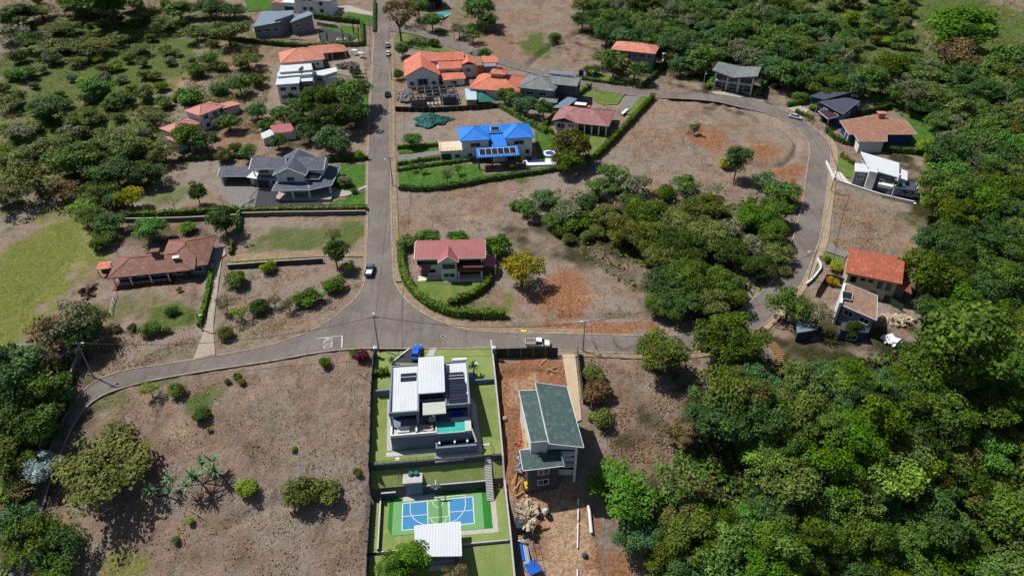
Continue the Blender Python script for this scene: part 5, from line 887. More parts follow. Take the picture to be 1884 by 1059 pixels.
def vehicle(px,py,rz,paint,lab,kind='suv',L_=4.6,W_=1.86,cat='car',name='parked_car'):
    p=pt(px,py); p.z+=.08; t=thing(name,lab,cat,p,rz,'vehicles on the roads'); k=L_/4.6; w=W_/2; x=lambda v:v*k
    mb=MB()
    if kind in('suv','sedan'):
        hb=.95 if kind=='suv' else .82
        loft(mb,[(x(-2.3),w*.82,.4,hb*.85,w*.7),(x(-2.1),w*.95,.3,hb,w*.82),(x(-1.2),w,.28,hb+.05,w*.9),(x(.9),w,.28,hb+.03,w*.9),(x(1.5),w*.98,.28,hb-.04,w*.84),(x(2.15),w*.92,.3,hb-.16,w*.76),(x(2.3),w*.8,.4,hb-.3,w*.66)]); body=mb.build('body',paint,t,smooth=False)
        zt=1.62 if kind=='suv' else 1.42; cab=[(x(-2.0 if kind=='suv' else -1.7),w*.86,hb-.05,hb+.02,w*.82),(x(-1.55 if kind=='suv' else -1.0),w*.85,hb-.05,zt-.05,w*.7),(x(-.2),w*.86,hb-.05,zt,w*.7),(x(.35),w*.86,hb-.05,zt-.06,w*.68),(x(1.15),w*.85,hb-.05,hb+.02,w*.8)]
        loft(mb:=MB(),cab); mb.build('windows',glass,t); loft(mb:=MB(),[(x(-1.62 if kind=='suv' else -1.05),w*.66,zt-.1,zt+.0,w*.62),(x(-.2),w*.72,zt-.06,zt+.045,w*.66),(x(.38),w*.68,zt-.12,zt-.02,w*.62)]); mb.build('roof_panel',paint,t)
        mb=MB()
        for s in (-1,1):
            for xa,za,xb,zb in ((-1.95,hb,-1.58,zt-.06),(-.45,hb,-.42,zt-.03),(1.1,hb,.37,zt-.07)): mb.tube((x(xa),s*w*.85,za),(x(xb),s*w*.7,zb),.045,n=4)
        mb.build('pillar',paint,t)
    else:
        loft(mb,[(x(-2.3),w*.97,.5,1.0,w*.95),(x(-.35),w,.45,1.02,w*.96),(x(1.2),w,.45,1.08,w*.9),(x(2.1),w*.95,.45,.98,w*.8),(x(2.3),w*.85,.5,.85,w*.7)]); mb.build('body',paint,t)
        xb=-.2 if kind=='pickup' else -.35; loft(mb:=MB(),[(x(xb),w*.88,1.0,1.1,w*.85),(x(xb+.12),w*.86,1.0,1.72,w*.74),(x(.75),w*.86,1.0,1.72,w*.74),(x(1.3),w*.86,1.0,1.1,w*.8)]); mb.build('windows',glass,t); loft(mb:=MB(),[(x(xb+.08),w*.72,1.66,1.78,w*.68),(x(.78),w*.72,1.66,1.78,w*.66)]); mb.build('roof_panel',paint,t)
        mb=MB()
        for s in (-1,1):
            for xa,za,xb_,zb in ((xb,1.05,xb+.1,1.7),(xb+.75,1.05,xb+.75,1.72),(1.28,1.08,.77,1.7)): mb.tube((x(xa),s*w*.87,za),(x(xb_),s*w*.74,zb),.05,n=4)
        mb.build('pillar',paint,t)
        mb=MB(); mb.box(x(-2.25),x(xb-.05),-w*.95,-w*.86,1.0,1.32); mb.box(x(-2.25),x(xb-.05),w*.86,w*.95,1.0,1.32); mb.box(x(-2.3),x(-2.22),-w*.86,w*.86,1.0,1.32); mb.box(x(xb-.12),x(xb-.05),-w*.86,w*.86,1.0,1.34); mb.build('bed_wall',paint,t); MB().box(x(-2.22),x(xb-.12),-w*.86,w*.86,1.0,1.06).build('bed_floor',white if kind=='pickup' else plain('bed_liner',S(150,132,120),.9,.2,3),t)
        if kind=='rack':
            mb=MB()
            for xx in (x(-2.2),x(-1.2),x(xb-.1)):
                for s in (-1,1): mb.tube((xx,s*w*.9,1.3),(xx,s*w*.9,2.0),.035,n=4)
                mb.tube((xx,-w*.9,2.0),(xx,w*.9,2.0),.035,n=4)
            for s in (-1,1): mb.tube((x(-2.3),s*w*.9,2.0),(x(.2),s*w*.9,2.0),.035,n=4)
            mb.build('rack',dark,t)
    for sx in (-1.42,1.42):
        for s in (-1,1):
            wh=MB().tube((x(sx),s*(w-.2),.34),(x(sx),s*(w+.02),.34),.35,n=16).build('wheel',rubber,t); MB().tube((x(sx),s*(w+.02),.34),(x(sx),s*(w+.04),.34),.2,n=12).build('rim',chrome,wh)
    for s in (-1,1):
        MB().box(x(2.12),x(2.29),s*w*.62-.2,s*w*.62+.2,.62,.76).build('headlight',headm,t); MB().box(x(-2.31),x(-2.2),s*w*.68-.14,s*w*.68+.14,.68,.86).build('tail_light',tailm,t); MB().box(x(.75),x(.95),s*(w+.12)-.1,s*(w+.12)+.1,.98,1.12).build('mirror',paint,t)
    return t
silv=paintm('silver_paint',S(196,208,220)); 
vehicle(767,652,R(86),paintm('blue_car_paint',(.01,.10,.52,1)),'bright blue car parked on the dark drive of the white modern house','suv',4.6,1.9)
vehicle(681,501,R(90),paintm('teal_paint',S(70,112,130)),'teal pickup with a white load bed parked at the road edge above the junction','pickup',5.2,1.9,'pickup truck','pickup_truck')
vehicle(989,636,R(-2),paintm('white_car_paint',(.72,.74,.75,1)),'white double cab pickup with a load rack parked in front of the green mesh fence','rack',5.3,1.85,'pickup truck','pickup_truck')
vehicle(713,176,R(97),paintm('dark_blue_paint',S(40,50,78)),'dark blue car driving alone along the main road','suv',4.7,1.9); vehicle(714,101,R(97),paintm('white_paint_car',(.7,.72,.74,1)),'white car parked at the right edge of the main road','sedan',4.5,1.8); vehicle(713,86,R(97),paintm('pale_teal_paint',S(170,196,196)),'pale teal car parked just beyond the white car on the main road','suv',4.5,1.8)
vehicle(1463,218,R(-38),silv,'silver blue sedan parked on the outer bend of the right road','sedan',4.7,1.82); vehicle(1672,362,R(-20),silv,'silver sedan under the dark carport of the white house on the right','sedan',4.6,1.82)
# ---------------------------------------------------------------- poles, lamps and lines
polem=plain('pole_concrete',S(158,156,154),.9,.15,2); TOPS={}
def pole(key,px,py,hh,lab,arm=None,cross=True,rz=0,pm=None):
    p=pt(px,py); t=thing('utility_pole' if cross else 'street_lamp',lab,'utility pole' if cross else 'street lamp',p,rz,'poles along the roads'); MB().tube((0,0,-.4),(0,0,hh),.17,.1,8).build('pole',pm or polem,t)
    if cross: MB().box(-1.0,1.0,-.06,.06,hh-.7,hh-.58).build('crossarm',dark,t); [MB().tube((x,0,hh-.58),(x,0,hh-.4),.05,n=6).build('insulator',white,t) for x in (-.9,-.3,.3,.9)]
    if arm:
        a=MB().tube((0,0,hh-1.4),(arm[0],arm[1],hh-.9),.05,n=5).build('arm',chrome,t); MB().box(arm[0]-.3,arm[0]+.3,arm[1]-.14,arm[1]+.14,hh-1.0,hh-.84).build('lamp_head',white,a)
    TOPS[key]=p+Vector((0,0,hh-.4))
pole('j',697,643,9.5,'utility pole with a lamp standing at the road edge before the white house plot',(-.4,1.6)); MB_t=MB()
pole('m1',723,342,9.5,'utility pole at the right kerb beside the blue house lawn',(-1.4,0)); pole('m2',721,148,9,'utility pole on the right verge by the orange gabled house',(-1.2,0)); pole('m0',678,165,8,'utility pole at the left kerb opposite the concrete shell'); pole('u0',683,118,8,'utility pole at the left kerb by the salmon roofed house'); pole('u1',681,62,8,'utility pole at the left roadside hedge near the top')
pole('r1',1072,646,8.4,'street lamp pole on the lower road right of the concrete ramp',(-.6,.9),False); pole('l1',172,693,9.6,'tall utility pole at the left road curve',(.6,.6)); pole('b1',1487,513,8.6,'lamp pole on the pavement right of the brown road',(-1.6,.5),False); pole('b2',1494,231,8.2,'utility pole at the outer bend near the charcoal house'); pole('t1',1088,166,8.2,'lamp pole at the small lawn on the upper road',(.0,-1),False); pole('t2',1292,171,8.4,'lamp pole left of the butterfly roof house',(.0,-1),False); pole('t3',836,76,8,'utility pole beside the upper lane',None,True); pole('b3',1528,352,8,'lamp pole at the drive of the white house on the right',(-1.2,0),False); pole('lm',372,607,5,'short garden lamp post at the foot of the slim hedge',(.5,.2),False)
def wire(a,b,sag,lab,dx=0):
    A=TOPS[a]+Vector((dx,0,0));B=TOPS[b]+Vector((dx,0,0)); mb=MB(); n=14; pts=[]
    for i in range(n+1): t=i/n; q=A.lerp(B,t); q.z-=sag*4*t*(1-t); pts.append(q-A)
    mb.path(pts,.05,4); o=mb.build('power_line',dark); o.location=A; tag(o,lab,'power line','power lines along the roads')
for a,b,s,l in (('j','m1',2,'line from the junction pole to the pole beside the blue house lawn'),('m1','m2',2,'line along the right side of the main road, middle stretch'),('m2','u1',2,'line crossing the main road to the roadside hedge pole'),('m0','u0',1,'line along the left kerb of the main road'),('j','l1',3,'long line from the junction pole to the left road curve'),('j','r1',2,'line from the junction pole to the lower road lamp'),('r1','b1',3,'line from the lower road lamp to the right road lamp pole'),('b1','b3',2,'line along the right road, lower stretch'),('b3','b2',2,'line along the right road, upper stretch'),('t1','t2',2,'line along the upper road before the butterfly roof house'),('t2','b2',2,'line from the butterfly roof house to the outer bend')): wire(a,b,s,l,.3)
for x,y,lab in ((1226,111,'small open garden kiosk right of the salmon roofed two storey house'),): box_thing('kiosk',lab,'kiosk',x,y,[('floor',conc,[(-1.6,1.6,-1.4,1.4,-.8,.1)]),('counter',SALM,[(-1.2,1.2,-.9,-.3,.1,1.1)]),('post',white,[(-1.4,-1.2,-1.2,-1,.1,2.3),(1.2,1.4,-1.2,-1,.1,2.3),(-1.4,-1.2,1,1.2,.1,2.3),(1.2,1.4,1,1.2,.1,2.3)]),('roof',white,[(-1.7,1.7,-.2,1.5,2.3,2.45)])])
box_thing('stone_gatepost','dark block gatepost at the upper lane before the bare field','gatepost',1069,140,[('post',dark,[(-.9,.9,-.6,.6,-.5,2.2)]),('cap',dgrey,[(-1,1,-.7,.7,2.2,2.4)])])
for x,y,lab in ((653,101,'left pale scrap sheet on stand in the gravel yard'),(664,106,'right pale scrap sheet on stand in the gravel yard')): box_thing('canopy_stand',lab,'canopy',x,y,[('sheet',white,[(-1.2,1.2,-.8,.8,1.9,2.0)]),('pole',dark,[(-1.1,-1,-.7,-.6,-.4,1.9),(1,1.1,-.7,-.6,-.4,1.9),(-1.1,-1,.6,.7,-.4,1.9),(1,1.1,.6,.7,-.4,1.9)])],0,'white canopies in the gravel yard')
box_thing('picnic_set','dark garden bench set lying on the mown lot','bench',458,453,[('bench',dgrey,[(-1.4,-.2,-.3,.3,.35,.45),(.1,1.2,.2,.7,.35,.45)]),('leg',dark,[(-1.2,-1.1,-.2,.2,-.1,.35),(-.5,-.4,-.2,.2,-.1,.35),(.3,.4,.3,.6,-.1,.35),(.9,1,.3,.6,-.1,.35)])])
box_thing('garden_bench','white slatted loungers stacked at the end of the maroon roofed house','lounger',1149,208,[('slats',white,[(-.5,.5,-2.6,2.6,.5,.65)]),('leg',white,[(-.4,-.3,-2.4,-2.3,-.3,.5),(.3,.4,-2.4,-2.3,-.3,.5),(-.4,-.3,2.3,2.4,-.3,.5),(.3,.4,2.3,2.4,-.3,.5)])],-.5)
for x,y,ang,ll,lab in ((395,915,.5,7,'long fallen pale branch across the brown slope'),(360,945,-.5,4,'broken fallen branch near the tall pandanus'),(665,690,-.7,3,'fallen dry palm frond stalk near the corner of the plot')):
    p=pt(x,y); mb=MB(); mb.tube((-ll/2*math.cos(ang),-ll/2*math.sin(ang)-0,.2),(ll/2*math.cos(ang),ll/2*math.sin(ang),.5),.14,.05,5); mb.tube((0,0,.3),(.8,-1.2,.4),.07,.03,4); mb.tube((.6,.3,.35),(1.2,1.4,.5),.06,.02,4); o=mb.build('fallen_branch',palebark); o.location=p; tag(o,lab,'branch','fallen branches')
# ---------------------------------------------------------------- vegetation
def cards(pos,nrm,size,rng,asp=1.0):
    n=len(pos); nrm=nrm/(np.linalg.norm(nrm,axis=1)[:,None]+1e-9)
    r=rng.normal(size=(n,3)); a=np.cross(nrm,r); a/=np.linalg.norm(a,axis=1)[:,None]+1e-9; b=np.cross(nrm,a)
    s=(size*rng.uniform(.55,1.35,n))[:,None] if np.isscalar(size) else (size*rng.uniform(.55,1.35,n))[:,None]
    k=rng.uniform(.45,.8,n)[:,None]*asp
    dr=nrm*s*.25
    return np.stack([pos+a*s,pos+b*s*k-dr*.5,pos-a*s,pos-b*s*k-dr*.5],1).reshape(-1,3)
def leafmesh(name,v,mat,rng,cl=None):
    me=npmesh(name,v,4); n=len(v)//4
    at_=me.attributes.new('leafvar','FLOAT','FACE'); at_.data.foreach_set('value',(rng.random(n) if cl is None else cl).astype(np.float32))
    if mat: me.materials.append(mat)
    return me
def clumpcloud(rng,C,r,n,size,flat=.8,rnd=.55):
    w=r**2/np.sum(r**2); idx=rng.choice(len(C),n,p=w); d=rng.normal(size=(n,3)); d/=np.linalg.norm(d,axis=1)[:,None]
    d[:,2]=np.where(d[:,2]<-.3,-d[:,2],d[:,2])
    rad=r[idx]*(.45+.6*rng.random(n)**.6)
    pos=C[idx]+d*rad[:,None]*np.array([1,1,flat])
    nr=d*.8+np.array([0,0,.45])+rng.normal(size=(n,3))*rnd
    cv=rng.random(len(C))[idx]*.55+rng.random(n)*.45
    return cards(pos,nr,size,rng),cv
# kind: clumps, clump radius, spread(z), centre height, leaves, leaf size, vertical flatness of clumps
KINDS={'round':(30,.32,.60,.8,6200,.046,.8),'dense':(42,.25,.58,.74,7600,.038,.75),'layered':(52,.21,.36,.85,7200,.039,.5),'feathery':(34,.26,.5,.78,3200,.045,.7),
 'spreading':(44,.24,.34,.62,3800,.042,.55),'bush':(16,.42,.5,.45,2200,.075,.85),'tall':(22,.36,1.15,1.35,3200,.065,.9),'sparse':(22,.26,.55,1.0,1100,.05,.7)}
def crown_pts(rng,kind):
    k,cr,cz,hc,n,ls,fl=KINDS[kind]; C=[]
    while len(C)<k:
        p=rng.uniform(-1,1,3)
        q=np.hypot(p[0],p[1])**2+ (p[2]*(1 if p[2]>0 else 1.5))**2
        if q>1 or q<.22: continue
        if C and min(np.linalg.norm(p-c) for c in C)<.75*cr and rng.random()<.8: continue
        C.append(p)
    C=np.array(C)*(1-cr*.75); st=rng.uniform(.82,1.12,2)
    C=C*np.array([st[0],st[1],cz])+np.array([0,0,hc]); r=cr*rng.uniform(.7,1.25,k)
    return C,r
def trunkmesh(name,rng,C,mat,nb=9,tr=.05,h0=None):
    mb=MB(); zc=C[:,2].mean(); fork=Vector((rng.uniform(-.06,.06),rng.uniform(-.06,.06),zc*.5 if h0 is None else h0))
    mb.tube((0,0,-.25),fork,tr*1.25,tr,7)
    for i in rng.permutation(len(C))[:nb]:
        c=Vector(C[i]); mid=fork.lerp(c,.5)+Vector(rng.normal(size=3)*.05); mb.tube(fork,mid,tr*.62,tr*.4,5); mb.tube(mid,c,tr*.4,tr*.12,4)
        for _ in range(2):
            e=mid.lerp(c,.6)+Vector(rng.normal(size=3)*.14); mb.tube(mid.lerp(c,.4),e,tr*.2,tr*.06,3)
    me=bpy.data.meshes.new(name); me.from_pydata(mb.v,[],mb.f); me.materials.append(mat); return me
L={'green':leafmat('leaf_green',S(42,66,22),S(88,118,46)),'dark':leafmat('leaf_dark',S(32,54,22),S(66,96,40)),'bright':leafmat('leaf_bright',S(46,82,24),S(84,128,44)),
 'olive':leafmat('leaf_olive',S(58,70,28),S(106,114,56)),'grey':leafmat('leaf_grey',S(70,78,54),S(114,120,88)),'blue':leafmat('leaf_bluegreen',S(38,66,34),S(82,116,66)),
 'yellow':leafmat('leaf_yellow',S(104,112,34),S(160,160,62)),'gold':leafmat('leaf_gold',S(120,104,24),S(184,160,50)),'brown':leafmat('leaf_brown',S(78,68,44),S(120,108,72)),'lime':leafmat('leaf_lime',S(72,104,30),S(122,148,56)),
 'silver':leafmat('leaf_silver',S(110,128,128),S(190,204,204)),'maroon':leafmat('leaf_maroon',S(74,36,34),S(112,62,56)),'purple':leafmat('leaf_purple',S(96,66,104),S(156,120,160)),'mixed':leafmat('leaf_mixed',S(50,72,28),S(98,118,52),.25,S(116,112,64))}
VAR={}
for kind in KINDS:
    VAR[kind]=[]
    for s in range(4 if kind in('round','dense') else 3):
        rng=np.random.default_rng(hash_:=sum(map(ord,kind))*10+s)
        C,r=crown_pts(rng,kind); k=KINDS[kind]
        v,cv=clumpcloud(rng,C,r,k[4],k[5],k[6])
        lm=leafmesh('crown',v,L['green'],rng,cv); tm_=trunkmesh('trunk',rng,C,bark,{'sparse':18,'feathery':14,'spreading':14}.get(kind,9),.035 if kind=='bush' else .045,.12 if kind=='bush' else None)
        VAR[kind].append((lm,tm_))
def baremesh(rng,depth_=5):
    mb=MB()
    def go(p,d,l,r,k):
        q=p+d*l; mb.tube(p,q,r,r*.65,5 if k>2 else 3)
        if k==0: return
        for _ in range(3 if k>1 else 2):
            nd=(d+Vector(rng.normal(size=3))*.55+Vector((0,0,.1))).normalized(); go(q,nd,l*rng.uniform(.6,.85),r*.6,k-1)
    go(Vector((0,0,-.2)),Vector((0,0,1)),.6,.05,depth_)
    me=bpy.data.meshes.new('branches'); me.from_pydata(mb.v,[],mb.f); me.materials.append(palebark); return me
BARE=[baremesh(np.random.default_rng(i),4) for i in (3,5,8)]
COLW={'green':'mid green','dark':'dark green','bright':'bright green','olive':'olive green','grey':'grey-green','blue':'blue-green','yellow':'yellow-green','gold':'golden yellow','brown':'brownish dry','lime':'lime green','silver':'silvery','maroon':'maroon','purple':'purple flowering','mixed':'mottled green'}
KINDW={'round':'round-crowned tree','dense':'leafy tree','layered':'layered tree','feathery':'feathery tree','spreading':'flat-topped tree','bush':'low bush','tall':'tall narrow tree','sparse':'sparse airy tree'}
TREES=[]
CNT=[0]
def put_tree(p,Rm,kind,c,where,group=None,zs=1.0,uniq=None):
    i=CNT[0]; CNT[0]+=1
    size='large ' if Rm>6.2 else ('small ' if Rm<(1.2 if kind=='bush' else 3.2) else '')
    lab=uniq or f"{size}{COLW[c]} {KINDW[kind]} {where}"
    nm='bush' if kind=='bush' else 'tree'
    t=thing(nm,lab,nm,p,random.uniform(0,6.28),group or ('bushes on the lots' if nm=='bush' else 'trees on the hillside'))
    t.scale=(Rm*random.uniform(.92,1.08),Rm*random.uniform(.92,1.08),Rm*zs*random.uniform(.9,1.1))
    lm,tm_=VAR[kind][i%len(VAR[kind])]
    o=bpy.data.objects.new('crown' if nm=='tree' else 'foliage',lm); col.objects.link(o); o.parent=t
    o.material_slots[0].link='OBJECT'; o.material_slots[0].material=L[c]
    o=bpy.data.objects.new('trunk' if nm=='tree' else 'stem',tm_); col.objects.link(o); o.parent=t
    TREES.append((p.x,p.y,Rm)); return t
QUEUE=[]
def tree(cx,cy,r,kind,c,where,zs=1.0,uniq=None,group=None):
    hc=KINDS[kind][3]*zs; p=pt(cx,cy)
    for _ in range(3): Rm=r*1.22*mpp(p+Vector((0,0,3))); p=pt(cx,cy,Rm*hc*.95)
    QUEUE.append((p,Rm,kind,c,where,group,zs,uniq,r))
def plant_all(limit=285):
    T_=[q for q in QUEUE if q[2]!='bush']; T_.sort(key=lambda q:(q[7] is None,-q[8])); rest=[]
    for q in [q for q in QUEUE if q[2]=='bush']+T_[:limit]: put_tree(*q[:8])
    V=[];MI=[];CV=[]; cols=list(L); rng=np.random.default_rng(99)
    for i,(p,Rm,kind,c,*_r) in enumerate(T_[limit:]):
        lm=VAR[kind][i%len(VAR[kind])][0]; n=len(lm.polygons); v=np.empty(len(lm.vertices)*3,np.float32); lm.vertices.foreach_get('co',v); v=v.reshape(n,4,3)[rng.random(n)<.5]
        ce=v.mean(1,keepdims=True); v=ce+(v-ce)*1.3; a=rng.uniform(0,6.28); ca,sa=math.cos(a),math.sin(a)
        x=v[...,0]*ca-v[...,1]*sa; y=v[...,0]*sa+v[...,1]*ca; w=np.stack([x*Rm+p.x,y*Rm+p.y,v[...,2]*Rm*_r[2]+p.z],-1); V.append(w.reshape(-1,3)); MI+= [cols.index(c)]*len(v)
        t=.05*Rm; hh=.7*Rm
        for k in range(4):
            a0,a1=k*1.571,(k+1)*1.571; V.append(np.array([[p.x+t*math.cos(q),p.y+t*math.sin(q),p.z+zz] for q,zz in ((a0,-.3),(a1,-.3),(a1,hh),(a0,hh))])); MI.append(len(cols))
    if V:
        me=leafmesh('small_trees',np.concatenate(V),None,rng)
        for c in cols: me.materials.append(L[c])
        me.materials.append(bark); me.polygons.foreach_set('material_index',np.array(MI,np.int32)); tag(link('small_trees',me,None),kind='stuff')
def bare(cx,by,r,lab,hz=1.0):
    p=pt(cx,by); Rm=r*mpp(p); t=thing('bare_tree',lab,'tree',p,random.uniform(0,6.28),'bare trees'); t.scale=(Rm*.75,Rm*.75,Rm*.75*hz)
    o=bpy.data.objects.new('branches',BARE[CNT[0]%3]); CNT[0]+=1; col.objects.link(o); o.parent=t; return t
# --- named trees: crown centre in the photograph, crown radius, form, colour
mg='in the grove inside the bend'
for i,(x,y,r,k,c) in enumerate([(970,385,26,'dense','green'),(1000,365,24,'dense','blue'),(1042,388,28,'feathery','grey'),(1018,405,24,'dense','green'),(1078,372,24,'dense','dark'),(1064,408,28,'bush','green'),(1102,345,26,'dense','green'),(1130,318,30,'feathery','green'),(1165,335,30,'feathery','grey'),(1112,395,30,'feathery','olive'),(1150,425,40,'dense','olive'),(1185,392,36,'round','green'),(1195,438,42,'dense','mixed'),(1240,405,40,'spreading','olive'),(1255,455,46,'dense','dark'),(1212,468,36,'dense','olive'),(1292,385,38,'round','mixed'),(1300,432,44,'dense','olive'),(1262,338,28,'feathery','green'),(1332,420,28,'feathery','grey'),(1340,462,40,'dense','dark'),(1385,402,34,'round','bright'),(1422,390,34,'round','green'),(1440,355,30,'round','green'),(1408,332,26,'feathery','blue'),(1452,378,18,'bush','bright'),(1420,432,36,'dense','green'),(1432,466,30,'dense','olive'),(1385,452,28,'feathery','grey'),(1395,490,36,'dense','dark'),(1440,500,16,'bush','olive'),(1165,372,26,'dense','dark'),(1225,355,22,'bush','green'),(1090,420,18,'bush','olive'),(950,378,14,'bush','green'),(1310,350,18,'sparse','grey')]):
    tree(x,y,r*.93,k,c,mg,.8)
for x,y,r,k,c in [(1225,522,38,'dense','dark'),(1268,512,44,'dense','green'),(1318,520,40,'dense','green'),(1342,546,30,'round','mixed'),(1212,556,30,'dense','green'),(1258,558,38,'dense','dark'),(1300,552,36,'dense','olive')]: tree(x,y,r,k,c,'in the clump above the lower road',.95)
tree(1215,648,43,'round','mixed','x',1,'olive leafy tree standing in the lower road verge, overhanging the asphalt')
tree(1342,622,58,'dense','green','x',1,'big leafy tree hiding the bend of the lower road'); tree(1352,645,30,'round','bright','x',1.1,'small vivid light green tree in front of the big tree at the bend')
tree(1455,560,38,'feathery','green','x',1.1,'leaning green tree over the road edge by the brown slab roof house'); tree(1506,585,26,'sparse','grey','x',1.2,'thin see-through tree before the brown slab roof house'); tree(1571,607,15,'round','dark','x',1.3,'small dark round tree against the lower wall of the brown slab roof house')
tree(962,493,38,'feathery','yellow','x',1.15,'yellow-green leafy tree beside the red roofed house'); tree(915,455,26,'bush','bright','x',1.1,'dense green bush at the right end of the red roofed house'); tree(790,440,22,'bush','green','x',.9,'green bush behind the red roof at its left'); tree(752,447,20,'bush','mixed','x',.9,'ragged bush at the road corner behind the red roofed house'); tree(843,437,18,'bush','bright','x',.9,'bright bush peeking over the red roof ridge')
tree(1356,300,22,'tall','dark','x',1,'dark columnar tree alone on the bare lot inside the bend'); tree(1336,302,13,'bush','yellow','x',1,'yellow-green bush at the foot of the dark lone tree'); tree(1278,238,10,'bush','olive','x',1.3,'small dark shrub at the red soil cut')
wl='below the white flat roofed house'
for x,y,r,k,c in [(588,182,40,'dense','green'),(640,170,46,'dense','green'),(608,215,44,'dense','dark'),(652,205,34,'dense','dark'),(556,192,26,'round','green'),(602,250,32,'round','blue'),(568,238,26,'dense','dark'),(520,206,26,'dense','green'),(472,200,24,'dense','blue'),(625,262,26,'round','blue'),(545,215,20,'dense','dark'),(490,225,16,'bush','green')]: tree(x,y+5,r*.86,k,c,wl)
wp='near the upper left salmon roofs'
for x,y,r,k,c in [(340,248,34,'round','green'),(378,262,26,'dense','dark'),(420,225,22,'dense','green'),(385,110,18,'dense','green'),(360,135,14,'bush','green'),(455,110,26,'spreading','olive'),(420,60,36,'spreading','olive'),(360,60,26,'spreading','olive'),(440,155,22,'round','green'),(405,165,16,'bush','green'),(350,180,26,'bush','bright'),(475,150,18,'bush','green'),(510,260,20,'round','dark'),(455,280,18,'round','green'),(410,290,16,'bush','olive'),(432,272,12,'bush','green')]: tree(x,y,r,k,c,wp,.9)
tree(238,362,24,'feathery','yellow','x',1.1,'yellow-leaved tree at the end of the hedge on the left slope'); tree(362,355,16,'tall','dark','x',1,'narrow dark tree on the lawn left of the slate roofed house'); bare(322,385,26,'leafless tree on the lawn left of the slate roofed house'); bare(412,378,20,'leafless tree on the grey drive of the slate roofed house')
tree(412,408,28,'round','blue','x',1,'leafy tree beside the thin hedge left of the mown lot'); tree(276,422,26,'round','bright','x',1,'round green tree behind the terracotta tile roof'); tree(182,450,18,'bush','green','x',1,'bush at the left end of the terracotta tiled house'); tree(345,420,14,'bush','lime','x',1,'small pale bush behind the terracotta tiled house')
tree(617,468,22,'tall','dark','x',.8,'dark clipped columnar tree at the end of the low retaining wall'); tree(612,432,16,'sparse','olive','x',1.1,'wispy tree behind the dark clipped column'); tree(642,490,13,'feathery','green','x',1.3,'slim tree beside the parked teal pickup')
lowlot='on the corner lot left of the junction'
for x,y,r,k,c,u in [(493,493,16,'bush','lime','light bush below the low retaining wall on the corner lot'),(433,515,22,'bush','green','wide green bush at the upper left of the corner lot'),(478,567,18,'bush','dark','dark upright bush in the middle of the corner lot plant row'),(565,548,24,'bush','green','broad green bush in the corner lot row, second from the right'),(614,527,19,'bush','bright','bright bush at the right end of the corner lot row'),(440,572,18,'sparse','lime','pale spindly shrub left of the dark upright bush'),(415,558,18,'sparse','grey','tall pale shrub at the left edge of the corner lot'),(530,560,16,'sparse','grey','spindly grey shrub between the two broad bushes of the corner lot'),(590,540,12,'sparse','lime','thin yellowish shrub among the corner lot row'),(415,615,16,'bush','olive','olive bush by the bottom left of the corner lot'),(505,555,13,'sparse','grey','wispy shrub right of the dark upright bush'),
  (315,572,13,'bush','dark','dark bush on the round green lawn patch below the terracotta house'),(278,605,20,'bush','green','clump of green bushes below the lawn patch'),(243,603,9,'bush','dark','little dark bush left of the bush clump below the lawn'),(330,532,6,'bush','green','tiny bush before the terracotta house porch'),(305,608,9,'bush','mixed','low bush at the right end of the bush clump'),(215,606,9,'bush','olive','dry bush at the left end of the lawn bushes'),
  (325,718,17,'bush','mixed','round bush on the brown slope just below the left road'),(371,763,16,'bush','dark','dark ball shaped bush on the brown slope'),(598,668,12,'bush','bright','bright green bush on the slope just below the painted word'),(436,691,8,'bush','bright','small bright bush below the left road with its own shadow'),(445,703,7,'bush','olive','tiny dry shrub beside the small bright bush'),(275,716,17,'sparse','lime','pale airy shrub near the road curve at left'),(555,910,32,'bush','olive','big olive bush on the lower brown slope'),(600,905,26,'bush','olive','brownish olive bush beside the big olive bush'),(455,897,20,'bush','lime','low flat bush among the fallen branches'),(323,993,8,'bush','green','little bush on the lowest brown slope'),(385,790,5,'bush','lime','tiny green tuft below the dark ball bush'),(540,825,6,'bush','lime','little tuft in the middle of the brown slope'),(418,702,6,'bush','olive','little dry sprig under the road kerb'),(657,868,9,'bush','olive','small bush near the dark panel fence'),(350,958,7,'bush','lime','small tuft near the fallen branches'),
  (666,655,14,'bush','maroon','maroon bush at the corner of the bright lot'),(650,650,8,'bush','green','little fan of leaves beside the maroon bush'),(1098,720,26,'bush','brown','dry brown bush beside the green mesh fence'),(1090,690,20,'bush','olive','olive shrub right of the concrete ramp'),(1108,770,20,'bush','olive','bush at the edge of the red gully'),(1088,765,9,'bush','lime','small lime tuft beside the gully')]:
    tree(x,y,r,k,c,lowlot,.9,u)
# lower left
tree(188,856,82,'spreading','olive','x',.75,'very large olive yellow spreading tree at the lower left'); tree(75,858,34,'feathery','silver','x',1,'silvery leaved tree at the left road edge'); bare(250,790,34,'leafless shrub on the slope below the left road')
ll='along the lower left road'
for x,y,r,k,c in [(30,690,55,'round','blue'),(85,715,42,'round','green'),(25,765,50,'dense','dark'),(70,775,42,'round','green'),(20,830,46,'round','mixed'),(60,800,30,'dense','dark'),(15,905,26,'round','lime'),(60,990,50,'feathery','green'),(110,1005,40,'feathery','blue'),(35,960,40,'feathery','blue'),(95,1045,40,'feathery','green'),(20,1030,20,'feathery','mixed'),(40,900,26,'sparse','brown'),(110,740,26,'dense','dark')]: tree(x,y,r,k,c,ll)
for x,y,r,k,c in [(120,590,50,'sparse','grey'),(90,610,40,'sparse','brown'),(150,620,34,'round','dark'),(85,655,34,'sparse','brown'),(165,590,30,'feathery','olive')]: tree(x,y,r,k,c,'in the thicket by the yellow meadow')
tree(112,652,24,'sparse','purple','x',1,'purple flowering tree by the left utility pole'); bare(110,680,36,'leafless grey tree at the meadow corner by the left pole')
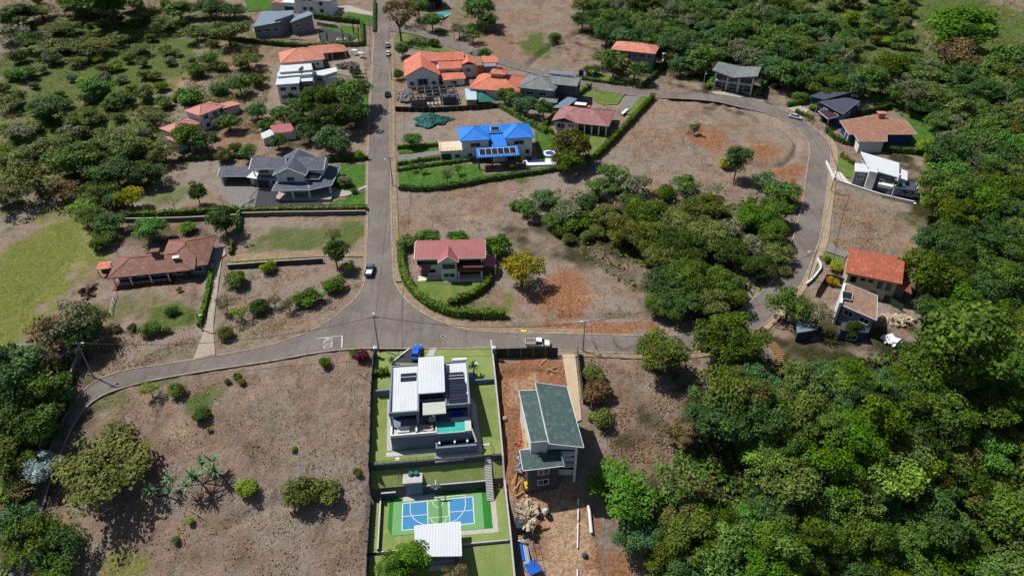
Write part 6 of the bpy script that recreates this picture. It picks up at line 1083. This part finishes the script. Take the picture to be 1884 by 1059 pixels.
# left band
lb='on the wooded slope at the left edge'
for x,y,r,k,c in [(130,300,46,'round','green'),(60,330,46,'sparse','olive'),(20,355,40,'sparse','grey'),(110,350,34,'sparse','brown'),(180,350,36,'feathery','green'),(210,320,44,'round','dark'),(270,320,36,'dense','dark'),(165,395,34,'feathery','green'),(200,410,30,'dense','dark'),(150,380,26,'feathery','lime'),(30,290,40,'feathery','olive'),(85,270,34,'feathery','olive'),(240,270,40,'feathery','mixed'),(300,280,34,'feathery','olive'),(200,250,34,'feathery','olive'),(40,240,30,'feathery','grey'),(90,200,36,'round','blue'),(150,215,34,'feathery','mixed'),(38,135,20,'round','bright'),(180,160,30,'round','bright'),(220,180,24,'dense','green'),(280,215,26,'feathery','olive'),(130,245,26,'feathery','grey'),(215,370,26,'dense','dark'),(190,435,22,'feathery','green'),(15,190,26,'feathery','olive')]: tree(x,y,r*.92,k,c,lb,.75)
ul='on the dry upper left hillside'
for x,y,r,k,c in [(30,30,40,'round','dark'),(75,20,34,'spreading','olive'),(110,50,34,'spreading','olive'),(60,75,34,'spreading','dark'),(105,85,36,'spreading','olive'),(165,85,36,'spreading','olive'),(25,60,30,'feathery','grey'),(265,25,34,'spreading','olive'),(300,45,26,'feathery','olive'),(330,20,30,'round','green'),(385,15,34,'round','dark'),(430,20,26,'dense','dark'),(160,5,40,'layered','bright'),(215,70,22,'feathery','olive'),(140,110,22,'spreading','olive'),(255,90,20,'feathery','olive'),(320,95,14,'feathery','olive')]: tree(x,y,r*.95,k,c,ul,.65)
tree(195,-8,62,'dense','bright','x',1,'broad vivid green tree at the top edge casting a round black shadow')
# centre and upper
cu_='among the houses of the upper centre'
for x,y,r,k,c,z in [(1050,272,34,'round','olive',1),(945,182,18,'round','green',1),(965,195,20,'round','blue',1),(930,175,18,'dense','green',1),(1000,200,16,'dense','green',1.4),(1012,180,10,'bush','green',1),(1130,115,26,'feathery','green',1.2),(1168,128,24,'feathery','green',1.1),(1108,105,20,'feathery','olive',1),(1090,130,14,'bush','green',1),(880,20,28,'round','green',1),(895,40,20,'round','green',1),(870,65,16,'feathery','green',1),(845,55,16,'feathery','grey',1),(795,40,18,'round','green',1),(770,15,20,'round','green',1),(735,30,30,'sparse','brown',1.3),(742,12,22,'sparse','grey',1.3),(800,80,10,'bush','green',1),(890,100,14,'round','green',1),(740,92,14,'round','dark',1),(733,140,10,'bush','green',1.2),(775,150,8,'bush','green',1),(758,258,16,'round','bright',1),(1090,265,0,'bush','green',1),(1020,70,12,'bush','green',1),(1045,295,30,'dense','green',.9),(1085,295,14,'bush','bright',1.2),(870,52,12,'bush','bright',1)]:
    if r: tree(x,y,r,k,c,cu_,z)
bare(938,80,18,'leafless tree on the ploughed brown field'); bare(850,62,16,'leafless grey tree beside the upper lane')
for x,y,r,c,u in [(823,322,12,'grey','pale young tree in the middle of the blue house lawn'),(842,310,9,'green','slim young tree on the blue house lawn, nearest its pergola'),(775,308,9,'mixed','young tree at the left of the blue house lawn'),(757,306,8,'green','smallest young tree on the blue house lawn by the road')]: tree(x,y,r,'sparse',c,'x',1.2,u)
tree(632,335,14,'bush','grey','x',1,'pale round bush beside the slate roofed house'); tree(652,352,7,'bush','green','x',1,'tiny shrub on the roadside lawn of the slate roofed house'); tree(660,285,10,'bush','lime','x',1,'leafy bush at the road edge above the slate house hedge'); tree(815,288,6,'bush','green','x',1.3,'little bush before the blue house terrace'); tree(958,295,7,'tall','green','x',1.2,'slim conical bush at the blue house pool'); tree(944,308,7,'bush','mixed','x',1.2,'flowering bush left of the white pool deck'); tree(655,135,10,'bush','dark','x',1.2,'dark round clipped bush in the gravel yard by the white flat roofed house')
tree(1470,180,13,'bush','green','x',1.1,'green bush at the drive of the charcoal modern house'); tree(1500,198,9,'bush','lime','x',1.1,'palmlike bush before the charcoal modern house'); tree(1308,156,6,'bush','yellow','x',1,'clipped yellow-green ball bush at the butterfly roof house'); tree(1300,160,5,'bush','green','x',1,'clipped green ball bush at the butterfly roof house')
tree(1590,242,0.01,'bush','green','x',1,'tiny bush') if False else None
tree(752,1036,40,'round','bright','x',1,'bright green tree at the lower left corner of the white pavilion roof'); tree(725,1040,30,'feathery','mixed','x',1,'olive tree left of the bright tree at the bottom'); tree(835,1048,24,'sparse','brown','x',1,'brown bare-looking shrub below the white pavilion'); tree(715,1055,26,'round','bright','x',1,'bright tree at the very bottom beside the dark panel fence')
tree(1538,492,12,'bush','yellow','x',1.2,'yellowish palm-like plant in the garden of the red tile house'); tree(1530,518,10,'bush','gold','x',1.2,'golden plant at the fence below the red tile house'); tree(1522,478,7,'bush','green','x',1,'small plant on the garden strip by the right road')
# forest
tree(1142,905,54,'round','bright','x',.95,'big round vivid green tree below the green roofed building'); tree(1255,885,54,'feathery','mixed','x',1,'large olive feathery tree right of the vivid round tree'); tree(1172,985,42,'dense','blue','x',1,'dark blue-green tree below the vivid round tree'); tree(1315,765,54,'layered','dark','x',1,'broad dark layered tree at the bend woodland'); tree(1252,795,32,'dense','brown','x',1,'brown leaved tree at the forest edge, left of the dark layered tree'); tree(1772,52,66,'dense','bright','x',.85,'huge vivid green umbrella tree at the upper right'); tree(1770,100,38,'round','brown','x',1,'dusty brown-green tree under the huge umbrella tree')
def inpoly(x,y,pl):
    c=False; n=len(pl)
    for i in range(n):
        x1,y1=pl[i]; x2,y2=pl[i-1]
        if (y1>y)!=(y2>y) and x<(x2-x1)*(y-y1)/(y2-y1)+x1: c=not c
    return c
DONE=[(1142,905,54),(1255,885,54),(1172,985,42),(1315,765,54),(1252,795,32),(1772,48,76),(1770,100,38),(1342,622,55),(1455,560,44)]
def fill(pl,r0,r1,pal,where,sp=.85,seed=1,zs=1.0,n=4000,mx=999):
    rn=random.Random(seed); xs=[p[0] for p in pl]; ys=[p[1] for p in pl]; got=[]
    for _ in range(n):
        x=rn.uniform(min(xs),max(xs)); y=rn.uniform(min(ys),max(ys)); r=rn.uniform(r0,r1)
        if not inpoly(x,y,pl): continue
        if any(math.hypot(x-a,(y-b)*1.15)<sp*max(r,q) for a,b,q in DONE): continue
        DONE.append((x,y,r)); got.append((x,y,r))
        if len(got)>=mx: break
    xm=(min(xs)+max(xs))/2; ym=(min(ys)+max(ys))/2; wx=(max(xs)-min(xs))/5; wy=(max(ys)-min(ys))/5
    for x,y,r in sorted(got,key=lambda g:g[1]):
        k,c=rn.choice(pal)
        cell=('upper ' if y<ym-wy/2 else 'lower ' if y>ym+wy/2 else 'middle ')+('left' if x<xm-wx/2 else 'right' if x>xm+wx/2 else 'centre')
        tree(x,y,r,k,c,f'in the {cell} of {where}',zs,group='trees of '+where)
rich=[('dense','green'),('dense','dark'),('round','green'),('dense','green'),('layered','green'),('round','mixed'),('dense','bright'),('layered','green'),('dense','blue'),('round','lime'),('dense','mixed'),('feathery','mixed'),('tall','green'),('feathery','bright')]
fill([(1420,750),(1450,705),(1500,678),(1560,690),(1640,700),(1700,690),(1760,640),(1884,560),(1930,560),(1930,1120),(1230,1120),(1200,1050),(1215,1000),(1300,960),(1390,950),(1440,900),(1400,840),(1330,720)],20,62,rich,'the lower right forest',.8,3,1.05)
fill([(1340,700),(1395,680),(1430,710),(1420,830),(1360,820)],22,38,[('dense','dark'),('feathery','grey'),('dense','green'),('dense','blue')],'the bend woodland',.8,4)
fill([(1705,560),(1690,500),(1730,410),(1720,330),(1745,270),(1884,200),(1930,200),(1930,570),(1760,625)],24,46,[('dense','dark'),('dense','green'),('round','green'),('dense','mixed'),('round','bright'),('layered','dark')],'the right edge forest',.85,5,1.1)
fill([(1590,150),(1640,120),(1700,110),(1780,130),(1884,90),(1930,90),(1930,210),(1760,270),(1700,200)],16,34,[('dense','green'),('dense','dark'),('round','mixed'),('feathery','grey'),('round','green')],'the upper right wood',.85,6)
fill([(1058,0),(1060,30),(1110,80),(1160,78),(1225,75),(1240,120),(1300,128),(1320,105),(1400,110),(1440,140),(1480,160),(1560,160),(1560,60),(1400,-10)],15,32,[('dense','green'),('dense','dark'),('round','green'),('feathery','grey'),('dense','mixed'),('dense','blue')],'the top centre wood',.8,7)
fill([(1400,-5),(1700,-5),(1720,110),(1560,60)],7,19,[('bush','green'),('bush','mixed'),('round','green'),('bush','lime'),('bush','olive'),('tall','dark')],'the top right scrub',1.35,8,1,4000,46)
fill([(1700,270),(1745,250),(1760,330),(1740,420),(1725,330)],10,20,[('bush','bright'),('bush','green'),('bush','lime')],'the right side vines',.8,9)
def near(x,y,rr): return any(math.hypot(q.x-x,q.y-y)<rr for q in ())
fill([(0,100),(150,110),(330,90),(330,190),(250,300),(130,330),(0,370)],9,20,[('bush','olive'),('bush','mixed'),('bush','grey'),('bush','lime')],'the left edge scrub',1.5,11,1,4000,60)
fill([(0,0),(330,0),(480,100),(330,200),(300,90),(0,110)],7,16,[('bush','olive'),('bush','mixed'),('bush','green')],'the upper left scrub',1.6,12,1,4000,36)
fill([(950,370),(1200,330),(1450,340),(1460,470),(1400,560),(1190,520),(1000,420)],8,16,[('bush','mixed'),('bush','green'),('bush','olive')],'the grove inside the bend',1.0,13,1,3000,34)
# palms and spiky plants
def blades(name,n,ln,w,droop,mat,parent,seed,up=.6,z0=0.0):
    rn=random.Random(seed); mb=MB()
    for i in range(n):
        a=rn.uniform(0,6.28); e=rn.uniform(up-.5,up+.5); d=Vector((math.cos(a)*math.cos(e),math.sin(a)*math.cos(e),math.sin(e))); s=Vector((-math.sin(a),math.cos(a),0)); p=Vector((0,0,z0)); pr=None
        for k in range(5):
            ww=w*(1-.22*k) if k<4 else w*.05
            cur=(p-s*ww,p+s*ww)
            if pr: mb.add([pr[0],pr[1],cur[1],cur[0]],[(0,1,2,3)])
            pr=cur; d=(d+Vector((0,0,-droop))).normalized(); p=p+d*ln*rn.uniform(.9,1.1)/4
    return mb.build(name,mat,parent)
spm=plain('spiky_leaf',S(110,140,96),.6,.3,.8); palmm=plain('palm_leaf',S(62,96,44),.6,.3,.8)
def spiky(bx,by,lab,Rm,heads,seed,nm='spiky_plant'):
    p=pt(bx,by); t=thing(nm,lab,'plant',p,0,'spiky plants'); rn=random.Random(seed); mb=MB(); hd=[]
    for i in range(heads):
        a=rn.uniform(0,6.28); k_=rn.uniform(.3,.95); q=Vector((math.cos(a)*Rm*k_,math.sin(a)*Rm*k_,Rm*rn.uniform(.5,1.2)))
        mb.tube((0,0,-.2),q,.12,.09); hd.append(q)
    if heads: mb.build('stem',palebark,t)
    for i,q in enumerate(hd or [Vector((0,0,.1))]):
        o=blades('leaf_rosette',26,Rm*.66,Rm*.05,.13,spm,t,seed+i,.75); o.location=q
spiky(372,888,'tall grey-green pandanus with spiky rosettes beside a fallen branch',3.4,6,1); spiky(296,908,'spiky pandanus at the edge of the very large olive tree',2.6,4,2); spiky(252,892,'small spiky pandanus half under the very large olive tree',2.4,3,3)
spiky(443,605,'blue-grey agave rosette on the corner lot slope',1.5,0,4,'agave')
def palm(bx,by,lab,hh,ln,seed):
    p=pt(bx,by); t=thing('palm_tree',lab,'palm',p,0,'palms'); mb=MB(); mb.tube((0,0,-.3),(0,0,hh),.2,.13); mb.build('trunk',palebark,t); o=blades('fronds',22,ln,.22,.22,palmm,t,seed,.7); o.location=(0,0,hh)
palm(1838,208,'large palm with long arching fronds in the upper right wood',6,6,1); palm(889,112,'palm beside the orange gabled house at the lane',3,2.4,2); palm(868,108,'small palm at the corner of the orange gabled house',2,2,3); palm(872,690,'young palm on the front lawn of the white modern house',2.4,1.5,4); palm(745,142,'small palm in the front garden of the orange gabled house',1.8,1.6,5); palm(1625,545,'palm between the red tile house and the rubble pile',2.5,2.2,6); palm(722,672,'slender yellowish shrub palm on the white house lawn by the pole',1.4,1.2,7)
# hedges
def hedge(pxs,w,hh,c,lab,sm=1,dens=26):
    p=resamp(poly(pxs,sm),.8); rng=np.random.default_rng(len(p)*7+int(pxs[0][0])); n=int(np.linalg.norm(np.diff(p,axis=0),axis=1).sum()*dens*(w+2*hh)/3)+20
    mid=p.mean(0); z0=float(h(*mid)); t=rng.random(n)*(len(p)-1); i=np.minimum(t.astype(int),len(p)-2); f=(t-i)[:,None]
    base=p[i]*(1-f)+p[i+1]*f; tg=p[i+1]-p[i]; tg/=np.linalg.norm(tg,axis=1)[:,None]+1e-9; sd=np.stack([-tg[:,1],tg[:,0]],1)
    hv=hh*(1+.12*np.sin(t*.9)+.1*np.sin(t*2.3+1)+.08*np.sin(t*5.1)); per=rng.random(n)*(w+2*hh); top=per<w
    o_=np.where(top,per-w/2,np.where(per<w+hh,-w/2,w/2)); zz=np.where(top,hv,((per-w)%hh)/hh*hv)+np.abs(rng.normal(size=n))*.16-.06
    o_=o_*(1+.12*np.sin(t*1.7))
    xy=base+sd*(o_+rng.normal(size=n)*.14)[:,None]; pos=np.stack([xy[:,0],xy[:,1],h(base[:,0],base[:,1])+zz],1)
    nr=np.stack([sd[:,0]*np.sign(o_)*np.where(top,.2,1),sd[:,1]*np.sign(o_)*np.where(top,.2,1),np.where(top,1.,.35)],1)+rng.normal(size=(n,3))*.45
    off=np.array([mid[0],mid[1],z0]); v=cards(pos-off,nr,.26,rng)
    mb=MB(); ribbon(mb,p,-w*.4,w*.4,-.2,hh*.85)
    core=np.array([[mb.v[k] for k in f_] for f_ in mb.f]).reshape(-1,3)-off
    v=np.concatenate([v,core]); o=link('hedge',leafmesh('hedge',v,L[c],rng)); o.location=off
    return tag(o,lab,'hedge','clipped hedges round the plots')
def link(name,me,mat=None,parent=None,_l=link): return _l(name,me,mat,parent)
for a in [([(738,462),(740,500),(752,528),(775,553),(810,573),(850,582),(930,582)],1.6,1.9,'green','long curved hedge round the red roofed house at the junction'),([(905,505),(896,528),(865,548),(826,562)],1.3,1.6,'green','shorter inner hedge on the red roofed house lawn'),
  ([(735,348),(790,351),(850,342),(900,332),(950,324),(1032,312)],1.3,1.3,'dark','hedge along the lower edge of the blue roofed house lawn'),([(731,303),(800,293),(835,290)],.9,.9,'green','upper terrace hedge left of the blue roofed house'),([(731,314),(810,303),(874,294)],.9,.9,'bright','lower terrace hedge left of the blue roofed house'),([(731,274),(808,268)],.8,1.1,'bright','hedge behind the drive of the blue roofed house'),
  ([(1202,181),(1160,226),(1122,266),(1095,293)],1.3,2,'green','straight hedge between the maroon hip roof and the bare lot'),([(1086,160),(1045,188)],1.2,1.4,'green','hedge between the grey hipped house and the small lawn'),([(918,197),(955,218),(985,235),(1004,246)],1.2,1.5,'green','hedge along the upper right of the blue roofed house'),([(1040,190),(1000,235)],1.,1.3,'green','hedge left of the maroon hip roof'),([(985,232),(1018,246)],1.,1.3,'bright','short hedge joining the blue house garden'),
  ([(1182,161),(1215,130),(1236,102)],1.1,1.6,'dark','hedge right of the salmon roofed house behind the road'),([(1060,145),(1100,152),(1150,157)],.9,1.1,'dark','hedge on the roadside in front of the salmon roofed house'),([(1388,178),(1418,146)],1.,1.6,'bright','hedge right of the butterfly roof house'),([(1300,165),(1316,138)],1.,1.4,'bright','hedge left of the butterfly roof house'),
  ([(1448,196),(1485,190),(1545,152),(1590,170),(1640,196)],1.1,1.6,'bright','hedge behind the charcoal modern house'),([(1510,224),(1560,214),(1610,206),(1645,195),(1700,226),(1762,246)],1.1,1.7,'dark','dark hedge between the charcoal house and the brown roofed house'),([(1463,206),(1496,220)],.9,1.1,'green','low hedge at the drive of the charcoal modern house'),([(1520,240),(1540,262),(1600,274),(1700,284)],1.2,1.4,'dark','hedge below the brown roofed house'),([(1546,288),(1570,303)],1.,1.3,'olive','short hedge at the lawn left of the white house on the right'),
  ([(330,58),(420,74),(470,80),(560,88)],1.2,1.7,'dark','hedge below the blue-grey roofed house at the top left'),([(560,88),(668,84)],1.2,1.8,'green','hedge below the dark drive with cypresses'),([(668,84),(666,44)],1.2,1.8,'bright','hedge at the right end of the drive with cypresses'),([(578,34),(662,44)],1.3,2.2,'dark','tall hedge behind the drive with cypresses'),([(690,6),(689,60)],1.1,1.5,'dark','hedge at the roadside on the upper left'),([(320,188),(372,180)],1.5,1.6,'green','hedge above the salmon roofed house at left'),
  ([(330,296),(400,291),(455,290)],1.2,1.4,'dark','hedge behind the garage of the slate roofed house'),([(600,297),(678,294)],1.1,1.4,'dark','hedge above the lawn of the slate roofed house'),([(445,390),(520,388),(600,387),(676,386)],1.3,1.3,'mixed','hedge on top of the long retaining wall below the slate roofed house'),([(225,398),(300,396),(390,390),(440,388)],1.3,1.4,'green','hedge continuing left above the terracotta house'),([(441,395),(440,430)],.9,1.7,'green','narrow hedge at the left end of the mown lot, upper piece'),([(428,448),(425,470)],.7,1.4,'olive','narrow hedge at the left end of the mown lot, lower piece'),
  ([(421,488),(470,484),(530,480)],.9,.5,'lime','low clipped hedge on the low retaining wall'),([(390,500),(382,550),(366,600)],1.,1.1,'bright','slim hedge left of the long concrete drive'),([(690,690),(716,688)],1.,1.4,'green','low hedge at the left gate of the white modern house')]: hedge(*a)
# cypresses on the dark drive
for i,(x,y) in enumerate([(590,76),(603,77),(632,77),(645,79),(661,78),(651,62),(660,62)]):
    p=pt(x,y); t=thing('cypress','slim dark cypress on the dark drive of the blue-grey roofed house','cypress',p,0,'cypresses on the dark drive'); rng=np.random.default_rng(i)
    if i==0: 
        C=np.array([[0,0,.35+.28*k] for k in range(9)]); r=np.interp(np.arange(9),[0,3,8],[.3,.36,.1]); v,cv=clumpcloud(rng,C,r,500,.1,1.2); cym=leafmesh('crown',v,L['dark'],rng,cv); mb=MB(); mb.tube((0,0,-.2),(0,0,.6),.08); o=mb.build('trunk',bark,t); ctm=o.data
    else: o=bpy.data.objects.new('trunk',ctm); col.objects.link(o); o.parent=t
    o=bpy.data.objects.new('crown',cym); col.objects.link(o); o.parent=t; t.scale=(1.1,1.1,1.6)
for x,y,r,hz,lab in ((1385,505,26,1.6,'bare pale tree at the foot of the grove near the road'),(1335,448,22,1.8,'bare grey tree poking out of the grove inside the bend'),(1290,300,16,1.2,'forked dead tree on the bare lot inside the bend'),(1095,640,20,1.,'thin bare roadside tree by the lower road lamp'),(1130,632,20,1.,'thin bare roadside tree right of the lower road lamp'),(1820,960,40,2.6,'dead grey branches showing in the lower right forest'),(1700,1010,40,2.6,'bare crown among the green trees at the bottom right'),(1785,350,40,2.4,'pale dead trunk among the right side trees'),(640,880,22,.8,'leafless shrub near the dark panel fence on the brown slope'),(625,900,16,.8,'low leafless shrub on the brown slope by the olive bushes')): bare(x,y,r,lab,hz)
plant_all()
# --- ground cover (uncountable)
def cover(name,pls,n,size,mat,hmax,seed,pw=.6):
    rng=np.random.default_rng(seed); X=[];Y=[]
    for pl in pls:
        a=np.array(pl,float); k=int(n/len(pls)); px=rng.uniform(a[:,0].min(),a[:,0].max(),k); py=rng.uniform(a[:,1].min(),a[:,1].max(),k)
        ok=np.array([inpoly(x,y,pl) for x,y in zip(px,py)]); x,y=at(px[ok],py[ok]); X.append(x);Y.append(y)
    X=np.concatenate(X);Y=np.concatenate(Y); k=len(X)
    cl=.5+.5*np.sin(X*.4+2*np.sin(Y*.3))*np.sin(Y*.37+1.5*np.sin(X*.21)); keep=rng.random(k)<cl**pw; X=X[keep];Y=Y[keep];k=len(X)
    pos=np.stack([X,Y,h(X,Y)+rng.random(k)*hmax*cl[keep]],1); v=cards(pos,rng.normal(size=(k,3))*.7+np.array([0,0,.8]),size,rng)
    tag(link(name,leafmesh(name,v,mat,rng)),kind='stuff')
forest=[[(1300,700),(1700,640),(1930,560),(1930,1120),(1200,1120),(1180,1000)],[(1690,500),(1730,280),(1930,180),(1930,640),(1700,640)]]
cover('undergrowth',forest,42000,.5,L['green'],1.6,1,.3)
cover('undergrowth',[[(1060,0),(1700,0),(1884,100),(1884,250),(1600,150),(1250,120)],[(0,200),(300,200),(330,300),(200,420),(0,370)],[(0,0),(330,0),(300,100),(0,120)],[(0,640),(150,650),(120,800),(30,1059),(0,1059)],[(950,350),(1450,330),(1460,480),(1380,560),(1200,560),(1000,420)]],26000,.45,L['mixed'],1.1,2,.8)
weedm=leafmat('weed',S(120,104,74),S(160,144,110),.15,S(84,92,44))
cover('dry_weeds',[[(170,730),(680,650),(685,1059),(150,1059),(300,900)],[(735,370),(930,340),(1190,560),(1180,600),(1000,600),(1000,430),(735,430)],[(1100,300),(1210,190),(1450,240),(1480,330),(1300,330)],[(1060,660),(1290,660),(1230,850),(1130,850)],[(1535,350),(1715,400),(1715,490),(1530,450)],[(410,500),(665,490),(660,545),(480,630),(400,640)],[(160,610),(360,600),(350,655),(180,690)],[(860,60),(1050,10),(1120,90),(960,130)],[(1560,90),(1700,60),(1700,220),(1580,150)],[(0,100),(330,80),(300,200),(0,260)]],80000,.16,weedm,.3,3,1.2)

cover('green_weeds',[[(170,730),(680,650),(685,1059),(150,1059),(300,900)],[(735,370),(930,340),(1190,560),(1180,600),(1000,600),(1000,430),(735,430)],[(1060,660),(1290,660),(1230,850),(1130,850)],[(1080,300),(1210,190),(1450,240),(1480,330),(1300,330)],[(410,500),(665,490),(660,545),(480,630),(400,640)],[(160,610),(360,600),(350,655),(180,690)],[(1535,350),(1715,400),(1715,490),(1530,450)]],9000,.2,L['mixed'],.35,5,3.0)
cover('hillside_scrub',[[(0,0),(330,0),(480,90),(330,200),(330,300),(230,380),(0,370)],[(1400,0),(1884,0),(1884,260),(1700,240),(1560,150)],[(330,100),(500,130),(480,250),(340,200)]],60000,.3,leafmat('scrub_leaf',S(62,82,34),S(108,118,62),.2,S(124,118,72)),.7,6,1.3)

cover('hillside_scrub',[[(1400,-10),(1884,-10),(1884,260),(1700,240),(1560,150)],[(1060,-10),(1560,-10),(1560,160),(1300,130),(1200,100),(1060,60)]],30000,.42,L['mixed'],1.0,8,.7)
